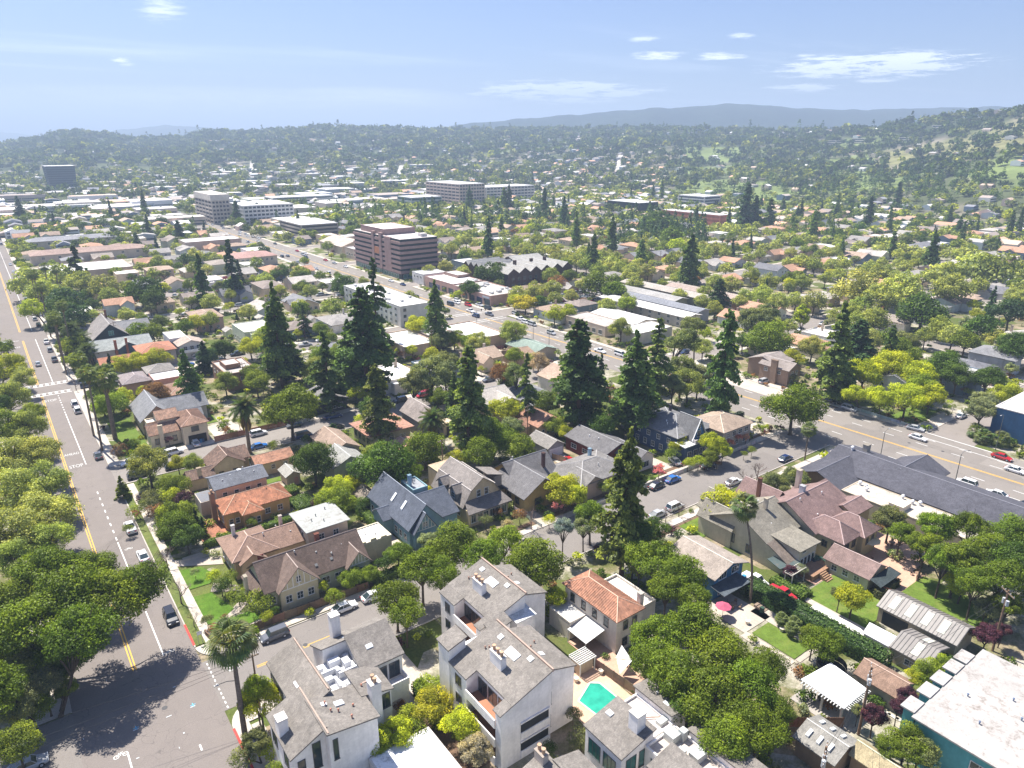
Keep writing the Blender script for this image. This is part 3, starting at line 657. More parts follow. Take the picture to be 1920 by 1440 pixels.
class Bld:
    def __init__(s, name, label, x, y, cat='house', group=None, z=0, tile=False, near=True):
        s.x, s.y = x, y; s.r = THING(name, (x, y, z), label, cat, group); s.near = near; s.roofmat = 'clay tile' if tile else 'roof shingle'; s.tile = tile; s.wm = 'stucco'; s.trim = (.7, .69, .66)
    def o(s, mb, name, mat, col, parent=None, kind=None):
        mb.v = [(a-s.x, b-s.y, c) for a, b, c in mb.v]; return mb.obj(name, mat, parent or s.r, col, kind=kind)
    def wall(s, x0, y0, x1, y1, z0, h, col, name='wall'):
        """h: one height or four (x0y0, x1y0, x1y1, x0y1)"""
        if not isinstance(h, (tuple, list)): h = (h,)*4
        b = MB(); P = [(x0,y0),(x1,y0),(x1,y1),(x0,y1)]; b.v = [(*p, z0) for p in P]+[(*p, k) for p, k in zip(P, h)]
        b.f = [(4,5,6,7),(0,1,5,4),(1,2,6,5),(2,3,7,6),(3,0,4,7)]; occ(x0-1, y0-1, x1+1, y1+1); return s.o(b, name, s.wm, col)
    def roof(s, faces, col, t=.16, mat=None, caps=True, name='roof'):
        b = MB(); b.thick(faces, t); mat = mat or s.roofmat; ro = s.o(b, name, mat, col)
        if s.tile and s.near and mat == 'clay tile':
            tb = MB()
            for f in faces: tilerows(tb, f)
            if tb.v: s.o(tb, 'roof_tile_row', 'clay tile', [c*1.1 for c in col], ro, 'stuff')
        if caps and s.near:
            E = {}; cb = MB()
            for f in faces:
                for a, b_ in zip(f, f[1:]+f[:1]): E.setdefault(tuple(sorted((a, b_))), []).append(1)
            for (a, b_), n in E.items():
                if len(n) == 2: cb.tube((a[0], a[1], a[2]-.02), (b_[0], b_[1], b_[2]-.02), .12, .12, 5)
            if cb.v: s.o(cb, 'ridge_cap', 'painted wood', [min(.6, c*1.7+.06) for c in col], ro)
        return ro
    def gable(s, x0, y0, x1, y1, h, rise, axis, wc, rc, z0=0, ov=.45, wall=True, timber=False):
        b = MB(); k = rise/(((y1-y0) if axis == 'x' else (x1-x0))/2)
        if axis == 'x':
            m = (y0+y1)/2
            if wall:
                b.v = [(x0,y0,z0),(x1,y0,z0),(x1,y1,z0),(x0,y1,z0),(x0,y0,h),(x1,y0,h),(x1,y1,h),(x0,y1,h),(x0,m,h+rise),(x1,m,h+rise)]
                b.f = [(0,1,5,4),(2,3,7,6),(1,2,6,9,5),(3,0,4,8,7)]
            a, c = x0-ov, x1+ov; e = h-k*ov; t = h+rise
            F = [[(a,y0-ov,e),(c,y0-ov,e),(c,m,t),(a,m,t)], [(a,m,t),(c,m,t),(c,y1+ov,e),(a,y1+ov,e)]]
        else:
            m = (x0+x1)/2
            if wall:
                b.v = [(x0,y0,z0),(x1,y0,z0),(x1,y1,z0),(x0,y1,z0),(x0,y0,h),(x1,y0,h),(x1,y1,h),(x0,y1,h),(m,y0,h+rise),(m,y1,h+rise)]
                b.f = [(1,2,6,5),(3,0,4,7),(0,1,5,8,4),(2,3,7,9,6)]
            a, c = y0-ov, y1+ov; e = h-k*ov; t = h+rise
            F = [[(x0-ov,c,e),(x0-ov,a,e),(m,a,t),(m,c,t)], [(m,c,t),(m,a,t),(x1+ov,a,e),(x1+ov,c,e)]]
        if wall: s.o(b, 'wall', s.wm, wc); occ(x0-1, y0-1, x1+1, y1+1)
        F = [[(p[0], p[1], p[2]+.17) for p in f] for f in F]; s.roof(F, rc)
        if timber:
            tb = MB()
            if axis == 'y':
                for i in range(7):
                    x = x0+.3+(x1-x0-.6)*i/6; zt = h+rise*(1-abs(x-m)/((x1-x0)/2))-.15; tb.box(x-.07, y0-.05, h-.1, x+.07, y0-.004, max(h, zt))
                tb.box(x0, y0-.06, h-.2, x1, y0-.005, h-.02)
                for sx_ in (-1, 1): tb.thick([[(m+sx_*.02, y0-.09, h+rise-.02), (m+sx_*(x1-x0)/2, y0-.09, h-.02), (m+sx_*(x1-x0)/2, y0-.004, h-.02), (m+sx_*.02, y0-.004, h+rise-.02)]], .2)
            s.o(tb, 'timber_trim', 'painted wood', (.75, .74, .7))
        return s
    def hip(s, x0, y0, x1, y1, h, rise, wc, rc, z0=0, ov=.5, wall=True):
        if wall: s.wall(x0, y0, x1, y1, z0, h, wc)
        w, d = x1-x0, y1-y0; a, b, c, e = x0-ov, y0-ov, x1+ov, y1+ov; z = h+.1; t = h+rise
        if w >= d: r = (d/2+ov)*.98; m = (y0+y1)/2; p, q = (a+r, m, t), (c-r, m, t); F = [[(a,b,z),(c,b,z),q,p],[(c,e,z),(a,e,z),p,q],[(a,e,z),(a,b,z),p],[(c,b,z),(c,e,z),q]]
        else: r = (w/2+ov)*.98; m = (x0+x1)/2; p, q = (m, b+r, t), (m, e-r, t); F = [[(a,e,z),(a,b,z),p,q],[(c,b,z),(c,e,z),q,p],[(a,b,z),(c,b,z),p],[(c,e,z),(a,e,z),q]]
        s.roof(F, rc); return s
    def flat(s, x0, y0, x1, y1, h, wc, rc, z0=0, par=.35, parc=None):
        s.wall(x0, y0, x1, y1, z0, h, wc); b = MB(); b.box(x0+.2, y0+.2, h+.003, x1-.2, y1-.2, h+.06); s.o(b, 'roof', 'flat roof membrane', rc)
        if par:
            b = MB(); t = .22; b.box(x0-.03, y0-.03, h-.02, x1+.03, y0+t, h+par); b.box(x0-.03, y1-t, h-.02, x1+.03, y1+.03, h+par); b.box(x0-.03, y0+t, h-.019, x0+t, y1-t, h+par-.002); b.box(x1-t, y0+t, h-.019, x1+.03, y1-t, h+par-.002); s.o(b, 'parapet', 'stucco', parc or wc)
        return s
    def shed(s, x0, y0, x1, y1, zs, wc, rc, ov=.3, z0=0):
        """mono pitch roof through four corner heights"""
        s.wall(x0, y0, x1, y1, z0, zs, wc); gx0 = (zs[1]-zs[0])/(x1-x0); gy = (zs[3]-zs[0])/(y1-y0); P = []
        for (x, y), z, sx_, sy_ in zip(((x0,y0),(x1,y0),(x1,y1),(x0,y1)), zs, (-1,1,1,-1), (-1,-1,1,1)): P.append((x+sx_*ov, y+sy_*ov, z+gx0*sx_*ov+gy*sy_*ov+.15))
        s.roof([P], rc, .2); return s
    def win(s, face, plane, a, z, w=1.1, h=1.2, style=1, fcol=None, pcol=(1,1,1)):
        rz, n = FACE[face]; fm, pm = winmesh(w, h, style); x, y = (a, plane) if face[1] == 'y' else (plane, a)
        f = OB('window', fm, s.r, fcol or s.trim, (x-s.x+n[0]*.004, y-s.y+n[1]*.004, z), rz)
        if s.near: OB('window_pane', pm, f, pcol)
        else: OB('window_pane', pm, f, pcol)
        return f
    def row(s, face, plane, a0, a1, n, z, w=1.1, h=1.2, style=1, fcol=None, pcol=(1,1,1)):
        for i in range(n): s.win(face, plane, a0+(a1-a0)*(i+.5)/n, z, w, h, style, fcol, pcol)
    def door(s, face, plane, a, w=1, h=2.1, col=(.12, .07, .05), z=0):
        rz, n = FACE[face]; b = MB(); b.box(-w/2, -.06, 0, w/2, -.003, h); x, y = (a, plane) if face[1] == 'y' else (plane, a)
        d = b.obj('door' if w < 2 else 'garage_door', 'painted wood', s.r, col, (x-s.x, y-s.y, z), rz)
        if w >= 2:
            b = MB()
            for k in range(1, 4): b.box(-w/2+.05, -.075, h*k/4-.02, w/2-.05, -.062, h*k/4+.02)
            b.obj('panel_rail', 'painted wood', d, [c*.7 for c in col])
        return d
    def chim(s, x, y, z0, z1, w=.8, d=.8, col=(.5, .45, .4), pots=0):
        b = MB(); b.box(x-w/2, y-d/2, z0, x+w/2, y+d/2, z1); c = s.o(b, 'chimney', 'stucco', col)
        b = MB(); b.box(x-w/2-.07, y-d/2-.07, z1, x+w/2+.07, y+d/2+.07, z1+.12); s.o(b, 'chimney_cap', 'stucco', [q*.6 for q in col], c)
        for i in range(pots):
            px, py = (x+(i-(pots-1)/2)*w/pots, y) if w > d else (x, y+(i-(pots-1)/2)*d/pots); b = MB(); b.tube((px, py, z1+.12), (px, py, z1+.75), .22, .22, 10); b.tube((px, py, z1+.75), (px, py, z1+.85), .3, .27, 10); s.o(b, 'chimney_pot', 'stucco', (.42, .30, .22), c)
    def vents(s, pts, col=(.6, .6, .58)):
        for x, y, z in pts:
            b = MB(); b.tube((x, y, z-.3), (x, y, z+.3), .09, .09, 6); b.tube((x, y, z+.3), (x, y, z+.42), .17, .1, 6); s.o(b, 'roof_vent', 'plain', col)
    def sky_(s, x, y, z, w=.8, d=1.3, dz=(0, 0), col=(.75, .77, .78), name='skylight'):
        b = MB(); zx, zy = dz; P = [(x-w/2, y-d/2), (x+w/2, y-d/2), (x+w/2, y+d/2), (x-w/2, y+d/2)]
        b.thick([[(px, py, z+.14+(px-x)*zx+(py-y)*zy) for px, py in P]], .3); s.o(b, name, 'metal sheet', col)
def tilerows(tb, f, sp_=.42, rad=.1):
    P = [Vector(p) for p in f]; n = (P[1]-P[0]).cross(P[2]-P[0]).normalized()
    if n.z < 0: n = -n
    dn = Vector((n.x, n.y, 0))
    if dn.length < .05: return
    dn.normalize(); ac = Vector((-dn.y, dn.x, 0)); A = [p.dot(ac) for p in P]; c0 = P[0].dot(n)
    a = min(A)+sp_/2
    while a < max(A):
        ds = []
        for p, q in zip(P, P[1:]+P[:1]):
            pa, qa = p.dot(ac)-a, q.dot(ac)-a
            if pa*qa < 0: t = pa/(pa-qa); ds.append((p+(q-p)*t).dot(dn))
        if len(ds) >= 2:
            d0, d1 = min(ds), max(ds)
            def pt(d, o, up_): X = ac*(a+o)+dn*d; return (X.x, X.y, (c0-X.x*n.x-X.y*n.y)/n.z+up_)
            k = len(tb.v); tb.v += [pt(d0, -rad, 0), pt(d0, 0, .09), pt(d0, rad, 0), pt(d1, -rad, 0), pt(d1, 0, .09), pt(d1, rad, 0)]; tb.f += [(k, k+3, k+4, k+1), (k+1, k+4, k+5, k+2), (k+3, k+5, k+4)]
        a += sp_

# ---- the white stucco flats of the near block
W1 = (.78, .79, .82); SH = (.235, .215, .195); TAN = (.42, .30, .24)
B = Bld('apartment_house', 'white stucco apartment block with stepped grey roofs round a sunken white roof nearest the crossing', 24, 75, 'apartment block')
B.shed(21.3, 74.2, 25.3, 86.4, (8, 10, 10, 8), W1, SH); B.shed(18.1, 68.8, 22.4, 77, (7.7, 9.8, 9.8, 7.7), W1, SH)
B.shed(22.41, 67.6, 28.9, 74.19, (9.8, 8.8, 8.8, 9.8), W1, SH); B.shed(28.91, 71.9, 33, 76.8, (8.9, 7.9, 8.1, 9.1), W1, SH)
B.shed(31.2, 76.81, 37.3, 81.8, (8.3, 8.3, 10.6, 10.6), W1, SH); B.shed(27.6, 81.81, 37.6, 86, (10.3, 10.3, 8.3, 8.3), W1, SH)
B.wall(25.31, 74.2, 31.19, 81.8, 0, 7.9, W1); b = MB(); b.box(25.35, 74.25, 7.905, 31.15, 81.75, 7.97); B.o(b, 'roof', 'flat roof membrane', (.75, .75, .76))
for i, (x, y, w, d, h) in enumerate([(26.4,80.4,.9,.9,.8),(27.3,79,2.6,.3,.9),(28.6,80.6,1.6,1.0,1.0),(30,79.6,1,1.3,.9),(29.4,77.6,2.6,.3,1.0),(26.6,77.8,1.3,.8,.7),(27.4,76.4,.3,2.2,.9),(29,75.6,1.5,.9,.7),(26.3,75.6,1,.8,.6),(30.2,76.1,.7,.7,.5),(28.3,78.3,.6,.6,1.1),(30.5,81,.8,.6,.6)]):
    b = MB(); b.box(x-w/2, y-d/2, 7.97, x+w/2, y+d/2, 7.97+h); B.o(b, 'air_handler' if min(w, d) > .4 else 'duct', 'metal sheet', (.66, .67, .70))
b = MB(); b.box(25.2, 74.2, 9.9, 25.36, 86.7, 10.32); b.box(22.33, 67.5, 9.7, 22.5, 77, 10.05); b.box(25.4, 73.9, 8.2, 31.2, 74.15, 8.9); B.o(b, 'parapet_trim', 'painted wood', TAN)
B.chim(30.9, 85.2, 5, 12.6, 1.3, 1.3, W1); B.chim(30.3, 71.2, 3, 10.9, 1.4, 1.4, W1, 2); B.chim(18.6, 73.2, 3, 10.2, 1.2, 1.4, W1)
for x, y, z in ((24, 72.4, 9.9), (25, 70.5, 9.6), (24.2, 71, 9.7), (27, 70.6, 9.2), (29.5, 73.5, 8.9), (26, 68.7, 9.5)): B.vents([(x, y, z)], (.5, .22, .15))
B.sky_(25.6, 71.8, 9.5, 1.2, .9, (-.15, 0)); B.sky_(23.9, 72.6, 9.7, .7, .7, (-.15, 0)); B.sky_(22.6, 79, 8.8, .3, 1.4, (.5, 0)); B.sky_(30, 74, 8.7, .8, .6, (-.24, 0)); B.sky_(33.5, 79.3, 9.6, 1, .6, (0, .45)); B.sky_(31.5, 83, 9.8, .9, .6, (0, -.47))
for a in (76, 79, 82, 84.8): B.win('-x', 21.3, a, 4.8, 2.0, 1.8, 0, (.10, .10, .11))
B.win('-x', 18.1, 71, 4.6, 1.4, 1.8, 0, (.1, .1, .11)); B.win('-x', 18.1, 75.2, 4.6, 1.6, 2, 0, (.1, .1, .11))
B.win('-y', 68.8, 19.2, 3.2, .8, 3.4, 0, (.08, .08, .09)); B.win('-y', 68.8, 21.2, 4.4, .9, 3.8, 0, (.08, .08, .09)); B.win('-y', 67.6, 23.2, 5.5, .5, 3, 0, (.1, .1, .1))
B.win('-y', 71.9, 30, 5.2, 1.6, 2.2, 0, (.1, .1, .11)); B.win('-y', 71.9, 32, 5.2, 1.4, 2.2, 0, (.1, .1, .11)); B.win('-y', 76.81, 34.2, 5, 1.1, 2.3, 0, (.1, .1, .11)); B.win('-y', 76.81, 36, 5, 1.5, 2.3, 0, (.1, .1, .11))
b = MB(); b.box(33.1, 74.6, 4.4, 37.2, 76.7, 4.55); b.box(33.1, 74.6, 4.55, 37.2, 74.75, 5.6); b.box(37.05, 74.75, 4.55, 37.2, 76.7, 5.6); b.box(33.15, 74.7, 0, 37.1, 76.7, 4.4); B.o(b, 'balcony', 'stucco', W1)
# ---- pair of three storey blocks with triple chimneys
def triple(label, ox, oy, tower, front, L):
    x0, x1, xr = 41.3+ox, 49.6+ox, 54.5+ox; y0 = 58+oy; y1 = y0+L; B = Bld('apartment_house', label, x0+6, y0+6, 'apartment block'); wl = W1
    B.shed(x0+1.9, y0, x1, y1, (9.9, 12.0, 12.0, 9.9), wl, SH, .28)
    B.shed(x0, y1-4.2, x0+1.89, y1, (9.2, 9.88, 9.88, 9.2), wl, SH, .15)      # closed bay beside the balconies
    B.wall(x0, y0, x0+1.89, y0+1.2, 0, (9.2, 9.9, 9.9, 9.2), wl)
    B.roof([[(x0-.3, y0-.28, 9.3), (x0+1.6, y0-.28, 9.95), (x0+1.6, y0+1.4, 9.95), (x0-.3, y0+1.4, 9.3)]], SH, .16, caps=False)
    B.shed(x1+.01, y0+1, xr, y1-1.2, (11.2, 9.6, 9.6, 11.2), wl, SH, .25)
    b = MB(); b.box(x1-.1, y0-.3, 11.9, x1+.12, y1+.3, 12.36); B.o(b, 'ridge_trim', 'painted wood', TAN)
    for k, z in enumerate((0, 3.1, 6.2)):
        b = MB(); b.box(x0-.2, y0+1.2, z+.0, x0+1.9, y1-4.21, z+.22); b.box(x0-.2, y0+1.2, z+.22, x0-.02, y1-4.21, z+1.35); B.o(b, 'balcony', 'stucco', wl)
        b = MB(); b.box(x0+.02, y0+1.25, z+.221, x0+1.85, y1-4.25, z+.25); B.o(b, 'balcony_floor', 'painted wood', (.36, .16, .09))
        for i in range(3): B.win('-x', x0+1.9, y0+2.1+i*(L-6.6)/2.4, z+.35, 1.9, 2.2, 0, (.12, .09, .08), (1.2, 1, .9) if i else (3.2, 1.6, .9))
    for z in (3.6, 6.7): B.win('-x', x0, y1-2.2, z, 1.3, 1.6, 0, (.1, .1, .11)); 
    if front:
        for k, z in enumerate((.2, 3.3)):
            b = MB(); b.box(x0+3.2, y0-.16, z, x1-.4, y0-.004, z+1.2); B.o(b, 'balcony_front', 'stucco', wl)
            b = MB(); b.box(x0+3.2, y0-.03, z+1.2, x1-.4, y0-.003, z+2.7); B.o(b, 'recess_shade_panel', 'plain', (.03, .035, .04))  # flat near-black panel on the wall, painting the shade of a recess
            b = MB(); b.box(x0+3.1, y0-.2, z+2.7, x1-.3, y0-.005, z+2.9); B.o(b, 'lintel', 'stucco', wl)
        B.row('-y', y0+1, x1+.3, x1+.9, 1, 5.3, .3, 1.9, 0, (.1,.1,.1)); B.row('-y', y0+1, x1+.3, x1+.9, 1, 1.4, .3, 1.9, 0, (.1,.1,.1))
    zc_ = lambda x: 9.9+(x-x0-1.9)/(x1-x0-1.9)*2.1+.15
    B.chim(x0+4.1, y0+6.3, 9, 12.5, .9, 2.6, wl, 3); B.sky_(x0+6.3, y0+6, zc_(x0+6.3), 1.2, 2.3, (.34, 0)); B.sky_(x0+7.4, y0+3.4, zc_(x0+7.4), .7, .8, (.34, 0)); B.sky_(x0+6.9, y0+9.6, zc_(x0+6.9), .7, .8, (.34, 0))
    B.sky_(x1+1.8, y0+4.4, 10.7, .8, .8, (-.33, 0)); B.vents([(x0+4.4, y0+9.8, zc_(x0+4.4)), (x0+4.8, y0+9.4, zc_(x0+4.8)), (x0+5.2, y0+9, zc_(x0+5.2)), (x1+1.2, y0+6, 11), (x1+2.6, y0+7, 10.5)], (.34, .2, .15))
    if tower: B.shed(x0-.1, y1+.01, x0+2.7, y1+2.8, (11.2, 12, 12, 11.2), wl, SH, .2); B.wall(x0+2.71, y1+.01, x1, y1+2, 0, 9.4, wl); b = MB(); b.box(x0+2.8, y1+.05, 9.41, x1, y1+1.9, 9.5); B.o(b, 'roof', 'flat roof membrane', (.74, .74, .75))
    return B
triple('white three storey apartment block with triple chimney, end wall facing the swimming pool side', 0, 0, True, True, 12.2)
B = triple('white apartment block with triple chimney, behind the other one and shaded by oaks', 7.3, 15.3, False, False, 11.5)
B.shed(49.4, 71.2, 52.5, 73.2, (9.4, 10.2, 10.6, 9.8), W1, SH, .2); B.shed(54, 71.5, 57.5, 74, (9, 9, 9.2, 9.2), W1, (.7, .7, .7), .2)
# ---- foreground right: white blocks with green glazing
B = Bld('apartment_house', 'white apartment block with green glazing and dirty flat roofs below the pool', 56, 44, 'apartment block'); GG = (.8, 2.6, 2.0)
B.shed(50.4, 45.6, 56, 52, (7, 8.2, 8.2, 7), W1, SH, .25); B.chim(54.6, 47.2, 5, 10.4, 1.5, 1.5, W1); B.sky_(53.6, 51, 7.9, .7, .9, (.2, 0))
B.row('-x', 50.4, 46.2, 51.6, 2, 3.4, 2.0, 2.2, 0, (.08, .1, .1), GG); B.row('-y', 45.6, 51, 55.6, 2, 3.6, 1.6, 2.4, 0, (.08, .1, .1), GG)
B.shed(60, 46.2, 63, 52.6, (7.6, 7.2, 7.2, 7.6), W1, SH, .25); B.sky_(61, 48, 7.5, .7, .9); B.vents([(61.5, 50, 7.5), (62, 47, 7.3)])
B.flat(56.01, 45.8, 59.99, 52.4, 6.2, W1, (.55, .5, .47), par=.4); B.flat(54.5, 34, 60, 45.5, 6.2, W1, (.55, .48, .42), par=.4)
B.shed(60.01, 30, 63, 43.2, (7.6, 7.2, 7.2, 7.6), W1, SH, .25); B.sky_(61, 41, 7.6, 1.2, .8); B.sky_(61.6, 37.5, 7.5, .8, .8)
B.shed(52, 36, 56, 42.6, (7.3, 8.1, 8.1, 7.3), W1, SH, .25)
for x, y, w, d, h in ((58.2, 44.4, 1.6, 1.6, 1.1), (59.3, 43.6, .9, .9, 1.5), (57, 42, 1, 1, 1), (58.4, 40.5, 1.8, 1.4, 1), (59.2, 47, 1.5, .9, .5), (57.2, 50.6, .5, .5, .8)):
    b = MB(); b.box(x-w/2, y-d/2, 6.2, x+w/2, y+d/2, 6.26+h); B.o(b, 'air_handler', 'metal sheet', (.5, .52, .5))
for i in range(3): B.win('-x', 54.5, 43.5-i*2.4, 3.2, 1.7, 2.2, 0, (.1, .12, .12), GG)
b = MB(); b.tube((56.4, 49.8, 6.5), (59.6, 47.6, 6.5), .06, .06, 5); B.o(b, 'pipe', 'plain', (.35, .16, .1))
B = Bld('apartment_house', 'small grey roofed corner of a white block with two chimney pots at bottom edge', 42, 49, 'apartment block')
B.shed(39.7, 45, 43, 51.6, (6.6, 7.6, 7.6, 6.6), W1, SH, .2); B.shed(43.2, 43, 47, 49.6, (7.8, 6.8, 6.8, 7.8), W1, SH, .2); B.chim(42.2, 50.9, 5, 8.7, .9, 1.6, (.5, .45, .42), 2)
B = Bld('carport', 'long low white flat roofed carport at the bottom edge among bushes', 31, 64, 'carport'); B.flat(27.2, 57.5, 36, 67.4, 3, (.5, .5, .52), (.82, .82, .84), par=.08)
# pool court
P0 = [(57.7, 61.1), (61.4, 62.8), (62.5, 61.9), (62.6, 55.6), (58.7, 55.7), (58.0, 57.5)]
sheet('patio', [[(55.2, 52.7), (64.6, 52.7), (64.6, 66), (55.2, 66)]], 'concrete', .03, (.62, .42, .30))
R_ = THING('swimming_pool', (60, 59, 0), 'green watered swimming pool beside the white apartment end wall', 'pool')
b = MB(); b.poly([(x-60, y-59, .05) for x, y in P0][::-1]); b.obj('water', 'pool water', R_)
b = MB(); k = len(P0)
for i in range(k):
    (ax, ay), (bx, by) = P0[i], P0[(i+1) % k]; f = lambda x, y: (60.5+(x-60.5)*1.1-60, 59.2+(y-59.2)*1.07-59)
    b.poly([(ax-60, ay-59, .1), (bx-60, by-59, .1), (*f(bx, by), .1), (*f(ax, ay), .1)]); b.poly([(ax-60, ay-59, .1), (ax-60, ay-59, .04), (bx-60, by-59, .04), (bx-60, by-59, .1)])
b.obj('coping', 'concrete', R_, (.68, .64, .58)); b = MB(); b.tube((-1.0, -2.9, .12), (2.1, -.9, .12), .04, .04, 5); b.obj('hose', 'plain', R_, (.05, .12, .12))
def fence(x0, y0, x1, y1, h, col, label, pw=2.2, boards=False):
    L = hypot(x1-x0, y1-y0); a = atan2(y1-y0, x1-x0); n = max(1, round(L/pw)); w = L/n; r = THING('fence', (x0, y0, 0), label, 'fence', rz=a); key = ('F', round(w, 1), h, boards)
    if key not in WINM:
        p = MB()
        if boards:
            for i in range(int(w/.3)): p.box(.04+i*.3, -.02, .05, .3+i*.3, .02, h-random.uniform(0, .05))
        else:
            k = int(w/.16)
            for i in range(k): o = .015*(i % 2); p.box(i*w/k, -.02+o, .05, (i+1)*w/k-.012, .012+o, h-.03*(i % 3))
        p.box(0, .013, h*.75, w, .06, h*.75+.09); q = MB(); q.box(-.06, -.06, 0, .06, .06, h+.08); WINM[key] = (p.mesh('panel', 'weathered wood'), q.mesh('post', 'weathered wood'))
    pm, qm = WINM[key]
    for i in range(n): OB('panel', pm, r, [c*random.uniform(.85, 1.12) for c in col], (i*w, 0, 0))
    for i in range(n+1): OB('post', qm, r, [c*.8 for c in col], (i*w, 0, 0))
WD = (.20, .13, .09); WR = (.26, .11, .06)
fence(23, 105.4, 45, 104.8, 1.6, WD, 'long brown board fence along the pavement in front of the half timbered house')
fence(64.3, 65.2, 65.4, 53, 1.8, (.27, .2, .14), 'brown board fence beside the swimming pool patio')
fence(65, 66, 57, 67.5, 1.6, (.27, .2, .14), 'short brown fence behind the pool pergola')
# curved stub of garden wall at the corner
R_ = THING('garden_wall', (17.4, 108, 0), 'low curved brown garden wall at the street corner', 'wall'); b = MB()
for i in range(9):
    t0, t1 = pi+i/9*pi/2, pi+(i+1)/9*pi/2; P_ = [(5.4+R*cos(t)-.1, 1.6+R*sin(t)-.2) for R, t in ((5.2, t0), (5.2, t1), (5.0, t1), (5.0, t0))]; k = len(b.v); b.v += [(*p, .0) for p in P_]+[(*p, 1.0) for p in P_]; b.f += [tuple(k+q for q in f) for f in ((4,5,6,7),(0,1,5,4),(2,3,7,6))]
b.obj('wall', 'weathered wood', R_, WD)
def lattice(name, label, x0, y0, x1, y1, h, n, m_, col=(.72, .72, .70), solid=False, cat='pergola'):
    r = THING(name, ((x0+x1)/2, (y0+y1)/2, 0), label, cat); w, d = (x1-x0), (y1-y0); b = MB(); b.box(-w/2, -.05, 0, w/2, .05, .14); sl = b.mesh('slat', 'painted wood'); b = MB(); b.box(-.05, -d/2, 0, .05, d/2, .14); s2 = b.mesh('slat', 'painted wood'); b = MB(); b.box(-.07, -.07, 0, .07, .07, h); po = b.mesh('post', 'painted wood')
    for i in range(n): OB('slat', sl, r, col, (0, -d/2+d*i/(n-1), h+.145))
    for i in range(m_): OB('slat', s2, r, col, (-w/2+w*i/(m_-1), 0, h))
    for sx_ in (-.9, .9):
        for sy_ in (-.9, .9): OB('post', po, r, col, (sx_*w/2, sy_*d/2, 0))
    return r
lattice('pergola', 'small white lattice pergola at the head of the swimming pool', 60.9, 64.6, 64.2, 67.2, 2.3, 8, 8)
b = MB(); b.box(61.2, 65, 0, 63.9, 66.9, 1.9); tag(b.obj('garden_shed', 'stucco', col=(.45, .38, .3)), 'low tan shed under the white lattice pergola by the pool', 'shed')

# ---- spanish two storey house
B = Bld('tiled_house', 'two storey white house with red clay tile hip roof beside the pool fence', 71, 71, tile=True); WS = (.62, .60, .57); RT = (.37, .19, .125)
B.hip(69, 65.2, 74.6, 77.6, 6.4, 1.7, WS, RT, ov=.45); B.chim(75.2, 66.2, 4, 8.4, .8, .8, WS)
B.row('-x', 69, 66.2, 77, 4, 4.1, .9, 1.4, 1, (.15, .12, .1)); B.row('-y', 65.2, 70, 74, 2, 4.1, .9, 1.4, 1, (.15, .12, .1)); B.row('-y', 65.2, 70, 74, 2, 1, 1, 1.4, 1, (.15, .12, .1))
B.flat(65.4, 72.2, 68.99, 77.4, 3.2, WS, (.6, .6, .6), par=.25); B.roof([[(64.8, 67.6, 2.5), (68.98, 67.6, 3.3), (68.98, 72.1, 3.3), (64.8, 72.1, 2.5)]], (.5, .5, .5), .08, 'metal sheet', False, 'lean_to_roof')
B.flat(74.61, 67.5, 80.6, 77, 3.6, WS, (.6, .58, .55), par=.5)
for x, y in ((64.9, 67.8), (64.9, 72)): b = MB(); b.box(x-.06, y-.06, 0, x+.06, y+.06, 2.4); B.o(b, 'post', 'painted wood', (.6, .6, .6))
for i, (pts) in enumerate(([(66.2, 62.4, 2.6), (68.7, 63.6, 3.0), (68.2, 60.9, 2.2)], [(64.7, 59.9, 2.2), (67.8, 60.4, 2.7), (66.3, 62.2, 2.4)])):
    b = MB(); b.thick([pts], .04); tag(b.obj('shade_sail', 'painted wood', col=(.8, .8, .8)), ('white triangular shade sail nearest the white tiled house', 'white triangular shade sail next to the pool fence')[i], 'shade sail')

# ---- corner half timbered house
CR = (.50, .47, .34); GRN = (.38, .42, .33); BR = (.135, .10, .085)
B = Bld('half_timbered_house', 'cream half timbered house with dark brown shingle gables at the avenue corner', 36, 113)
B.gable(28, 109, 46.8, 118, 4.2, 3.4, 'x', GRN, BR); B.gable(30, 107.6, 36.8, 112.4, 4.2, 3.5, 'y', CR, [c*1.35 for c in BR], timber=True); B.gable(42.7, 107.9, 47, 112, 4.0, 2.3, 'y', GRN, [c*1.3 for c in BR], timber=True)
B.shed(26.4, 110.4, 27.99, 117.4, (3.3, 4.1, 4.1, 3.3), GRN, BR, .2); B.chim(39.8, 114.6, 6, 8.7, .8, .6, (.22, .09, .07)); B.chim(25.9, 113, 0, 6, .5, .9, (.5, .47, .4))
B.row('-y', 107.6, 30.4, 36.4, 3, 1.5, 1.0, 1.3); B.win('-y', 107.6, 33.4, 4.9, .7, 1.1); B.row('-y', 109, 37.6, 42.4, 2, 1.6, 1.3, 1.3); B.win('-y', 107.9, 44.8, 1.7, 1.2, 1.3); B.row('-x', 26.4, 111, 117, 2, 1.2, 1, 1.4); B.win('-y', 109, 29, 1.3, 1, 1.4)
B.vents([(38.5, 112, 6.4), (41, 111, 5.8), (34.9, 113, 7.4), (43.4, 112, 6.2)]); B.sky_(37.6, 110, 5.2, .5, .4, (0, .75), (.2, .2, .2)); B.sky_(40.6, 110.2, 5.3, .5, .4, (0, .75), (.2, .2, .2))
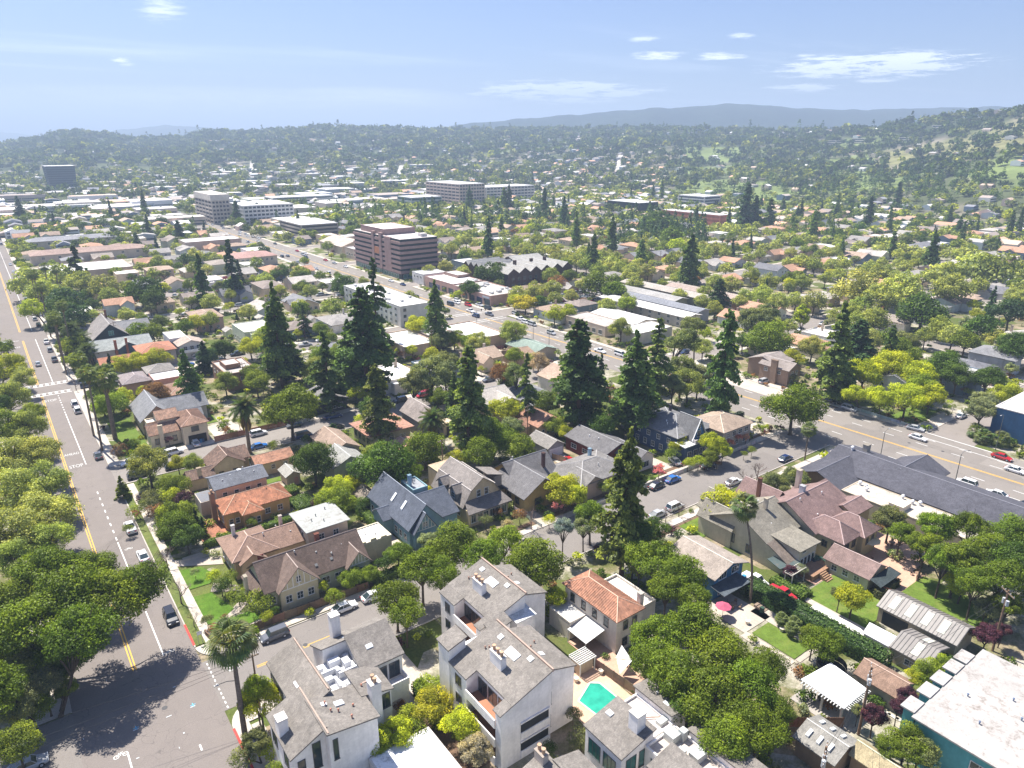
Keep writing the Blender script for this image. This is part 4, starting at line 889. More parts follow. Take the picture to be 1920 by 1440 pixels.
# ---- pink tan bungalow with rounded hip
PK = (.50, .36, .27); PR = (.30, .20, .155)
B = Bld('bungalow', 'pinkish tan bungalow with light brown roof and rounded bay behind the half timbered house', 33, 126)
B.hip(26.6, 122, 34, 131.4, 4.1, 2.3, PK, PR, ov=.7); B.gable(31.5, 121.8, 40.4, 129.4, 4.1, 2.0, 'x', PK, PR); B.gable(27.4, 120.6, 31.6, 124, 3.9, 1.3, 'y', PK, PR)
B.chim(28.6, 129, 5, 7.6, .6, .6, (.6, .6, .62)); B.chim(37.4, 127.8, 5, 7.3, .6, .6, (.5, .46, .44)); B.row('-x', 26.6, 123, 131, 4, .8, 1.2, 1.8, 0, (.6, .6, .6)); B.row('-y', 121.8, 33, 40, 2, 1.6, 1.6, 1, 0, (.2, .12, .1)); B.win('-y', 120.6, 29.6, 1.6, 1, 1)
b = MB(); b.box(30.3, 120.5, 1.2, 31.4, 120.62, 4.6); B.o(b, 'shutter_panel', 'painted wood', (.18, .04, .04)); B.vents([(33, 125, 6), (36, 126.5, 5.9), (38, 124, 5.2)])
# ---- two storey box, white garage
B = Bld('flat_house', 'two storey beige box house with pale grey flat roof', 44, 124); B.flat(39.9, 119.6, 48, 128, 6.6, (.46, .40, .34), (.36, .37, .35), par=0)
B.roof([[(39.4, 119.1, 6.8), (48.5, 119.1, 6.8), (48.5, 128.5, 6.8), (39.4, 128.5, 6.8)]], (.36, .37, .35), .2, 'flat roof membrane', False); B.row('-y', 119.6, 41, 47, 2, 4.3, 1, 1.1); B.row('-x', 39.9, 121, 127, 2, 4.3, .9, 1); B.vents([(42, 123, 6.9), (43.4, 124.4, 6.9), (44, 121.6, 6.9), (46, 126, 6.9)], (.3, .3, .3))
B = Bld('flat_garage', 'square flat roofed building with bright white roof and stepped cream parapet', 50, 115, 'garage'); B.flat(47.3, 112.6, 54, 118.6, 4.2, (.52, .48, .36), (.85, .83, .78), par=.3, parc=(.6, .57, .48)); B.vents([(50, 116, 4.4), (51.5, 114.4, 4.4)], (.2, .2, .2))
for i in range(3): b = MB(); b.box(47.4+i*2.2, 112.55, 4.5, 48.6+i*2.2, 112.8, 4.8+.2*(i == 1)); B.o(b, 'parapet_step', 'stucco', (.52, .48, .36))
# ---- red tile house
B = Bld('tiled_house', 'ochre house with bright orange red clay tile hip roof between clipped hedges', 37, 144, tile=True); OC_ = (.47, .33, .16); RO = (.43, .20, .12)
B.hip(30.2, 141.2, 43.8, 148.2, 4.0, 2.2, OC_, RO); B.hip(33.4, 138.9, 37, 143.5, 3.9, 1.5, OC_, RO); B.chim(29.3, 146.8, 0, 6.8, 1, 1, (.30, .20, .15), 1)
B.row('-y', 138.9, 33.6, 36.8, 3, 1.4, .7, 1.2); B.row('-y', 141.2, 37.6, 43, 2, 1.5, 1, 1.1); B.row('-y', 141.2, 30.6, 33.2, 2, 1.3, .8, 1.1); B.row('-x', 30.2, 142, 148, 2, 1.2, 1.1, 1.4); B.vents([(36, 145.2, 5.8), (40, 144, 5.6), (33, 143, 5)], (.15, .1, .08))
sheet('terrace', [(24.8, 138.2, 33.3, 148), (30, 136.6, 44, 138.8)], 'clay tile', .25, (.34, .15, .09))
b = MB()
for i in range(24): b.box(31+i*.55, 137.0, .25, 31.35+i*.55, 138.2, .42)
b.obj('tile_coping', 'clay tile', col=(.46, .2, .12), kind='structure')
# ---- long slate roofed two storey
B = Bld('long_house', 'long two storey tan house with slate blue low roof behind the orange tiled house', 36, 153); SL = (.17, .18, .205)
B.gable(30.9, 150.2, 42, 157.2, 5.8, 1.3, 'x', (.44, .38, .32), SL); B.flat(27.6, 150.6, 30.89, 156, 3.4, (.4, .38, .36), SL, par=0); B.row('-y', 150.2, 31.5, 41.5, 4, 3.4, .9, 1.1); B.row('-x', 30.9, 151, 156.5, 2, 3.4, .9, 1.1); B.sky_(37.4, 154.8, 6.9, .8, .8); B.vents([(33, 152, 6.5), (35, 153, 6.7), (40, 152.3, 6.6), (38.6, 156, 6.5)], (.7, .7, .7))
# ---- brown tile cottages by the second street
BT = (.24, .165, .13)
B = Bld('tiled_cottage', 'cream cottage with weathered brown tile gables beside the second cross street', 38, 169, tile=True); CW = (.50, .42, .30)
B.gable(34, 165.8, 41.5, 172.6, 3.9, 2.4, 'y', CW, BT); B.gable(37, 168.5, 43.4, 174.6, 3.7, 1.8, 'x', CW, BT); B.gable(28.6, 164.6, 33.99, 168.4, 3, 1.3, 'x', CW, BT); B.chim(31, 165, 2, 5.2, .9, .7, (.45, .38, .3)); B.row('-y', 165.8, 34.4, 41, 2, 1.3, 1, 1.2, 1, (.25, .17, .12)); B.row('-x', 34, 167, 172, 1, 1.3, 1, 1.2)
B = Bld('tiled_cottage', 'low tan cottage with faded orange tile roof next to the street trees', 47, 165, tile=True)
B.gable(43.6, 162.6, 52.4, 167.6, 3.4, 1.3, 'x', CW, (.44, .24, .16)); B.row('-y', 162.6, 46, 52, 2, 1.4, .9, 1)
B = Bld('garage', 'small grey roofed garden garage with tan walls beside the big oak', 49, 156, 'garage'); B.gable(47.6, 153.4, 50.8, 158.2, 2.7, .9, 'y', (.48, .38, .30), (.33, .32, .29)); B.door('-y', 153.4, 49.8, 1, 2, (.6, .3, .25))
B = Bld('green_house', 'pale green house with grey and brown gabled roofs between two dark oaks', 62, 156); GW = (.36, .42, .33)
B.gable(57.2, 147.8, 65.6, 156.6, 4.3, 1.9, 'y', GW, (.33, .33, .31)); B.gable(60.2, 156, 67.5, 169, 4.4, 1.8, 'y', (.4, .35, .28), (.32, .24, .19)); B.gable(60.5, 146.6, 65.2, 150, 3.7, 1.2, 'y', GW, (.33, .33, .31)); B.win('-y', 146.6, 62.8, 1.4, 1.3, 1.2, 1, None, GG); B.row('-x', 60.2, 157, 168, 3, 1.4, 1, 1.1)
# ---- blue tudor
BL = (.20, .34, .42); BS = (.115, .13, .165)
B = Bld('blue_house', 'light blue half timbered house with slate blue steep roof and two skylights', 63, 120); 
B.gable(57.8, 112.2, 65.4, 130, 4.6, 4.2, 'y', BL, BS); B.gable(62.5, 112.8, 69.4, 124, 4.6, 3.2, 'x', BL, BS); B.gable(58.4, 111, 63.2, 116, 4.2, 3.4, 'y', BL, BS, timber=True); B.gable(55.9, 119.5, 59.5, 124.5, 3.9, 1.4, 'x', BL, BS); B.flat(65.41, 124.1, 69, 130, 5.6, BL, (.3, .32, .35), par=.3)
B.sky_(59.6, 122, 6.9, 1.3, .7, (1.1, 0)); B.sky_(59.6, 117.6, 6.9, 1.3, .7, (1.1, 0)); B.chim(66, 126.8, 5, 8.2, .7, .7, (.25, .4, .55)); B.win('-y', 111, 60.8, 1.4, 2.4, 1.6, 1); B.win('-y', 111, 60.8, 4.7, .8, 1); B.row('-y', 112.8, 65, 69, 1, 1.4, 2, 1.4); B.row('-x', 57.8, 113, 119, 3, 1.3, .9, 1.3); B.row('-x', 57.8, 125, 130, 2, 1.3, .9, 1.3)
B = Bld('garage', 'small open garage with white half timbered gable beyond the blue house', 59, 135, 'garage'); B.gable(57, 132.6, 60.6, 138.4, 2.6, 1.3, 'y', (.62, .62, .62), (.27, .23, .19), timber=True); b = MB(); b.box(57.4, 132.56, 0, 60.2, 132.596, 2.2); B.o(b, 'opening_shade_panel', 'plain', (.02, .02, .02))  # black panel on the solid wall: shade inside the garage as colour
# ---- red brown flat roofs
B = Bld('ranch_house', 'tan ranch house with pale red flat hip roof partly hidden by a young redwood', 79, 165); B.hip(72.8, 160.6, 84.6, 171.2, 4.2, .8, (.42, .38, .28), (.42, .23, .17), ov=.9); B.row('-x', 72.8, 161, 171, 4, 1.4, 1.4, 1.5, 0, (.15, .12, .1)); B.row('-y', 160.6, 74, 84, 3, 1.4, 1.3, 1.2)
B = Bld('cottage', 'low blue grey cottage with pinkish brown roof below the young redwood', 81, 149); B.gable(77.6, 145.2, 84, 150, 3.1, .8, 'y', (.33, .36, .40), (.42, .25, .18)); B.gable(76, 150.4, 82, 155.6, 3.2, .8, 'y', (.4, .34, .28), (.42, .25, .18)); B.win('-y', 145.2, 82, 1.3, 1.4, 1.1)
# ---- gambrel
GT = (.47, .40, .29); GR = (.25, .225, .21)
B = Bld('gambrel_house', 'tan barn roofed house with two dormers and a glazed front porch', 77, 119); b = MB(); x0, x1, m_, y0, y1 = 72, 82, 77, 114.4, 127
prof = [(x0, 4.1), (x0+1.9, 7.1), (m_, 9.3), (x1-1.9, 7.1), (x1, 4.1)]
b.v = [(x, y0, z) for x, z in prof]+[(x, y1, z) for x, z in prof]; b.f = [(4,3,2,1,0),(5,6,7,8,9)]; b.box(x0, y0, 0, x1, y1, 4.1); B.o(b, 'wall', 'stucco', GT); occ(71, 111, 83, 132)
F = []
for (xa, za), (xb, zb_) in zip(prof, prof[1:]): F.append([(xa, y1+.4, za+.18), (xa, y0-.4, za+.18), (xb, y0-.4, zb_+.18), (xb, y1+.4, zb_+.18)])
F[0][0] = (x0-.4, y1+.4, 3.7); F[0][1] = (x0-.4, y0-.4, 3.7); F[3][2] = (x1+.4, y0-.4, 3.7); F[3][3] = (x1+.4, y1+.4, 3.7); B.roof(F, GR)
B.roof([[(71.3, 111.2, 3.5), (82.7, 111.2, 3.5), (81.6, 114.5, 5), (72.4, 114.5, 5)]], (.2, .18, .17), .2, caps=False, name='porch_roof'); B.wall(72, 112, 82, 114.39, 0, 3.5, GT)
for yy in (118.2, 123.2): B.gable(71.9, yy-1.3, 75.6, yy+1.3, 6.2, 1.2, 'x', (.25, .27, .29), GR, z0=4.2, ov=.35); B.win('-x', 71.9, yy, 4.7, 1.3, 1.2, 1, (.55, .62, .68))
B.row('-y', 112, 72.2, 81.8, 6, .9, 1.1, 1.7, 0, (.72, .72, .7)); B.row('-y', 114.4, 75, 79, 2, 5.2, .9, 1.5, 1, (.6, .65, .68)); B.row('-x', 72, 115, 126.5, 5, 1.2, 1, 1.5); B.flat(73.5, 127.01, 79.5, 131.6, 6.6, GT, (.5, .36, .25), par=.1); B.wall(81.99, 117, 84, 121.4, 4.4, 7, GR); B.roof([[(80, 116.8, 8.3), (84.3, 116.8, 7), (84.3, 121.6, 7), (80, 121.6, 8.3)]], GR, .2)
# ---- tan bungalow, grey ranch, garages, maroon ranch
DG = (.165, .16, .165); TB = (.45, .34, .16)
B = Bld('bungalow', 'ochre bungalow with charcoal crossed gables between barn roofed house and round bright tree', 90, 118)
B.gable(85, 109.8, 95.2, 121, 4.2, 3, 'y', TB, DG, ov=.8); B.gable(87.6, 116.4, 99, 125.2, 4.2, 3.2, 'x', TB, DG, ov=.8); B.chim(96.5, 117.6, 5, 8.6, .7, .7, (.10, .06, .06)); B.vents([(92, 123.6, 6.4)], (.6, .6, .6)); B.row('-x', 85, 111, 120, 3, 1.3, 1.4, 1.5, 1, (.2, .14, .08)); B.row('-y', 109.8, 87, 94, 2, 1.2, 1.6, 1.5, 1, (.2, .14, .08)); B.flat(83.6, 117, 84.99, 121.6, 3.1, TB, DG, par=0)
B = Bld('ranch_house', 'low house with wide dark grey hip roof behind the round bright tree', 106, 113); B.hip(99, 107, 114, 118, 3.9, 2.4, (.3, .24, .2), (.22, .21, .205), ov=.9); B.gable(99.5, 106.2, 105, 112, 3.8, 1.6, 'y', (.3, .24, .2), (.22, .21, .205)); B.chim(109.4, 115.6, 4, 7, .7, .7, (.3, .45, .6)); B.vents([(107, 110, 5.6), (112, 112, 5.4)]); B.row('-y', 107, 106, 113, 3, 1.3, 1.3, 1.2)
B = Bld('garage', 'grey gabled garage with a wide white door at the end of its drive', 110, 133, 'garage'); B.gable(107.3, 128.9, 112.6, 137, 2.9, 1.4, 'y', (.28, .3, .34), (.27, .255, .24)); B.door('-y', 128.9, 110, 4.4, 2.3, (.75, .76, .78))
B = Bld('ranch_house', 'maroon ranch house with charcoal roof and white gabled front wing', 119, 123); MR = (.13, .035, .03)
B.gable(115.2, 116, 125, 131, 3.7, 1.7, 'y', MR, DG); B.gable(119, 109.2, 125.2, 117.5, 3.5, 1.7, 'y', (.62, .6, .58), DG, ov=.7); B.row('-x', 115.2, 117, 130, 3, 1.3, 1.9, 1.1); B.row('-y', 109.2, 120, 124.4, 1, .9, 2.9, 1.5, 0); B.vents([(118, 125, 4.9), (118.4, 122, 5), (121.4, 127, 5.2)], (.8, .8, .8))
# ---- blue A-frame dormer house, hip house
NB = (.045, .08, .16); LG = (.19, .19, .195)
B = Bld('blue_gabled_house', 'dark blue two storey house with a steep white trimmed triangular gable over its porch', 139, 116)
B.hip(133.6, 109, 147, 125, 6, 2.8, NB, LG, ov=.8); B.gable(136.8, 106.8, 141.8, 113, 5.4, 4.9, 'y', (.05, .16, .36), LG, timber=False, ov=.3); B.roof([[(132.6, 105.4, 4.6), (144, 105.4, 4.6), (144, 108.9, 5.0), (132.6, 108.9, 5.0)]], (.6, .6, .6), .22, 'painted wood', False, 'porch_roof'); B.wall(133.6, 106, 143.4, 108.99, 0, 4.5, NB)
b = MB()
for sx_ in (-1, 1): b.thick([[(139.3+sx_*.1, 106.3, 10.6), (139.3+sx_*2.9, 106.3, 5.2), (139.3+sx_*2.9, 106.55, 5.2), (139.3+sx_*.1, 106.55, 10.6)]], .28)
B.o(b, 'barge_board', 'painted wood', (.78, .78, .78)); b = MB(); b.box(136.6, 105.5, 4.62, 144, 105.7, 5.6); b.box(136.6, 105.7, 4.62, 136.8, 106.7, 5.6); B.o(b, 'balcony_rail', 'painted wood', (.65, .6, .58))
B.win('-y', 106.8, 139.3, 8, .8, 1.2, 1); B.win('-y', 106.8, 139.3, 5.6, 1.2, 1.7, 0); B.row('-y', 106, 134, 143, 4, 1.1, 1.3, 1.6, 0); B.row('-x', 133.6, 110, 124, 4, 3.6, 1, 1.2); B.row('-y', 109, 142.6, 146.4, 1, 3.6, 1.4, 1.1); B.row('-x', 133.6, 110, 124, 5, .9, 1, 1.4); B.chim(142.4, 119.4, 6, 9.7, .6, .6, (.08, .08, .1)); B.chim(136, 121.8, 6, 9.6, .8, .8, (.25, .11, .07)); B.vents([(136, 114.6, 7.4), (136.8, 115.6, 7.6)], (.8,.8,.8))
B = Bld('hip_roof_house', 'two storey grey house with light brown hip roof beside the dark blue gabled house', 152, 110); B.hip(146.2, 104.4, 158, 114.6, 6, 2, (.35, .33, .31), (.36, .28, .22), ov=.9, z0=0); B.row('-y', 104.4, 147, 157.4, 4, 3.8, 1.4, 1.2, 1); B.row('-x', 146.2, 105.4, 113.6, 2, 3.8, 1.3, 1.2); B.row('-y', 104.4, 147, 157.4, 3, 1, 1.4, 1.2, 1)
B = Bld('cottage', 'tan cottage with salmon brown gable roof behind the shrubs and redwoods', 117, 144); B.gable(112.5, 139.5, 121, 149, 4, 2, 'y', (.5, .4, .27), (.36, .2, .14)); B.row('-y', 139.5, 113.4, 120.4, 4, 1.4, .8, 1.3); B.gable(104, 143, 112.4, 148, 3.4, 1.4, 'x', (.5, .4, .27), (.36, .2, .14))
B = Bld('shingle_cottage', 'grey barn shaped cottage with arched entrance behind the feather palm', 92, 166); B.gable(87.6, 160, 94, 171, 5, 3, 'y', (.3, .29, .29), (.32, .28, .26)); B.wall(93.4, 157.6, 97, 161, 0, 3.6, (.5, .42, .34)); B.win('-y', 160, 90.8, 4.6, 1, 1.2); B.door('-y', 157.6, 95, 1.3, 2.4, (.06, .04, .03))

# ---- long dark roofed hall by the highway
DR = (.095, .095, .115); STN = (.22, .16, .12)
B = Bld('hall', 'long hall with charcoal crossed gable roofs and stone end wall at the highway corner', 155, 65, 'hall')
B.gable(144.6, 71.6, 156, 81, 4.4, 1.9, 'x', STN, DR, ov=1.3); B.gable(152.6, 38, 168, 80, 4.6, 2.3, 'y', (.35, .3, .25), DR, ov=.9); B.gable(160, 60.5, 171.5, 70, 4.4, 2.2, 'x', (.35, .3, .25), DR, ov=.9)
B.flat(143.6, 40, 151.5, 70.2, 4.1, (.42, .38, .32), (.52, .47, .40), par=.15); B.wall(144, 57, 147.6, 60, 4.2, 5.4, (.6, .56, .5)); B.chim(164.5, 76, 5, 7.6, 1.6, 1.2, (.35, .33, .3))
for x, y, z in ((160, 77.2, 7.2), (149.3, 69, 4.4), (149, 67.5, 4.3), (147.6, 66.6, 4.3), (150.3, 60, 4.4), (149.6, 57.6, 4.4), (150.4, 56.4, 4.4)):
    b = MB(); b.tube((x, y, z-.3), (x, y, z+.5), .3, .3, 8); b.tube((x, y, z+.5), (x, y, z+.8), .45, .25, 8); B.o(b, 'roof_vent', 'metal sheet', (.7, .7, .72))
for i in range(9): b = MB(); b.box(144.2, 71.45, .0, 144.56, 71.6, 4); 
B.row('-y', 71.6, 147, 151.4, 3, .5, 1, 2.6, 0, (.12, .1, .09)); B.win('-x', 144.6, 79, .8, 1.6, 2.4, 0, (.12, .1, .09))
# ---- brown violet shingle house, olive grey house, blue house
YW = (.42, .38, .24); BV = (.235, .16, .15)
B = Bld('big_house', 'large yellow house with violet brown shingle roofs and many gables left of long hall', 128, 68)
B.gable(121, 63, 135, 76, 5.2, 3.7, 'x', (.44, .42, .34), BV, ov=.7); B.gable(123, 74.5, 130, 83, 4.2, 3, 'y', YW, BV); B.hip(121.6, 57.4, 127.2, 66, 4.9, 2.6, YW, BV); B.hip(127.21, 56.4, 132.6, 64, 4.8, 2.4, YW, BV); B.gable(132.6, 61.4, 139, 66.2, 5.6, 1.1, 'x', YW, BV); B.shed(130, 66.6, 138.6, 71.4, (5.6, 5.6, 7.6, 7.6), YW, BV)
B.chim(133, 74.6, 5, 10.4, 1, .9, (.55, .5, .45)); B.chim(127.2, 70.2, 7, 10.2, .9, 1.0, (.5, .53, .6)); B.vents([(124, 68.6, 8.7), (131, 68, 8.3), (125, 65, 6.4), (133, 70, 7.8)], (.8, .8, .8))
B.win('-x', 121, 69.6, 5.1, 2.0, 1.5, 0, (.12, .11, .1)); B.win('-x', 121, 66, 1.4, 1.6, 1.3); B.row('-y', 57.4, 122, 127, 2, 2.8, 1.2, 1.3, 1, (.14, .12, .1)); B.row('-y', 56.4, 128, 132, 2, 2.6, .8, 1.2, 1, (.14, .12, .1)); B.row('-x', 121.6, 58, 62, 2, 2.6, 1, 1.2, 1, (.14, .12, .1))
OG = (.255, .235, .195)
B = Bld('big_house', 'large cream house with olive grey roof and catslide gable beside the tall fan palm', 114, 70)
B.gable(110, 66.4, 120.6, 79, 5.3, 3.2, 'x', (.46, .44, .36), OG, ov=.7); B.gable(112, 76, 118.4, 84, 4.8, 2.8, 'y', (.46, .44, .36), OG); B.gable(109.6, 74, 114, 82, 4.4, 2.6, 'y', (.46, .44, .36), OG)
B.shed(109.9, 61.4, 112.4, 66.39, (2.9, 2.9, 5.3, 5.3), (.46, .44, .36), (.2, .165, .14), .4); B.shed(112.41, 60.8, 118.4, 66.39, (5.0, 4.8, 5.4, 5.5), (.46, .45, .4), OG, .5)
B.chim(116.4, 71.4, 8, 10.2, .7, .7, (.55, .5, .42)); B.chim(121.6, 76.6, 5, 11, .7, .7, (.18, .09, .07)); B.vents([(112, 75, 7.9), (114, 74.4, 8), (117, 73.6, 8.3), (114.6, 68.6, 6.2)], (.8, .8, .8))
B.win('-x', 110, 74.6, 1.6, 2.4, 1.8, 0, (.1, .1, .1)); B.win('-x', 110, 70, .9, 1, 1.7, 0, (.12, .13, .2)); B.row('-y', 60.8, 113, 118, 4, 1, .9, 1.8, 0, (.66, .7, .72)); B.win('-y', 60.8, 114.2, 4, 1, .9); B.row('-y', 66.39, 110, 112, 1, 3.6, .7, 1)
b = MB(); b.thick([[(107.2, 61.2, 2.9), (112.4, 59.9, 2.9), (112.4, 64, 3.1), (108, 64.5, 3.1)]], .12); B.o(b, 'porch_roof', 'flat roof membrane', (.07, .10, .10))
r_ = lattice('pergola', 'small pale slatted pergola on the porch of the olive roofed house', 107.2, 58.6, 111.6, 60.2, 2.7, 2, 11, (.55, .52, .46))
BB = (.055, .17, .33)
B = Bld('blue_house', 'bright blue house with low tan gable roof above the garden patio', 97, 69); B.gable(92.8, 65, 101, 75, 5.0, 1.4, 'y', BB, (.36, .31, .27), ov=.8); B.roof([[(92, 62, 2.9), (99.4, 62, 2.9), (99.4, 65, 3.3), (92, 65, 3.3)]], (.10, .12, .14), .14, caps=False, name='porch_roof'); B.row('-y', 65, 93.4, 100.6, 2, 3.7, 2, 1.3, 0, (.65, .68, .7)); B.row('-y', 65, 93.4, 100.6, 2, .6, 1.7, 2, 0, (.65, .68, .7)); B.row('-x', 92.8, 66, 74, 3, 3.6, 1, 1.2)
B = Bld('garden_house', 'low garden house with violet brown gable roof below the large yellow house', 121, 53.4, 'outbuilding'); B.gable(117.8, 50, 124, 58.4, 2.7, 1.7, 'y', (.42, .42, .36), (.24, .17, .155), ov=.4); B.roof([[(117.2, 47.4, 2.4), (124.6, 47.4, 2.4), (124.4, 49.6, 2.9), (117.4, 49.6, 2.9)]], (.05, .065, .07), .12, caps=False, name='porch_roof'); B.row('-x', 117.8, 51, 57.6, 3, 1, 1, 1)
# ---- ribbed metal sheds, tent, pavilion, outbuildings
def metalshed(label, x0, y0, x1, y1, h, rise, axis, lights):
    B = Bld('metal_shed', label, (x0+x1)/2, (y0+y1)/2, 'shed'); B.near = False; MG = (.235, .215, .20); B.roofmat = 'metal sheet'
    B.gable(x0, y0, x1, y1, h, rise, axis, (.34, .30, .24), MG, ov=.35); m = (x0+x1)/2; k = rise/((x1-x0)/2); b = MB(); a = y0-.3
    while a < y1+.3:
        for sx_ in (-1, 1): b.thick([[(m, a, h+rise+.24), (m+sx_*((x1-x0)/2+.33), a, h-k*.33+.24), (m+sx_*((x1-x0)/2+.33), a+.09, h-k*.33+.24), (m, a+.09, h+rise+.24)]], .07)
        a += .62
    B.o(b, 'standing_seam', 'metal sheet', (.15, .14, .135), kind='stuff')
    for sx_, y in lights:
        b = MB(); P = [(m+sx_*.5, y-.55), (m+sx_*((x1-x0)/2-.3), y-.55), (m+sx_*((x1-x0)/2-.3), y+.55), (m+sx_*.5, y+.55)]; b.thick([[(px, py, h+rise-k*abs(px-m)+.262) for px, py in P]], .05); B.o(b, 'skylight', 'plain', (.5, .5, .43))
    return B
B = metalshed('long grey ribbed metal shed with four pale roof lights', 111, 32.4, 117.6, 44.6, 3, 1.5, 'y', [(-1, 35), (-1, 37.6), (-1, 40.2), (-1, 42.8)]); b = MB(); b.box(110.97, 39.6, 0, 110.996, 43.8, 2.4); B.o(b, 'opening_shade_panel', 'plain', (.03, .035, .04))  # dark panel on the shed wall paints the shade inside its doorway
B = metalshed('short grey ribbed metal shed with two pale roof lights beside the white tent', 102.8, 33, 109.4, 38.3, 2.7, 1.1, 'y', [(-1, 35.2), (1, 35.2)]); B.win('-x', 102.8, 35.4, 1, 1.4, .9)
B = Bld('tent', 'white canopy tent between the two metal sheds and the long hedge', 105, 41, 'tent'); B.roofmat = 'painted wood'; B.near = False; B.gable(103.4, 38.9, 106.6, 43, 2, 1.1, 'y', (.62, .63, .64), (.82, .82, .83), ov=.15)
B = Bld('pavilion', 'open garden pavilion with a bright white flat roof and carved rafters', 87, 39, 'pavilion'); B.roof([[(84, 35.6, 3.2), (90.2, 35.6, 3.2), (91, 41.7, 3.3), (84.2, 42.4, 3.3)]], (.85, .85, .86), .18, 'painted wood', False)
for i in range(14):
    b = MB(); b.box(84.3+i*.45, 35.1, 2.95, 84.42+i*.45, 36.6, 3.12); B.o(b, 'rafter', 'painted wood', (.7, .7, .66)); b = MB(); b.box(83.6, 36+i*.46, 2.94, 85, 36.12+i*.46, 3.1); B.o(b, 'rafter', 'painted wood', (.7, .7, .66))
for x, y in ((84.5, 36.1), (90, 36.1), (84.6, 42), (90.4, 41.4), (84.5, 39)): b = MB(); b.box(x-.14, y-.14, 0, x+.14, y+.14, 3.0); B.o(b, 'post', 'painted wood', (.62, .6, .55))
sheet('patio', [(83, 35, 92, 43)], 'concrete', .06, (.36, .33, .30)); b = MB(); b.box(-1.1, -.5, .4, 1.1, .5, .9); b.box(-1.2, .3, .4, 1.2, .6, 1.1); b.box(-1, -.4, 0, 1, .4, .4); tag(b.obj('garden_sofa', 'stucco', loc=(87, 39.8, .06), col=(.12, .11, .1)), 'dark garden sofa under the white roofed pavilion', 'sofa')
B = Bld('garage', 'garage with brown shingle roof between the white pavilion and a yellow green tree', 95, 36, 'garage'); B.gable(92.6, 32.4, 97.2, 38.4, 2.8, 1.2, 'y', (.3, .28, .24), (.27, .18, .135), ov=.4)
B = Bld('workshop', 'grey shingled workshop roof with six white skylights at the lower right', 77, 34, 'outbuilding'); B.gable(74.4, 31.6, 80, 36.8, 3, 1.0, 'y', (.33, .24, .16), (.27, .26, .24), ov=.4)
for i in range(3): B.sky_(75.6, 32.8+i*1.5, 3.75, 1.1, .42, (.35, 0)); B.sky_(78.7, 32.8+i*1.5, 3.75, 1.1, .42, (-.35, 0))
B = Bld('workshop', 'tan boarded shed roof at the bottom edge right of the six skylight workshop', 79, 28.5, 'outbuilding'); B.gable(77.8, 25, 81, 31, 2.8, 1, 'y', (.3, .22, .15), (.38, .32, .2), ov=.3)
# ---- teal apartment block with notched white roof
TL = (.11, .36, .40)
B = Bld('teal_apartment_block', 'teal apartment block with a huge dirty white roof at the lower right corner', 95, 22, 'apartment block')
B.flat(85.8, 12, 106, 27.4, 7, TL, (.72, .69, .66), par=0)
ed = MB()
B.roof([[(85.3, 11, 7.12), (107, 11, 7.12), (107, 27.8, 7.12), (85.3, 27.8, 7.12)]], (.40, .38, .36), .22, 'flat roof membrane', False)
for i, x in enumerate((86, 90.4, 94.2, 98, 101.4)): B.wall(x+.3, 27.81, x+2.6, 29.2, 0, 7.05, TL); B.roof([[(x, 27.81, 7.3), (x+2.9, 27.81, 7.3), (x+2.9, 29.6, 7.3), (x, 29.6, 7.3)]], (.42, .4, .38), .2, 'flat roof membrane', False)
B.win('-x', 85.8, 19.6, 3.6, 1.9, 2.0, 1); B.win('-x', 85.8, 16, 3.6, 1.9, 2.0, 1); B.vents([(95, 25, 7.2), (91, 22, 7.2), (99, 21, 7.2), (96, 19, 7.2), (93, 17, 7.2)], (.15, .2, .3))
# ---- across the highway
B = Bld('blue_block', 'plain blue sided block with white flat roof at the right edge beyond the highway', 226, 57, 'apartment block'); B.flat(215.5, 40, 238, 67.4, 8.5, (.035, .10, .22), (.75, .75, .75), par=.25, parc=(.6, .6, .6)); B.row('-x', 215.5, 44, 56, 2, 2, 1.4, 2)
BK = (.27, .20, .16)
B = Bld('brick_flats', 'brown brick apartment house with grey gables and tall tapering chimney beyond the highway', 213, 133, 'apartment house'); B.gable(207, 125, 214, 136, 5.6, 1.8, 'y', BK, (.3, .26, .24)); B.gable(209, 131, 219, 142, 5.6, 1.8, 'x', BK, (.3, .26, .24)); B.chim(206.3, 130, 0, 8.2, 1, 2.2, BK); B.row('-y', 125, 208, 213, 2, 3.6, 1.2, 1.2); B.row('-x', 207, 126, 136, 2, 3.6, 1.3, 1.2); B.row('-y', 125, 208, 213, 2, .9, 1.2, 1.2)
B = Bld('white_house', 'white house almost hidden behind the bright green tree clump beyond the highway', 226, 100); B.gable(222, 92, 234, 104, 5.8, 2.4, 'x', (.62, .65, .62), (.3, .3, .32)); B.row('-x', 222, 93, 103, 3, 3.4, 1, 1.8)
BRK = (.30, .215, .215)
B = Bld('office_block', 'seven storey brown violet office block with dark window bands and stepped corner', 208, 404, 'office block', tile=False)
for k in range(7):
    z = 3.2+k*2.85; B.wall(195.4, 372.4, 221.6, 436, z, z+1.55, BRK, 'spandrel')
B.wall(196, 373, 221, 435.4, 0, 23.1, (.04, .05, .055), 'window_band'); B.wall(195.39, 384, 197, 392, 3.2, 23.4, BRK, 'pier'); B.wall(195.2, 396, 197, 399, 3.2, 25, BRK, 'pier'); B.wall(195.2, 406, 197, 409, 3.2, 25, BRK, 'pier'); B.wall(195.3, 399.2, 196.5, 405.8, 12, 16, (.42, .20, .12), 'panel')
B.flat(197.5, 396, 219, 428, 26.6, BRK, (.74, .66, .62), z0=23.2, par=.3); b = MB(); b.box(196, 373, 23.12, 221, 435.4, 23.3); B.o(b, 'roof', 'flat roof membrane', (.62, .56, .54))
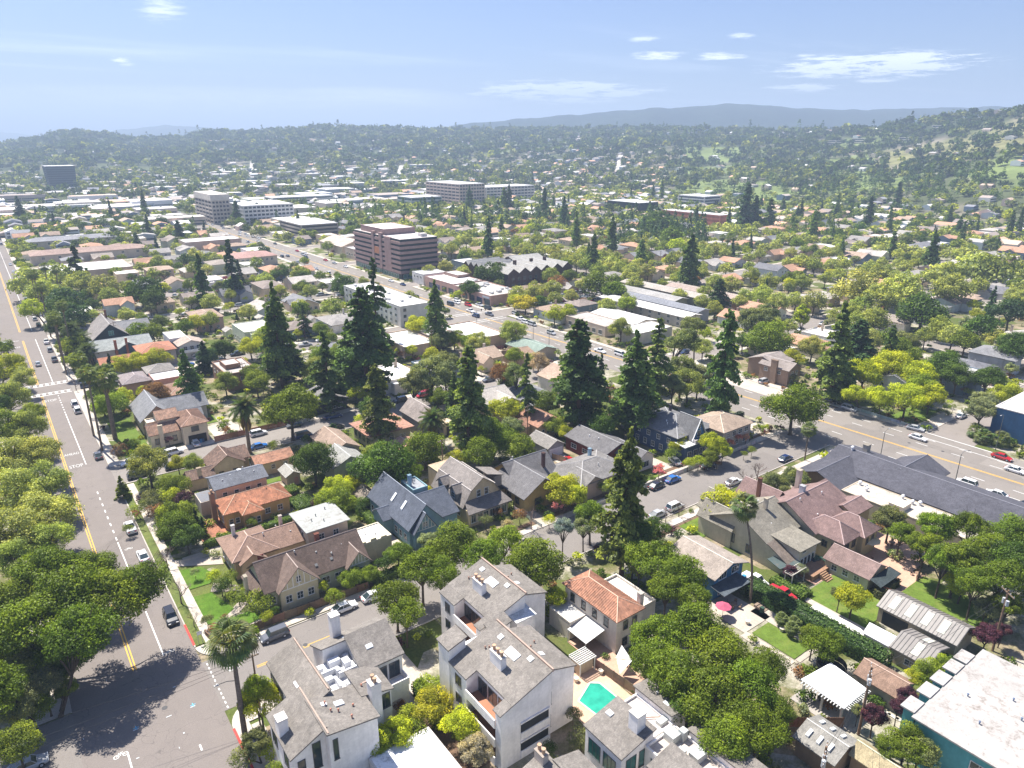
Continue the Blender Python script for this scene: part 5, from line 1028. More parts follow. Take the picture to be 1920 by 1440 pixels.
B.row('-y', 372.9, 197, 220, 9, .4, 2, 2.2, 0, (.5, .6, .6), GG); B.row('-x', 195.9, 376, 434, 18, .4, 2.6, 2.2, 0, (.5, .6, .6), GG); B.wall(212, 376, 216, 380, 23.3, 25.2, (.5, .5, .52), 'plant_room')
B = Bld('shop_row', 'pink fronted single storey row of shops with cluttered white roofs along the highway', 208, 315, 'shops'); PKS = (.50, .34, .31)
B.flat(197, 283, 217, 318, 4.9, PKS, (.5, .47, .43), par=.4); B.flat(197, 318.01, 216, 347, 5.3, PKS, (.72, .72, .72), par=.4); B.flat(209, 332, 217, 346, 6.8, (.32, .22, .2), (.6, .6, .6), z0=5.4, par=.3)
for i in range(9): B.win('-x', 197, 286+i*6.8, .4, 4.6, 2.6, 0, [(.1,.1,.1),(.15,.12,.35),(.1,.1,.12)][i % 3], (2, 1.4, 3) if i > 6 else (1.6, 1.7, 2))
b = MB(); b.box(196.9, 284, 3.5, 196.99, 290, 4.4); B.o(b, 'shop_sign', 'painted wood', (.55, .6, .66)); rr_ = random.Random(4)
for i in range(22): x, y = rr_.uniform(199, 215), rr_.uniform(285, 330); s_ = rr_.uniform(.5, 1.3); b = MB(); b.box(x-s_, y-s_*.7, 5, x+s_, y+s_*.7, 5.3+s_*.6); B.o(b, 'air_handler', 'metal sheet', (.5, .5, .5))
B = Bld('shop', 'white corner shop between the pink shop row and the brown violet office block', 203, 356, 'shops'); B.flat(197, 349, 212, 362, 6, (.62, .64, .66), (.72, .72, .72), par=.4); B.row('-x', 197, 350, 361, 3, 3.6, 1.6, 1.2)
DKW = (.085, .055, .05)
B = Bld('gabled_flats', 'dark brown apartment complex with a long zigzag of grey gables behind the car park', 250, 333, 'apartment complex')
B.wall(228.4, 311.4, 275, 355, 0, 8.4, DKW)
for i in range(6): B.gable(228.4+i*7.8, 311.2, 235.9+i*7.8, 333, 8.4, 2.6, 'y', DKW, (.36, .35, .33), z0=8, ov=.3)
for i in range(4): B.gable(228.2, 333.2+i*5.6, 252, 338.4+i*5.6, 8.4, 2.2, 'x', DKW, (.4, .39, .37), z0=8, ov=.3)
B.gable(253, 333.5, 275, 354.5, 8.4, 3.4, 'x', DKW, (.4, .39, .37), z0=8)
for x in (233, 244, 256, 266): B.chim(x, 326, 8, 12.6, 1.6, 1.4, DKW)
B.row('-y', 311.3, 230, 274, 11, 4.6, 1.4, 1.5, 0, (.2, .2, .2)); B.row('-y', 311.3, 230, 274, 11, 1.2, 1.4, 1.5, 0, (.2, .2, .2))
B = Bld('flat_apartments', 'long white apartment slab with pale flat roof facing the highway behind the giant redwood', 149, 302, 'apartment block'); B.flat(141.4, 272, 156, 331, 9.2, (.52, .54, .54), (.74, .72, .68), par=.3); B.row('-y', 272, 142.5, 155, 1, 1.2, 1.6, 1.4); 
for z in (1.4, 4.2, 7): B.row('-x', 141.4, 274, 330, 12, z, 1.8, 1.3, 0, (.4, .45, .48)); B.win('-y', 272, 143.6, z, 1.3, 1.2, 0, (.2, .22, .25))
rr_ = random.Random(8)
for i in range(16): x, y = rr_.uniform(143, 154), rr_.uniform(275, 328); b = MB(); b.box(x-.7, y-.6, 9.2, x+.7, y+.6, 10.2); B.o(b, 'air_handler', 'metal sheet', (.55, .55, .55))
B = Bld('flat_shops', 'pair of low white roofed shop buildings with curved parapet beside the highway', 215, 218, 'shops'); B.flat(202, 207, 214.5, 232, 4.2, (.5, .44, .38), (.42, .38, .35), par=.4); B.gable(214.6, 203, 229, 230, 4.2, 1.2, 'y', (.5, .46, .38), (.78, .77, .74), ov=.3); B.flat(203, 190, 224, 202, 4.5, (.52, .5, .46), (.8, .8, .8), par=.4); B.row('-x', 202, 208, 231, 6, .8, 2, 1.8, 0)
B = Bld('service_station', 'green roofed single storey shop near the highway behind the redwoods', 161, 205, 'shop'); B.gable(156.2, 197, 167, 213, 3.6, 1.6, 'y', (.42, .36, .3), (.24, .30, .26), ov=.8); B.gable(148, 196, 156.1, 206, 3.6, 1.6, 'x', (.42, .3, .24), (.36, .25, .18))
B = Bld('flat_shops', 'white flat roofed shop group on the near side of the highway opposite the pink shops', 158, 236, 'shops'); B.flat(146, 222, 162, 248, 4.4, (.46, .36, .3), (.76, .74, .72), par=.5); B.flat(120, 229, 134, 252, 4.2, (.5, .4, .34), (.8, .78, .74), par=.5); B.flat(135, 236, 145.9, 254, 4.6, (.42, .33, .28), (.7, .68, .66), par=.5)
for i, (x0, y0, x1, y1, rc) in enumerate(((262, 222, 271, 276, (.36, .35, .34)), (276, 216, 286, 272, (.42, .38, .34)), (288, 205, 298, 250, (.4, .32, .28)), (240, 196, 249, 250, (.7, .68, .66)), (252, 200, 260, 252, (.24, .25, .28)))):
    B = Bld('motel_wing', 'narrow two storey wing with %s roof, %s of five beyond the low shops' % (('pale grey', 'sand', 'brown', 'white flat', 'slate grey')[i], ('third', 'fourth', 'farthest', 'nearest', 'second')[i]), (x0+x1)/2, (y0+y1)/2, 'apartment house', 'long apartment wings'); B.gable(x0, y0, x1, y1, 5, .9, 'y', [(.4, .36, .3), (.42, .4, .36), (.36, .2, .16), (.5, .48, .45), (.3, .33, .38)][i], rc, ov=.8); B.near = False; B.row('-x', x0, y0+2, y1-2, 9, 3.2, 1.4, 1.2); B.row('-x', x0, y0+2, y1-2, 9, .8, 1.4, 1.2)
# ---- second block along the avenue
B = Bld('tiled_villa', 'white stucco villa with brown tile roofs and garage tower at the second side street', 33, 199, tile=True); ST = (.62, .56, .46); BTT = (.30, .19, .14)
B.hip(34, 193.2, 40.2, 204.6, 5.6, 1.6, ST, BTT); B.gable(26.4, 196.4, 33.9, 202.4, 3.9, 1.7, 'x', ST, BTT); B.gable(29.4, 199.5, 34.2, 206, 6.6, 1.4, 'x', ST, BTT); B.flat(27, 202.6, 30, 206, 4.9, ST, (.55, .55, .55), par=.4); B.chim(29, 196, 0, 6.2, 1.1, .7, ST); b = MB(); b.box(35, 193.1, 0, 39.6, 193.196, 2.6); B.o(b, 'garage_shade_panel', 'plain', (.02, .02, .02)); B.win('-y', 193.2, 37, 3.7, 1.8, 1.3, 0, (.1, .08, .07)); B.row('-y', 196.4, 26.8, 33.4, 3, 1, 1, 1.5, 0, (.2, .15, .1))  # black panel on the tower wall, garage interior shade put into its colour
B = Bld('grey_gabled_house', 'sprawling slate grey gabled house behind the white tiled villa', 34, 213); GS = (.235, .24, .255); B.gable(26.6, 207.4, 34.6, 223, 4.6, 3.4, 'y', (.4, .34, .26), GS, ov=.7); B.gable(31, 211, 44.4, 219, 4.6, 2.4, 'x', (.4, .4, .4), GS, ov=.7); B.gable(36.6, 206.6, 42, 210.8, 3.2, 1.4, 'x', (.5, .5, .5), GS)
B = Bld('pink_flats', 'rose pink flat and hip roofed apartment house by the second avenue crosswalk', 36, 246, 'apartment house'); RP = (.46, .29, .26); B.hip(28, 244, 36, 255, 4.6, 1.6, RP, (.28, .24, .24)); B.flat(36.01, 239, 45, 248, 5.4, RP, (.62, .6, .62), par=.4); B.hip(36, 248.01, 44, 256, 5.6, 1.8, (.4, .38, .36), (.27, .25, .23)); B.row('-y', 239, 37, 44, 3, 2.4, 1, 1.4)
B = Bld('tan_roof_house', 'low house with salmon tan tile hip roof behind the dark round topped tree', 41, 232, tile=True); B.hip(37.6, 226, 44.6, 237, 4, 1.6, (.5, .36, .28), (.42, .27, .20)); B.row('-y', 226, 40, 44, 1, 1.4, 1.8, 1.2)
B = Bld('brown_flats', 'brown brick flat roofed apartment house with chimney blocks beyond the feather palm', 61, 239, 'apartment house'); BFB = (.26, .165, .125); B.flat(56, 231, 66, 248, 5.6, BFB, (.42, .38, .36), par=.4); B.flat(57.5, 237, 62.5, 244, 7, BFB, (.45, .42, .4), z0=5.7, par=.3); B.chim(62.4, 230.6, 0, 7.2, 1.6, 1, BFB); B.row('-y', 231, 57, 65, 3, 3.2, 1, 1.2); B.row('-x', 56, 232, 247, 4, 3.2, 1, 1.2)
B = Bld('orange_roof_house', 'two storey grey house with bright orange red hip roof near the avenue palms', 42, 280); ORG = (.44, .20, .13); B.hip(38.4, 273.6, 50, 286, 5.8, 2, (.36, .34, .36), ORG); B.gable(25.8, 275, 38.39, 283, 3.7, 1.4, 'x', (.5, .42, .36), ORG); B.row('-y', 273.6, 39.4, 49, 3, 3.6, 1.7, 1.2); B.row('-x', 38.4, 274.4, 285, 2, 3.6, 1.2, 1.2)
B = Bld('grey_green_house', 'wide grey green roofed house with two brick chimneys behind the orange roofed house', 36, 298); B.gable(26, 290.4, 45, 304, 4.8, 2.3, 'x', (.36, .4, .44), (.30, .32, .31), ov=.8); B.gable(33.6, 289.4, 41, 296, 4.6, 2.2, 'y', (.05, .09, .13), (.30, .32, .31)); B.chim(33, 290, 0, 8, .9, .7, (.26, .12, .08)); B.chim(36.6, 289.4, 0, 8.4, .8, .6, (.26, .12, .08)); B.row('-y', 289.4, 38, 41, 2, 1.4, .9, 1.1)
B = Bld('dark_gabled_house', 'near black blue shingled house with one enormous steep gable behind the avenue palms', 34, 322); DKB = (.035, .05, .065); B.gable(27, 310, 42, 330, 3.8, 6.2, 'y', DKB, (.27, .25, .24), ov=1); B.gable(38, 318, 50, 330, 4.6, 2.8, 'x', DKB, (.26, .26, .27)); B.win('-y', 310, 34.6, 5.6, 1.6, 1.6, 0, (.2, .45, .45), GG); B.chim(35.6, 326, 8, 12.4, .8, .8, (.2, .1, .08)); B.row('-y', 310, 29, 40, 3, 1.4, 1.3, 1.4)
B = Bld('pink_house', 'two storey pink house with tan hip roof across from the tall dark conifer', 73, 324); B.hip(67.6, 316, 78.6, 333, 5.6, 1.8, (.47, .34, .30), (.37, .27, .21)); B.row('-y', 316, 68.6, 77.6, 4, 3.6, 1, 1.2); B.row('-x', 67.6, 317, 332, 3, 3.6, 1, 1.2); B.row('-y', 316, 68.6, 77.6, 3, 1, 1.2, 1.2)
B = Bld('white_modern_house', 'white boxy house with small flat roof and balcony left of the grey green garden house', 56, 290); B.flat(50.8, 286, 57, 298, 6.4, (.64, .66, .7), (.76, .74, .7), par=.3); B.gable(52, 277.6, 61, 285.9, 5.4, 1.6, 'y', (.6, .6, .62), (.44, .36, .31)); b = MB(); b.box(52, 276.2, 2.8, 61, 277.55, 3); b.box(52, 276.2, 3, 61, 276.3, 3.9); B.o(b, 'balcony', 'painted wood', (.7, .72, .74)); B.row('-y', 277.6, 53, 60, 3, 3.3, 1.2, 1.6)
B = Bld('dark_house', 'dark walled bungalow with white fascia under the redwoods on the second cross street', 76, 199); B.gable(70.5, 194, 81, 204, 3.6, 1.7, 'y', (.06, .06, .065), (.22, .21, .21), ov=.7); B.row('-y', 194, 75.4, 80, 2, .9, 1.6, 1.4)
# ---- city centre towers
def tower(name, label, x0, y0, x1, y1, h, fl, wc, gc, cat='office block', taper=0, cols=8, z=0):
    B = Bld(name, label, (x0+x1)/2, (y0+y1)/2, cat, z=z); occ(x0, y0, x1, y1); B.near = False; hh = h/fl; B.wall(x0+.5, y0+.5, x1-.5, y1-.5, 0, h-.3, gc, 'window_band'); B.o((lambda b: (b.box(x0+.2, y0+.2, h, x1-.2, y1-.2, h+.3), b)[1])(MB()), 'roof', 'flat roof membrane', (.6, .6, .6))
    for k in range(fl+1):
        z0 = k*hh-hh*.22 if k else 0; b = MB(); b.box(x0, y0, z0, x1, y1, min(h, k*hh+hh*.26)); B.o(b, 'spandrel', 'stucco', wc)
    for i in range(cols+1):
        for (a, c, e, f) in ((x0-.05+(x1-x0-.8)*i/cols, y0-.15, x0+.85+(x1-x0-.8)*i/cols, y0+.6), (x0-.15, y0-.05+(y1-y0-.8)*i/cols, x0+.6, y0+.85+(y1-y0-.8)*i/cols)): b = MB(); b.box(a, c, 0, e, f, h+.1); B.o(b, 'pier', 'stucco', wc)
    return B
tower('office_tower', 'tall pale tower with dark vertical window slots beside the highway', 187, 738, 204, 800, 26, 7, (.50, .46, .42), (.06, .06, .07), cols=5).wall(186.6, 737.6, 204.4, 800.4, 22.5, 28, (.6, .58, .55))
tower('white_office', 'white five storey office slab with rows of square dark windows next to the pale tower', 209, 712, 258, 760, 18, 5, (.70, .72, .74), (.05, .07, .09), cols=12)
tower('hospital_block', 'pale pink eight storey hospital block standing over the woods', 478, 750, 515, 830, 27, 7, (.56, .47, .43), (.08, .09, .10), cols=9)
tower('hospital_wing', 'white wing of the hospital to its right, lower', 545, 790, 625, 830, 19, 5, (.62, .62, .60), (.08, .10, .12), cols=14)
tower('glass_office', 'low teal glass office with flat roofs left of the hospital', 420, 765, 462, 800, 13, 3, (.38, .44, .45), (.03, .10, .12), cols=2)
tower('stone_terraces', 'brown grey terraced office with stepped floors along the highway', 213, 575, 245, 625, 12, 4, (.33, .30, .27), (.05, .05, .05), cols=1)
B = tower('dark_tower', 'black blue glass tower flaring outwards towards its roof, far left', 106, 1385, 148, 1430, 38, 11, (.06, .09, .12), (.015, .03, .045), cols=1)
for c_ in B.r.children:
    if c_.type == 'MESH':
        for v_ in c_.data.vertices: f_ = .86+.14*min(1, max(0, v_.co.z/38)); v_.co.x *= f_; v_.co.y *= f_
for u_, r_, w_, lb in ((1568, 1820, 62, 'leftmost of the long pale offices on the wooded ridge'), (1625, 1800, 66, 'second long pale office on the wooded ridge, right of the leftmost'), (1714, 1700, 60, 'long pale office high on the right ridge, third from the left'), (1768, 1760, 52, 'rightmost and smallest of the long pale ridge offices')):
    x_, y_ = pol(u_, r_); tower('hilltop_office', lb, x_, y_, x_+w_*.6, y_+w_*.5, 13, 3, (.62, .6, .56), (.05, .07, .09), cols=1, z=terr(x_, y_)-3)
tower('long_office', 'long white flat office far behind the pale tower', 300, 900, 380, 930, 10, 3, (.6, .62, .62), (.06, .1, .12), cols=1)
tower('terracotta_school', 'wide terracotta red building with white roof among the trees on the right', 560, 428, 575, 500, 11, 3, (.50, .20, .14), (.42, .16, .11), 'school', cols=1)
tower('dark_office', 'black low office hidden in dark conifers on the right', 590, 560, 620, 610, 12, 3, (.03, .035, .04), (.02, .03, .04), cols=1)
tower('white_office', 'white banded office building at the foot of the golf course', 700, 560, 730, 600, 14, 4, (.6, .62, .64), (.06, .08, .12), cols=1)
for i, (x0, y0, w, d, rc, lb) in enumerate(((25, 470, 45, 34, (.78, .77, .75), 'big white flat roofed warehouse beside the avenue'), (25, 560, 70, 18, (.36, .26, .22), 'long terracotta roofed apartment row behind the white warehouse'), (28, 640, 60, 14, (.3, .3, .32), 'grey long roofed building near the top of the avenue'), (120, 560, 40, 22, (.75, .76, .76), 'white flat roofed supermarket by its car park'), (130, 470, 26, 24, (.42, .26, .23), 'tan and red banded restaurant roof by the highway'), (206, 480, 24, 40, (.5, .44, .38), 'cream gabled hall on the far side of the highway'), (204, 447, 30, 24, (.55, .55, .55), 'grey flat roofed shop right of the cream hall'))):
    B = Bld('flat_building', lb, x0+w/2, y0+d/2, 'building'); B.near = False
    if i in (0, 3, 6): B.flat(x0, y0, x0+w, y0+d, 7, (.45, .38, .34), rc, par=.5); B.row('-x', x0, y0+2, y0+d-2, 5, 2.5, 1.6, 1.6, 0)
    elif i == 5: B.gable(x0, y0, x0+w, y0+d, 6, 4, 'y', (.55, .48, .38), (.52, .44, .38))
    else: B.hip(x0, y0, x0+w, y0+d, 6, 2.5, (.5, .45, .4), rc); B.row('-y', y0, x0+2, x0+w-2, 7, 3.4, 1.6, 1.5)
LM = [o for o in COL.objects if o.type == 'EMPTY' and o.get('category')]

# ------------------------------------------------------------------ lawns, drives, patios of the near gardens
GRS = (.085, .165, .02)
sheet('lawn', [[(17.9,132),(22.2,130.6),(23.7,126.5),(22.4,123.9),(17.9,124.1)], [(17.9,121.5),(21.6,120.8),(23.5,113.5),(20.3,111.4),(17.9,111.9)], [(22,111.3),(25.3,111.2),(27.6,108.2),(22.4,107.6)], [(17.9,144.5),(20,143.9),(20,138.3),(17.9,138.3)]], 'grass', .09, GRS)
sheet('lawn', [(91, 47.4, 95.6, 55.3), (107.4, 44.6, 118.6, 56.4), (119, 33, 131, 46), (116.6, 104.6, 123, 108), (108, 79.8, 117, 85.8), (128, 78, 136, 85), (33, 157.6, 48, 160), (19.6, 193.5, 26, 205), (19.6, 206, 25.6, 224), (41, 206, 46, 213), (44, 252, 52, 258), (20, 275, 25, 290), (206, 84, 224, 91), (96, 256, 108, 260), (140, 196, 146, 208)], 'grass', .09, (.115, .175, .03))
sheet('path', [[(21.5,121.2),(26,118),(26.4,120),(22.6,123.6)], [(17.9,133.8),(26,129),(26.4,132),(18,136.4)], [(20.6,111.2),(24,112),(26,114),(24.5,115)], [(84.6,102.9),(87.4,102.9),(87.4,128),(84.6,128)], [(95.7,49.9),(99.4,50.4),(99.4,59),(95.7,59)], [(90.0,56),(97.2,56),(97.2,64.8),(90,64.8)], [(88.8,47),(90.6,47),(90.6,56),(88.8,56)], (91, 46.4, 96, 47.2), (106, 44, 108.4, 56)], 'concrete', .07, (.46, .40, .34))
sheet('driveway', [(125.6, 102.9, 129.6, 118), (107.6, 118.5, 112.2, 128.8), (100, 118.5, 107.5, 124), (42, 191, 50, 204), (35, 190.6, 40, 193), (159, 103, 171, 112), (55.4, 103, 57.4, 132), (20, 133.8, 26, 136), (36.5, 74, 42, 90), (60, 88, 66, 90.2), (103, 84, 107, 90), (48, 262, 60, 276), (194, 118, 206.8, 145), (204, 79, 224, 83), (128, 190.7, 132, 228), (146, 208, 156, 222)], 'concrete', .05, (.50, .44, .37))
sheet('driveway', [(222, 258, 262, 310), (62, 395, 165, 424), (100, 500, 168, 522)], 'asphalt', .05, (1.35, 1.3, 1.3))
sheet('terrace', [(118.4, 36, 131, 48), (124.2, 48, 140, 60), (112, 56.6, 119.6, 64), (64.8, 56, 69, 72)], 'concrete', .06, (.52, .34, .25))
sheet('garden_bed', [(41, 104.9, 170, 106.2), (96, 85, 172, 86.4), (20, 146, 30, 150), (205.4, 84, 224, 86), (65.6, 66.2, 68.9, 67.4), (36.5, 60, 41, 73), (201.6, 104, 206, 124)], 'soil', .055, (.17, .11, .075))
fence(50.2, 190.9, 41, 190.9, 1.8, WR, 'rust red board fence beside the white tiled villa on the second cross street', 3)
fence(61, 190.9, 50.4, 190.9, 1.8, WR, 'rust red board fence along the second cross street behind the parked white car', 3)
fence(84, 35.4, 74, 43, 1.8, (.28, .18, .11), 'brown board fence between the white pavilion and the big oaks')
fence(118.6, 48, 119, 44.7, 2, WR, 'rust red fence beside the end of the long metal shed'); fence(113, 113.8, 108, 128, 1.6, (.34, .24, .17), 'tan fence next to the maroon ranch house'); fence(84, 130, 73, 133, 1.6, (.27, .18, .12), 'brown fence behind the barn roofed house')
fence(26, 137.6, 45, 135.8, 1.0, (.2, .1, .07), 'low dark fence under the hedge behind the pink tan bungalow'); fence(48.6, 119, 55, 119.6, 1.5, WR, 'red brown fence behind the square white roofed garage')
fence(113.4, 102.6, 143, 102.6, 1.0, (.62, .60, .56), 'low white picket fence along the wide street below the dark blue house', 2, True); fence(148.6, 102.6, 158.6, 102.6, 1.0, (.62, .6, .56), 'white picket fence in front of the pink blossom trees near the highway', 2, True)
fence(84.2, 112.6, 84.2, 102.8, .9, (.62, .6, .58), 'low white wall fence beside the drive of the barn roofed house', 2, True); fence(99.4, 102.7, 107, 102.7, .9, (.6, .58, .55), 'short white fence beyond the big central redwood', 2, True)
fence(204.6, 101, 204.2, 80, 1.0, (.5, .55, .54), 'pale rail fence along the highway under the green tree clump', 3, True)
hedge(98.6, 37.6, 101.9, 63.2, 2.6, (.07, .12, .03), 'very long tall clipped hedge between the gardens'); hedge(105.4, 55.2, 108.6, 62, 1.1, (.13, .19, .03), 'low bright hedge beside the red pickup')
hedge(33.9, 135.9, 44, 137.5, 1.5, (.12, .18, .025), 'clipped hedge below the orange tiled house'); hedge(24.4, 136.6, 33.4, 137.8, 1.4, (.12, .18, .025), 'bright clipped hedge left of the tiled terrace'); hedge(44.6, 139, 49.2, 145.2, 1.5, (.11, .16, .03), 'square clipped hedge'); hedge(43.5, 147.6, 48.4, 151.2, 1.6, (.12, .17, .03), 'block shaped hedge')
hedge(46.4, 104.4, 55, 106.2, 1.8, (.12, .17, .03), 'ivy covered roadside hedge'); hedge(54.2, 106, 56, 113, 1.7, (.14, .2, .03), 'yellow green hedge'); hedge(55.0, 120.6, 56.6, 136, 1.9, (.13, .19, .03), 'tall ivy drive hedge'); hedge(17.9, 145.4, 27, 147.4, 1.6, (.1, .15, .03), 'hedge between the avenue and the tiled terrace')
hedge(117, 47.0, 124, 48.4, 1.6, (.12, .12, .05), 'scrubby brown green hedge beside the garden house'); hedge(157, 115.5, 171, 117, 2.2, (.03, .05, .02), 'dark hedge in front of the highway shade cars'); hedge(206, 113, 207.2, 124, 1.2, (.1, .13, .04), 'low hedge by the brick flats')
hedge(107, 26, 108.6, 33, 2.4, (.07, .11, .03), 'dark hedge behind the teal block'); hedge(38.6, 73.2, 40.4, 76.8, 2.4, (.10, .15, .03), 'square clipped bush at the foot of the grey towers'); hedge(40, 48.6, 44, 53, 1, (.08, .12, .03), 'low hedge below the balconies')

# ------------------------------------------------------------------ cars
CARM = {}
def carmesh(kind):
    if kind in CARM: return CARM[kind]
    L, W, Hb, Hr, gh = {'sedan': (4.7, 1.84, .88, 1.43, (.27, .40, .70, .92)), 'suv': (4.7, 1.9, 1.02, 1.72, (.25, .36, .90, .985)), 'van': (5.0, 1.95, 1.1, 1.9, (.12, .28, .95, .99)), 'pickup': (5.5, 1.95, 1.05, 1.75, (.28, .38, .60, .66))}[kind]
    st = [(0, .70, .35, .58), (.02, .86, .24, .66), (.10, .95, .20, Hb*.84), (.26, 1, .20, Hb), (.5, 1, .2, Hb), (.80, 1, .20, Hb*1.02), (.95, .95, .22, Hb*.98), (1, .82, .36, Hb*.78)]
    b = MB(); R = []
    for x, w, zl, zt in st:
        X = L*(.5-x); w = w*W/2; k = len(b.v); b.v += [(X, -w*.9, zl), (X, -w, zl+.18), (X, -w, zt*.82), (X, -w*.86, zt), (X, w*.86, zt), (X, w, zt*.82), (X, w, zl+.18), (X, w*.9, zl)]; R.append(k)
    for p, q in zip(R, R[1:]):
        for i in range(7): b.f.append((p+i+1, p+i, q+i, q+i+1))
        b.f.append((p, p+7, q+7, q))
    b.f.append(tuple(R[0]+i for i in range(8))); b.f.append(tuple(R[-1]+7-i for i in range(8)))
    f0, f1, r1, r0 = [L*(.5-t) for t in gh]; wb, wr = W/2*.86, W/2*.66; z0, z1 = Hb-.04, Hr
    gl = MB(); gl.v = [(f0,-wb,z0),(r0,-wb,z0),(r0,wb,z0),(f0,wb,z0),(f1,-wr,z1-.03),(r1,-wr,z1-.03),(r1,wr,z1-.03),(f1,wr,z1-.03)]; gl.f = [(0,4,5,1),(2,6,7,3),(0,3,7,4),(1,5,6,2),(4,7,6,5)]
    b.thick([[(f1+.05,-wr-.02,z1+.02),(r1-.05,-wr-.02,z1+.02),(r1-.05,wr+.02,z1+.02),(f1+.05,wr+.02,z1+.02)]], .06)
    for s in (-1, 1):
        for (a, c) in ((f0, f1), (r0, r1), ((f0+r0)/2, (f1+r1)/2)): b.tube((a, s*(wb+.012), z0), (c, s*(wr+.012), z1), .045, .045, 4)
    if kind == 'pickup': b.box(-L/2+.15, -W/2*.8, Hb-.02, r0-.1, W/2*.8, Hb+.005)
    w = MB(); w.tube((0, -.12, 0), (0, .12, 0), .34, .34, 14); ri = MB(); ri.tube((0, -.13, 0), (0, .13, 0), .2, .2, 8)
    hl = MB(); hl.box(-.05, -.2, -.07, .05, .2, .07)
    CARM[kind] = (b.mesh('body', 'car paint'), gl.mesh('glass', 'window glass'), w.mesh('wheel', 'tyre rubber'), ri.mesh('rim', 'metal sheet'), hl.mesh('headlight', 'plain'), L, W); return CARM[kind]
CN = {'white': (.75, .75, .76), 'black': (.012, .012, .015), 'silver': (.42, .43, .45), 'grey': (.10, .105, .12), 'dark blue': (.02, .04, .13), 'blue': (.02, .13, .42), 'red': (.45, .015, .02), 'beige': (.36, .32, .25), 'green': (.03, .09, .07)}
CARP = []
def car(x, y, rz, kind, cn, near=True, z=.03, label=None, group='cars'):
    bm, gm_, wm, rm, hm_, L, W = carmesh(kind); r = THING('pickup_truck' if kind == 'pickup' else ('van' if kind == 'van' else 'car'), (x, y, z), label or '', 'car', group, rz); CARP.append((x, y))
    if not label: TODO.append([r, cn+' '+{'sedan': 'saloon car', 'suv': 'tall car', 'van': 'van', 'pickup': 'pickup truck'}[kind], 'car', group])
    OB('body', bm, r, CN[cn]); OB('glass', gm_, r, (1, 1, 1))
    for sx_ in (L*.31, -L*.29):
        for sy_ in (-W/2+.08, W/2-.08):
            w = OB('wheel', wm, r, (.03, .03, .03), (sx_, sy_, .34))
            if near: OB('rim', rm, w, (.5, .5, .52))
    if near:
        for sy_ in (-.6, .6): OB('headlight', hm_, r, (.8, .8, .78), (L/2-.06, sy_, .62)); OB('tail_light', hm_, r, (.4, .02, .02), (-L/2+.03, sy_, .78))
    return r
Q = pi/2
for x, y, rz, k, c in [(26.6,101.7,pi,'suv','grey'),(38.9,101.7,0,'sedan','white'),(44.6,101.7,0,'sedan','white'),(13.9,117,-Q,'suv','black'),(13.9,140.6,Q,'sedan','white'),(13.9,154,Q,'pickup','white'),(14,199,Q,'sedan','grey'),(14,239.5,Q,'suv','white'),(14,246.5,Q,'suv','white'),(8.6,302,Q,'sedan','silver'),
  (14,304.4,Q,'pickup','grey'),(14,320.8,Q,'suv','silver'),(14,335,Q,'pickup','white'),(14,371,Q,'sedan','black'),(.4,341,Q,'sedan','white'),(0,329.5,Q,'suv','silver'),(30.2,189.4,.1,'suv','white'),(36.4,192.4,Q,'sedan','white'),(52.2,188.9,0,'suv','white'),(61.8,179.8,0,'van','dark blue'),(49.4,180,0,'sedan','blue'),
  (74,188.6,0,'pickup','dark blue'),(52.4,269.2,0,'sedan','blue'),(56.6,277.5,Q,'suv','white'),(59.2,278.5,Q,'suv','white'),(63.6,267.9,.6,'sedan','grey'),(96.6,268.6,0,'pickup','silver'),(90.2,270.8,0,'sedan','grey'),(117.6,100.9,.05,'sedan','black'),(123.2,100.9,0,'sedan','blue'),(136.2,100.7,0,'sedan','black'),
  (155.6,91.6,0,'sedan','dark blue'),(107.6,91.4,0,'sedan','silver'),(113.2,91.4,0,'suv','white'),(133.8,91.3,0,'sedan','white'),(131.6,107.6,1.2,'sedan','silver'),(203,81.4,-Q+.2,'sedan','silver'),(196.8,77.8,-Q,'sedan','white'),(201.2,58.8,-Q,'sedan','red'),(195.2,53.6,-Q,'sedan','white'),(178,57.8,Q,'suv','white'),(177.6,51.2,Q,'sedan','white'),(176.4,45.2,Q,'sedan','black'),
  (203,101,-Q,'suv','silver'),(204.6,108,-Q,'suv','black'),(224,78,0,'sedan','white'),(57.0,108.6,Q,'sedan','black'),(75.6,99.4,.3,'van','beige'),(-8.2,95.4,0,'sedan','silver'),(204.4,132,0,'suv','silver'),(202,142,.4,'suv','black'),(110,124,Q,'sedan','red')]:
    car(x, y, rz, k, c)
car(104, 58.2, -Q, 'pickup', 'red', label='old red pickup truck parked between the long hedge and the lawn'); car(103.6, 63.6, -Q, 'pickup', 'white', label='white pickup truck parked behind the old red one beside the long hedge')
car(118.6, 60.4, -.3, 'sedan', 'green', label='pale green old car in the narrow yard between the two large houses')
rr_ = random.Random(3); kinds = ['sedan', 'suv', 'sedan', 'suv', 'pickup', 'van']; cns = ['white', 'black', 'silver', 'grey', 'dark blue', 'red', 'white', 'silver', 'white']
for x, y in [(223.6,335.6),(188.6,290.4),(193,287),(192,278),(182.3,278.7),(178.8,269),(185.6,267.7),(196.4,261.3),(191.8,251.6),(190,245.7),(190,240.8),(187.2,224.1),(185,191.9),(188,184),(182.4,296.8),(190.1,302.7),(187,298.4)]: car(x, y, Q if x < cen(y) else -Q, rr_.choice(kinds), rr_.choice(cns), False)
y = 310
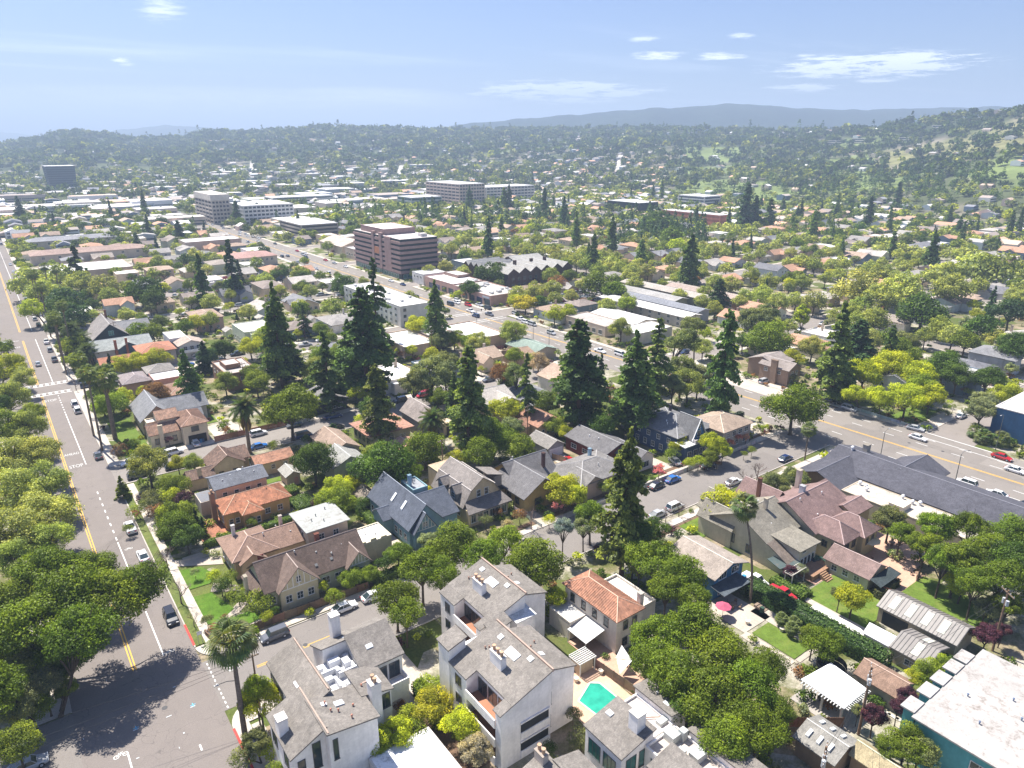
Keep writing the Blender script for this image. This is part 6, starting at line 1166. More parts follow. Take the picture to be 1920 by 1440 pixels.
while y < 1000:                                   # traffic and kerb parking up the highway
    for dx in (-9.6, -5.6, -2.6, 2.6, 5.6, 8.8):
        if rr_.random() < (.20 if abs(dx) < 9 and abs(dx) > 2 and abs(dx) < 8.5 else .5) and len(CARP) < 215: car(cen(y)+dx, y+rr_.uniform(-3, 3), Q if dx < 0 else -Q, rr_.choice(kinds[:4]), rr_.choice(cns), False)
    y += 11+y*.012
for r0, ya in enumerate((262, 271, 281, 290, 300)):
    for i in range(13):
        if rr_.random() < .72 and not (r0 == 0 and i < 5): car(224+i*2.9, ya, Q, rr_.choice(kinds[:4]), rr_.choice(cns), False)
for i in range(34): 
    x, y = 66+(i % 17)*5.6, 402+(i//17)*14
    if rr_.random() < .6: car(x, y, Q, rr_.choice(kinds[:4]), rr_.choice(cns), False)
for y in list(range(384, 700, 17)):
    if rr_.random() < .5: car(13.6, y, Q, rr_.choice(kinds[:4]), rr_.choice(cns), False)
    if rr_.random() < .12: car(3.6 if rr_.random() < .5 else 8.6, y+6, Q, rr_.choice(kinds[:4]), rr_.choice(cns), False)

# ------------------------------------------------------------------ poles, lamps, signs, wires
def pole(x, y, h, label, arms=(), r=.14, drum=False, ang=0):
    t = THING('utility_pole', (x, y, 0), label, 'utility pole', rz=ang); b = MB(); b.tube((0, 0, 0), (0, 0, h), r*1.2, r*.8, 8); b.obj('post', 'bark', t, (.24, .16, .11))
    for z, w in arms:
        b = MB(); b.box(-w, -.06, z-.07, w, .06, z+.07); c = b.obj('crossarm', 'weathered wood', t, (.25, .18, .13))
        for i in (-.9, -.4, .4, .9): b = MB(); b.tube((i*w, 0, z+.07), (i*w, 0, z+.28), .05, .07, 6); b.obj('insulator', 'plain', c, (.5, .5, .52))
    if drum:
        for s in (-1, 1): b = MB(); b.tube((s*.42, 0, h-2.6), (s*.42, 0, h-1.7), .25, .25, 10); b.obj('transformer', 'metal sheet', t, (.45, .47, .5))
    return t
def wire(p, q, label, n=10, sag=.7, cat='cable'):
    b = MB(); m0 = Vector(p)
    P = [Vector(p).lerp(Vector(q), i/n)-Vector((0, 0, 4*sag*(i/n)*(1-i/n)))-m0 for i in range(n+1)]
    for a, c in zip(P, P[1:]): b.tube(a, c, .022, .022, 3, False)
    tag(b.obj('power_line', 'plain', col=(.05, .05, .05), loc=p), label, cat, 'overhead cables')
def lamp(x, y, h, label, rz=0, arm=1.8, signal=False):
    t = THING('street_lamp', (x, y, 0), label, 'street lamp', rz=rz); b = MB(); b.tube((0, 0, 0), (0, 0, h), .11, .07, 8); b.tube((0, 0, h-.1), (arm*.5, 0, h+.35), .05, .045, 6); b.tube((arm*.5, 0, h+.35), (arm, 0, h+.4), .045, .04, 6); b.obj('post', 'metal sheet', t, (.10, .11, .11)); b = MB(); b.box(arm-.1, -.12, h+.32, arm+.55, .12, .44+h); b.obj('lamp_head', 'metal sheet', t, (.4, .4, .4))
    if signal: b = MB(); b.box(-.28, -.28, h*.45, .28, .28, h*.45+1.1); b.obj('equipment_box', 'plain', t, (.06, .065, .07)); b = MB(); b.box(-.2, -.2, 1.2, .2, .2, 2.2); b.obj('equipment_box', 'plain', t, (.06, .065, .07))
    return t
lamp(14.9+1.4, 84.6, 9, 'slim dark street lamp with arm over the avenue beside the tall fan palm', pi, 2.2, True)
# silver bin like box beside the lamp
b = MB(); b.box(-.35, -.3, 0, .35, .3, 1.2); tag(b.obj('utility_cabinet', 'metal sheet', loc=(17.3, 82.5, .12), col=(.10, .13, .25)), 'dark blue mailbox cabinet on the corner pavement by the fan palm', 'cabinet')
pole(19.6, 87.8, 9.4, 'thin wooden utility pole behind the grey roofed white block', ((9.1, .9),)); pole(84.6, 33.4, 11.5, 'wooden utility pole with crossarms beside the white pavilion', ((11, 1.3), (9.6, 1.3)), .17, True, .5)
pole(67.2, 29.6, 11.8, 'wooden utility pole with wires in front of the big dark oaks', ((11.3, 1.3), (9.9, 1.2)), .18, True, .4); pole(118.5, 29.5, 11.5, 'utility pole with white transformer above the metal sheds', ((11, 1.6),), .16, True, .9); pole(79.4, 135, 10.5, 'utility pole beside the barn roofed house', ((10, 1.1),))
for i, (a, c) in enumerate((((19.6, 87.8, 9.2), (-30, 97, 9)), ((19.6, 87.8, 8.9), (-30, 92, 8.8)), ((19.6, 87.8, 8.6), (-30, 89.5, 8.4)), ((67.2, 29.6, 11.4), (84.6, 33.4, 11.1)), ((67.2, 29.6, 9.9), (84.6, 33.4, 9.7)), ((84.6, 33.4, 11.1), (118.5, 29.5, 11)), ((84.6, 33.4, 9.7), (118.5, 29.5, 10)), ((67.2, 29.6, 11.4), (50, 20, 11)), ((118.5, 29.5, 11.1), (160, 26, 11)), ((79.4, 135, 10), (56, 176, 9)), ((79.4, 135, 10), (78, 110, 6)))):
    wire(a, c, 'thin black overhead cable, %s' % ('farthest of three over the avenue', 'middle of three over the avenue', 'nearest of three over the avenue', 'upper one between the oak pole and the pavilion pole', 'lower one between the oak pole and the pavilion pole', 'upper one above the metal sheds', 'lower one above the metal sheds', 'leaving the bottom edge from the oak pole', 'running right from the transformer pole', 'slanting up behind the barn roofed house', 'dropping to the barn roofed house')[i])
for i, (x, y, h, rz, nm) in enumerate(((172.6, 76, 9, 0, 'behind the hip corner of the long dark hall'), (173.4, 58.6, 9, 0, 'behind the middle of the long dark hall'), (204.8, 112, 9, pi, 'in front of the tall redwood across the highway'), (206, 62, 10, pi, 'beside the plain blue block'), (171, 206, 9, 0, 'near the green roofed shop'), (171, 216, 9, 0, 'just beyond the green roofed shop'), (192.6, 240, 10, pi, 'at the low shops across the highway'))):
    lamp(x, y, h, 'slim grey street lamp %s' % nm, rz)
def signal(x, y, label, rz):
    t = THING('traffic_signal', (x, y, 0), label, 'traffic light', rz=rz); b = MB(); b.tube((0, 0, 0), (0, 0, 5.8), .1, .08, 7); b.tube((0, 0, 5.6), (5, 0, 6), .07, .05, 6); b.obj('mast', 'metal sheet', t, (.12, .13, .13))
    for a in (2.6, 4.8): b = MB(); b.box(a-.17, -.15, 5.3, a+.17, .15, 6.3); b.obj('signal_head', 'plain', t, (.02, .03, .02))
signal(172.6, 259, 'traffic light mast on the near side of the highway crossing', 0); signal(191, 276, 'traffic light mast by the car park side of the highway crossing', pi)
t = THING('stop_sign', (163, 103.2, 0), 'round red stop sign where the wide street meets the highway', 'sign'); b = MB(); b.tube((0, 0, 0), (0, 0, 2.1), .04, .04, 6); b.obj('post', 'metal sheet', t, (.4, .4, .4)); b = MB(); b.poly([(.45*cos(pi/8+i*pi/4), -.03, 2.5+.45*sin(pi/8+i*pi/4)) for i in range(8)]); b.poly([(.45*cos(pi/8-i*pi/4), .0, 2.5+.45*sin(pi/8-i*pi/4)) for i in range(8)]); b.obj('plate', 'painted wood', t, (.6, .03, .03))
cu = bpy.data.curves.new('t', 'FONT'); cu.body = 'STOP'; cu.size = .32; cu.align_x = 'CENTER'; to = bpy.data.objects.new('t', cu); m = bpy.data.meshes.new_from_object(to); bpy.data.objects.remove(to); m.materials.clear(); m.materials.append(MATS['painted wood']); o = OB('lettering', m, t, (.8, .8, .8), (0, -.036, 2.39)); o.rotation_euler = (pi/2, 0, 0)
t = THING('pedestrian_sign', (16.4, 107.4, 0), 'small white sign on two thin legs at the avenue corner', 'sign'); b = MB(); b.tube((-.3, 0, 0), (-.3, 0, 2.3), .04, .04, 5); b.tube((.3, 0, 0), (.3, 0, 2.3), .04, .04, 5); b.obj('post', 'metal sheet', t, (.3, .3, .3)); b = MB(); b.box(-.4, -.06, 1.8, .4, -.041, 2.5); b.obj('plate', 'painted wood', t, (.7, .7, .72))
PL = {}
for (xx, ya, yb, st) in ((96, 226, 262, 36), (60, 226, 226, 1), (130, 226, 226, 1), (36, 311, 311, 1), (84, 311, 311, 1), (128, 311, 311, 1), (50, 396, 396, 1), (110, 396, 396, 1), (238, 160, 160, 1), (262, 128, 128, 1), (300.8, 214, 214, 1), (301, 150, 150, 1), (345, 217, 217, 1), (390, 217, 217, 1), (350, 311, 311, 1), (300, 311, 311, 1), (110, 141, 141, 1), (140, 140, 140, 1)):
    o_ = pole(xx, ya, 10.6, '', ((10, 1.1), (8.9, .9)), .13, False, .2); PL[(xx, ya)] = o_; TODO.append([o_, 'wooden utility pole with two crossarms', 'utility pole', 'utility poles between the gardens'])
for a_, b_ in (((60, 226), (96, 226)), ((96, 226), (130, 226)), ((36, 311), (84, 311)), ((84, 311), (128, 311)), ((50, 396), (110, 396)), ((238, 160), (262, 128)), ((301, 150), (262, 128)), ((300.8, 214), (345, 217)), ((345, 217), (390, 217)), ((300, 311), (350, 311)), ((110, 141), (140, 140))):
    for dz in (10.2, 9.1):
        wire((*a_, dz), (*b_, dz), '', 6); o_ = COL.objects[-1]; TODO.append([o_, '%s thin overhead cable' % ('upper' if dz > 10 else 'lower'), 'cable', 'overhead cables'])
# ------------------------------------------------------------------ garden things
def umbrella(x, y, h, r, col, label, square=False):
    t = THING('parasol', (x, y, 0), label, 'parasol'); b = MB(); b.tube((0, 0, 0), (0, 0, h), .04, .04, 6); b.obj('pole', 'metal sheet', t, (.3, .3, .3)); b = MB(); n = 4 if square else 8
    for i in range(n): a, c = 2*pi*i/n, 2*pi*(i+1)/n; b.poly([(r*cos(a), r*sin(a), h-.45), (r*cos(c), r*sin(c), h-.45), (0, 0, h+.1)])
    b.obj('canopy', 'stucco', t, col)
umbrella(90.6, 61, 2.6, 1.4, (.42, .10, .18), 'pink garden parasol beside the blue house patio'); umbrella(131, 57, 3, 2.3, (.72, .62, .45), 'large cream parasol on the terrace right of the yellow house'); umbrella(134.6, 48, 2.7, 1.5, (.6, .6, .6), 'pale parasol under the open oaks', True)
def table(x, y, label, tc=(.3, .2, .14), n=4, r=.6):
    t = THING('garden_table', (x, y, .07), label, 'table'); b = MB(); b.tube((0, 0, .68), (0, 0, .74), r, r, 12); b.obj('tabletop', 'weathered wood', t, tc); b = MB(); b.tube((0, 0, 0), (0, 0, .68), .06, .06, 6); b.obj('leg', 'metal sheet', t, (.2, .2, .2))
CHM = None
def chair(x, y, rz, label, col=(.2, .14, .1)):
    global CHM
    if CHM is None:
        a = MB(); a.box(-.25, -.25, .4, .25, .25, .46); c = MB(); c.box(-.25, .2, .46, .25, .26, .95); l = MB(); l.box(-.03, -.03, 0, .03, .03, .4); CHM = (a.mesh('seat', 'weathered wood'), c.mesh('backrest', 'weathered wood'), l.mesh('leg', 'weathered wood'))
    t = THING('garden_chair', (x, y, .07), label, 'chair', 'garden chairs', rz); OB('seat', CHM[0], t, col); OB('backrest', CHM[1], t, col)
    for sx_ in (-.2, .2):
        for sy_ in (-.2, .2): OB('leg', CHM[2], t, col, (sx_, sy_, 0))
    TODO.append([t, 'small garden chair', 'chair', 'garden chairs'])
for i, (x, y, lb) in enumerate(((127, 54, 'round table on the sunny terrace below the large cream parasol'), (133.5, 52, 'round table deeper on the terrace under the oaks'), (130, 46.6, 'round table on the terrace near the open oaks trunk'), (114.4, 60.6, 'pale round table on the wooden deck behind the olive roofed house'), (94.4, 61.5, 'table on the blue house patio'), (137, 55, 'round table at the far end of the oak terrace'))):
    table(x, y, lb, (.5, .42, .36) if i in (0, 3) else (.3, .2, .14))
    for k in range(4): a = k*Q+.4; chair(x+1.0*cos(a), y+1.0*sin(a), a-Q, '')
t = THING('deck_stairs', (115.4, 57.4, 0), 'wooden garden stairs going down from the deck to the yellow lawn', 'stairs')
for k in range(5): b = MB(); b.box(-1, -.35*k-.35, .0, 1, -.35*k, 1.0-.19*k); b.obj('step', 'weathered wood', t, (.33, .2, .12))
b = MB(); b.box(-3, .01, .0, 3.4, 4.4, 1.15); b.obj('deck', 'weathered wood', t, (.32, .19, .12))
t = THING('deck_stairs', (97.6, 59.4, 0), 'broad low steps from the blue house patio to the garden path', 'stairs')
for k in range(4): b = MB(); b.box(-.4, -.5*k-.5, 0, 2.2, -.5*k, .6-.14*k); b.obj('step', 'weathered wood', t, (.28, .21, .16))
t = THING('trampoline', (92.8, 42.4, 0), 'dark round trampoline behind the white pavilion', 'trampoline'); b = MB(); b.tube((0, 0, .78), (0, 0, .84), 2.2, 2.2, 20); b.obj('mat', 'plain', t, (.03, .035, .04)); b = MB()
for i in range(20):
    a, c = i*pi/10, (i+1)*pi/10; b.poly([(2.2*cos(a), 2.2*sin(a), .9), (2.2*cos(c), 2.2*sin(c), .9), (2.2*cos(c), 2.2*sin(c), 1.9), (2.2*cos(a), 2.2*sin(a), 1.9)])
    if i % 4 == 0: b.tube((2.2*cos(a), 2.2*sin(a), 0), (2.2*cos(a), 2.2*sin(a), 1.9), .04, .04, 5)
b.obj('net_frame', 'plain', t, (.07, .07, .08))
def boat(x, y, rz, label, col):
    t = THING('covered_boat', (x, y, .1), label, 'boat', rz=rz); b = MB(); P = [(-2.6, .9), (-1, 1.05), (1, .95), (2.9, .1), (2.9, -.1), (1, -.95), (-1, -1.05), (-2.6, -.9)]
    b.poly([(x_, y_, 1.1) for x_, y_ in P][::-1])
    for (a, c), (d, e) in zip(P, P[1:]+P[:1]): b.poly([(a, c, 1.1), (a*.8, c*.6, .3), (d*.8, e*.6, .3), (d, e, 1.1)]); b.poly([(a, c, 1.1), (d, e, 1.1), (0, 0, 1.55)])
    b.obj('cover', 'stucco', t, col); b = MB()
    for s in (-.7, .7): b.tube((-.5, s-.1, .25), (-.5, s+.1, .25), .28, .28, 10)
    b.obj('trailer_wheel', 'tyre rubber', t, (.03, .03, .03))
boat(104.4, 50, -Q, 'boat under a white cover on its trailer beside the long hedge', (.68, .7, .72)); boat(104.2, 45.4, -Q, 'second white covered boat, nearer the white tent', (.72, .73, .76))
for i, (x, y, c, lb) in enumerate(((103.4, 47.6, (.03, .2, .5), 'blue bin near the covered boats'), (37.9, 193, (.05, .22, .45), 'blue wheeled bin by the villa garage tower'), (38.5, 193, (.05, .1, .2), 'dark wheeled bin next to the blue bin by the villa garage'), (102.6, 65.4, (.05, .25, .45), 'blue wheeled bin beside the blue house'), (97, 57.6, (.03, .07, .05), 'dark green wheeled bin on the long garden path'))):
    t = THING('wheeled_bin', (x, y, .05), lb, 'bin'); b = MB(); b.box(-.28, -.3, .06, .28, .3, 1.0); b.obj('body', 'plain', t, c); b = MB(); b.box(-.31, -.34, 1.0, .31, .34, 1.08); b.obj('lid', 'plain', t, c)
for i, (x, y, lb) in enumerate(((60.0, 64.4, 'round white planter at the pool steps'), (64.2, 63.4, 'round white tub beside the pool fence'), (92.4, 57.2, 'pale pot at the head of the small lawn'), (95.4, 52.6, 'small stone bird bath on the rectangular lawn'))): b = MB(); b.tube((0, 0, .04), (0, 0, .7), .3, .42, 10); tag(b.obj('planter', 'stucco', loc=(x, y, 0), col=(.6, .57, .52)), lb, 'planter')
for i in range(8): b = MB(); b.box(-.3, -.75, 0, .3, .75, .12); o = b.obj('stepping_stone', 'concrete', loc=(91.6+i*.1, 33.2-i*1.1, .02), col=(.6, .57, .5)); o['kind'] = 'structure'

# ------------------------------------------------------------------ trees seen one by one
PAL = {'dark': (0.079, 0.128, 0.017), 'oak': (0.137, 0.187, 0.015), 'mid': (0.196, 0.243, 0.023), 'lime': (0.390, 0.422, 0.025), 'plane': (0.365, 0.381, 0.101), 'plane2': (0.278, 0.310, 0.065), 'olive': (0.184, 0.203, 0.070), 'grey': (0.241, 0.260, 0.127), 'rw': (0.126, 0.191, 0.047), 'rwl': (0.196, 0.240, 0.060), 'deep': (0.061, 0.107, 0.039), 'purple': (0.094, 0.033, 0.055), 'yellow': (0.425, 0.364, 0.030), 'rust': (0.243, 0.121, 0.055), 'gold': (0.381, 0.394, 0.028), 'pale': (0.425, 0.344, 0.243), 'blue': (0.228, 0.267, 0.254)}
NAMES = {'dark': ('oak_tree', 'dark green round tree'), 'oak': ('oak_tree', 'green oak'), 'mid': ('leafy_tree', 'mid green leafy tree'), 'lime': ('maple_tree', 'bright yellow green tree'), 'plane': ('plane_tree', 'pale green feathery plane tree'), 'plane2': ('plane_tree', 'light green plane tree'), 'olive': ('eucalyptus_tree', 'olive brown loose tree'), 'grey': ('leafy_tree', 'grey green tree'), 'rw': ('redwood_tree', 'tall dark redwood'), 'rwl': ('redwood_tree', 'tall light green redwood'), 'deep': ('cypress_tree', 'near black conifer'), 'purple': ('plum_tree', 'purple leaved plum tree'), 'yellow': ('broom_shrub', 'vivid yellow shrub tree'), 'rust': ('leafy_tree', 'rusty brown leaved tree'), 'gold': ('maple_tree', 'golden green tree'), 'pale': ('blossom_shrub', 'pale blossoming bush'), 'blue': ('leafy_tree', 'blue grey wispy tree')}
TR = []; CNT = {}
def plant(kind, x, y, r, c, h=None, zc=None, z0=0., near=True, small=False):
    d = hypot(x, y); lod = 0 if d < (300 if r > 3.2 else 200) else (1 if d < 430 else 2); nm, ds = NAMES[c]
    if kind in ('bush', 'topiary'):
        nm = 'shrub'; ds = {'lime': 'bright green shrub', 'mid': 'green shrub', 'dark': 'dark green shrub', 'oak': 'green garden shrub', 'olive': 'olive shrub', 'purple': 'purple pink flowering shrub', 'yellow': 'yellow flowering shrub', 'rust': 'rusty red shrub', 'gold': 'golden green shrub', 'pale': 'pale blossoming bush', 'grey': 'grey green shrub', 'plane': 'pale green shrub', 'plane2': 'light green shrub', 'deep': 'near black shrub', 'blue': 'blue grey shrub'}[c]
    if kind == 'tall' and c in ('deep', 'dark'): nm, ds = 'cypress_tree', 'narrow dark cypress'
    CNT[nm] = CNT.get(nm, 0)+1; TR.append((x, y, r)); k = random.uniform(.7, 1.35) if kind in ('redwood', 'fir', 'sparse') else random.uniform(.84, 1.18); col = [v*k*random.uniform(.94, 1.06) for v in PAL[c]]
    cat = 'shrub' if nm == 'shrub' else 'tree'
    return tree(kind, x, y, r, h, zc, col, nm, ds, ds+'s', lod, z0, cat=cat)
def T(kind, u, v, rp, c, zc=None, drop=0):
    """round crown centred at picture point, radius in survey pixels"""
    r = 5.
    for _ in range(4):
        z = zc or (r*.75+1.2 if kind in ('bush', 'topiary') else r*.95+1.4); x, y = g(u, v, z); d = proj(x, y, z)[2]; r = rp*d/FP*.98
    return plant(kind, x, y, r, c, zc=z)
def TC(kind, ub, vb, vt, wp, c):
    """conifer or tall crown from its foot to its tip"""
    x, y = g(ub, vb); lo, hi = 2, 60
    for _ in range(30):
        m_ = (lo+hi)/2
        if proj(x, y, m_)[1] > vt: lo = m_
        else: hi = m_
    d = proj(x, y, lo/2)[2]; r = wp*d/FP*1.15*(1.3 if vb > 1000 else 1)
    if kind in ('redwood', 'fir', 'sparse'): return plant(kind, x, y, r, c, h=lo)
    return plant(kind, x, y, r, c, zc=lo-r*1.25)
for a in [('oak',55,1175,70,'oak',12),('oak',135,1115,70,'oak',13),('oak',215,1125,66,'oak',12),('oak',262,1095,52,'oak',12),('oak',150,1190,64,'oak',12),('oak',-20,1300,60,'oak',10),('oak',70,1275,48,'dark',5),('oak',125,1235,44,'dark',6),('round',60,1330,34,'oak',4),('round',120,1290,22,'mid',3.6),('oak',15,1270,44,'dark',5),('oak',30,1390,44,'mid',6),('oak',-40,1200,60,'oak',10),('oak',60,1240,50,'olive',7),('plane',25,1320,45,'grey',6),('oak',85,1075,60,'oak',11),('oak',180,1065,44,'oak',10),('open',100,1220,50,'oak',8),('plane',80,1280,34,'grey',6),('oak',20,1130,60,'oak',9),('plane',10,1240,45,'plane2',7),
 ('plane',31,1010,70,'plane',9),('plane',86,965,58,'plane',9),('plane',96,1010,42,'plane2',9),('plane',26,925,58,'plane',9),('plane',83,905,47,'plane',9),('plane',21,860,50,'plane',9),('plane',71,850,42,'plane',9),('plane',51,800,36,'plane2',9),('plane',11,800,40,'mid',9),('plane',61,775,25,'mid',8),('plane',21,745,34,'plane2',8),('plane',41,715,25,'plane',8),('round',13,690,34,'lime',8),('plane',46,700,18,'plane',8),('deep' and 'round',-9,760,25,'dark',8),('round',-4,655,25,'oak',8),('plane',26,1050,45,'plane2',8),
 ('plane',277,868,40,'plane2',6.5),('plane',362,866,20,'plane2',4),('oak',326,912,30,'mid',3.2),('bush',288,934,22,'olive'),('bush',318,930,20,'gold'),('bush',292,958,16,'rust'),('bush',345,935,18,'purple'),('bush',335,955,14,'purple'),('round',350,1005,28,'dark',4),('topiary',253,960,13,'mid'),('bush',275,948,16,'olive'),('bush',240,990,10,'mid'),('topiary',447,1117,16,'gold'),('bush',488,1126,26,'mid'),('bush',414,1096,18,'dark'),('bush',400,1080,15,'lime'),('bush',432,1080,14,'mid'),('bush',404,1178,14,'rust'),('bush',422,1158,9,'rust'),('bush',388,1162,12,'olive'),('bush',500,1155,12,'gold'),('bush',420,1098,12,'mid'),('bush',365,1072,9,'grey'),
 ('round',487,1316,40,'lime',5.5),('round',478,1290,28,'lime',6.5),('open',478,1390,30,'olive',4),('bush',505,1405,22,'lime'),('bush',455,1420,24,'olive'),('bush',520,1440,20,'mid'),
 ('round',812,1322,38,'yellow',3.5),('bush',770,1340,22,'gold'),('round',738,1375,36,'lime',3.6),('round',705,1395,28,'mid',3.2),('bush',775,1372,26,'mid'),('round',862,1360,34,'lime',4),('open',890,1408,38,'pale',3.6),('bush',805,1285,26,'mid'),('bush',840,1300,16,'gold'),('bush',880,1330,14,'mid'),('bush',745,1320,14,'rust'),('bush',1090,1380,28,'olive'),('bush',1075,1340,16,'olive'),('bush',1030,1400,14,'dark'),
 ('oak',742,1118,44,'oak',7),('oak',790,1062,46,'oak',8),('oak',850,1022,48,'oak',8.5),('oak',905,1045,40,'oak',8),('oak',1000,1052,58,'oak',8.5),('oak',760,1150,34,'oak',6.5),('oak',945,1010,34,'mid',8),('oak',830,1075,36,'oak',8),('open',1042,1118,24,'lime',4.5),('oak',960,1100,34,'oak',7),('round',660,1085,24,'mid',2.6),('round',695,1075,18,'mid',3),('bush',606,1098,12,'lime'),('bush',627,1118,18,'mid'),('bush',635,1000,14,'mid'),
 ('oak',1232,1048,46,'oak',9),('oak',1280,1075,46,'oak',9),('oak',1300,1120,34,'oak',8),('oak',1200,1040,34,'mid',9),('oak',1250,1100,34,'oak',8),('round',1190,1005,34,'dark',10),('round',1232,990,28,'dark',8),
 ('oak',1232,1196,50,'oak',9),('oak',1300,1176,52,'oak',9),('oak',1262,1262,56,'oak',9),('oak',1352,1232,60,'oak',9),('oak',1340,1310,66,'oak',9),('oak',1408,1292,58,'oak',9),('oak',1435,1245,40,'oak',8),('oak',1420,1360,52,'oak',8.5),('oak',1360,1385,48,'oak',8),('oak',1215,1240,36,'oak',8),('oak',1455,1330,34,'oak',8),('oak',1290,1320,46,'dark',7),
 ('round',1352,948,46,'lime',4.6),('round',1388,965,24,'lime',4),('round',1048,918,38,'gold',4.6),('round',1072,925,28,'gold',4.2),('round',945,768,29,'lime',6),('round',1042,798,22,'mid',4),('round',1062,812,16,'lime',3.4),('oak',925,815,44,'oak',7),('oak',970,840,36,'mid',6),('oak',900,850,34,'oak',6.5),('open',960,800,26,'grey',7),('oak',588,862,42,'dark',7),('oak',718,872,60,'dark',7.5),('oak',765,885,28,'oak',5),('round',632,915,28,'gold',4.4),('open',660,905,20,'gold',4),('oak',543,766,56,'oak',9.5),
 ('open',810,700,46,'olive',10),('open',835,680,30,'olive',11),('open',775,720,34,'olive',9),('plane',968,700,26,'olive',10),('plane',940,700,24,'rust',9),('plane',1010,680,24,'pale',5),('round',1000,670,12,'plane',5),
 ('oak',1488,762,56,'oak',8.5),('round',1620,698,36,'lime',8),('round',1672,690,40,'lime',9),('round',1715,700,34,'lime',8.5),('round',1602,740,22,'lime',6),('round',1650,745,26,'lime',6.5),('round',1700,745,34,'lime',7),('round',1745,740,28,'lime',6.5),('round',1690,665,34,'mid',9),('round',1730,725,30,'mid',7),
 ('oak',1440,640,48,'oak',7),('open',1418,600,36,'olive',9),('open',1440,585,26,'olive',9),('tall',1505,592,20,'lime',8),('oak',1730,588,46,'dark',8),('oak',1770,690,38,'dark',8),('oak',1795,705,28,'dark',7),('oak',1850,710,32,'dark',6.5),('round',1890,740,28,'lime',5),('oak',1842,615,34,'dark',8),('oak',1895,585,36,'deep',9),('oak',1905,650,34,'dark',9),
 ('plane',1605,545,48,'plane',9),('plane',1650,560,36,'plane',9),('plane',1690,545,40,'plane',9),('plane',1785,545,38,'plane',9),('plane',1830,505,44,'plane',9),('plane',1880,510,44,'plane',9),('plane',1770,515,34,'plane',9),('plane',1640,600,30,'plane2',7),('plane',1600,610,28,'plane2',7),('open',1700,640,28,'olive',7),('open',1840,768,30,'grey',7),('open',1845,750,24,'grey',8),
 ('open',1670,970,34,'olive',6),('open',1690,1000,30,'oak',6),('open',1760,985,38,'oak',9),('open',1735,1020,34,'oak',8),('open',1800,1040,40,'oak',9),('open',1820,985,34,'oak',10),('open',1770,1050,34,'oak',8),('oak',1855,1030,40,'oak',9),('oak',1895,1000,40,'oak',10),('oak',1880,1080,44,'oak',9),('oak',1905,1050,44,'dark',10),('oak',1830,1090,34,'oak',8),('round',1805,1092,30,'gold',4.5),('open',1850,1140,26,'grey',4),('open',1890,1130,30,'oak',6),
 ('round',1600,1118,30,'lime',4.5),('open',1575,1112,18,'olive',4),('round',1545,1205,36,'oak',4.5),('round',1525,1195,26,'oak',4.4),('round',1735,1262,26,'mid',4),('round',1765,1252,28,'mid',4),('round',1715,1270,18,'lime',3.6),('open',1640,1340,26,'purple',4),('open',1702,1305,22,'purple',4),('open',1685,1325,18,'purple',3.4),('open',1850,1190,26,'purple',4),('open',1880,1180,18,'purple',3.6),('round',1700,1392,40,'oak',5),('round',1725,1410,34,'olive',4.6),('round',1670,1400,26,'oak',4.4),('open',1480,1070,16,'purple',2.6),('bush',1500,1068,14,'grey'),('open',1610,1330,14,'olive',3),
 ('open',1455,905,28,'olive',4.6),('open',1490,895,26,'olive',4.6),('open',1475,925,22,'olive',4),('bush',1510,935,12,'lime'),('round',1338,830,24,'gold',5.5),('round',1355,845,18,'lime',4),('round',1330,855,16,'mid',3.6),('bush',1290,868,13,'gold'),('bush',1310,865,14,'lime'),('bush',1325,868,12,'mid'),('bush',1345,865,10,'rust'),('bush',1260,850,14,'mid'),('bush',1410,843,8,'mid'),('bush',1395,850,7,'mid'),
 ('open',1108,965,36,'oak',7),('open',1095,985,24,'grey',6),('open',1056,985,22,'blue',8),('bush',1010,938,10,'olive'),('bush',975,965,14,'rust'),('bush',950,985,14,'pale'),('bush',935,960,9,'rust'),('bush',1030,975,12,'gold'),
 ('round',205,700 and 760,32,'mid',6),('round',190,745,28,'dark',6),('oak',290,738,26,'rust',6),('oak',272,735,16,'gold',5),('bush',210,755,22,'lime'),('round',230,685,24,'gold',4.5),('round',262,680,26,'gold',4.5),('round',297,672,24,'gold',4.5),('round',385,668,20,'deep',6),('open',418,655,26,'dark',6),('round',470,652,26,'gold',5),('round',490,640,18,'gold',5),('round',640,535,26,'dark',6),('round',655,545,18,'dark',6),
 ('plane',50,535,36,'plane',8),('plane',80,550,32,'plane',8),('plane',60,580,24,'lime',8),('plane',115,520,30,'plane',8),('plane',150,530,28,'plane',8),('plane',195,540,30,'plane',8),('oak',272,545,36,'dark',8),('oak',290,560,24,'dark',7),('oak',120,610 and 565,34,'deep',11),('oak',140,590,30,'deep',10),('oak',112,575,26,'dark',11),
 ('round',780,610,24,'gold',6.5),('round',880,490 and 700,14,'lime',3),('round',1040,590,20,'lime',5),('round',1065,585,16,'lime',5),('round',985,570,22,'yellow',5),('round',965,565,16,'gold',5),('round',1045,530,18,'rust',5),('round',1130,535,34,'oak',8),('round',1150,545,24,'oak',7),('round',920,515,30,'dark',7),('round',940,510,20,'dark',7),('round',1175,572,18,'mid',6),('round',1690,320 and 575,20,'plane',6),
 ('round',1235,420,30,'dark',9),('round',1215,425,22,'dark',9),('round',1262,445,26,'oak',8),('round',1270,460,18,'lime',7),('round',1290,470,16,'oak',7)]: T(*a[:6])
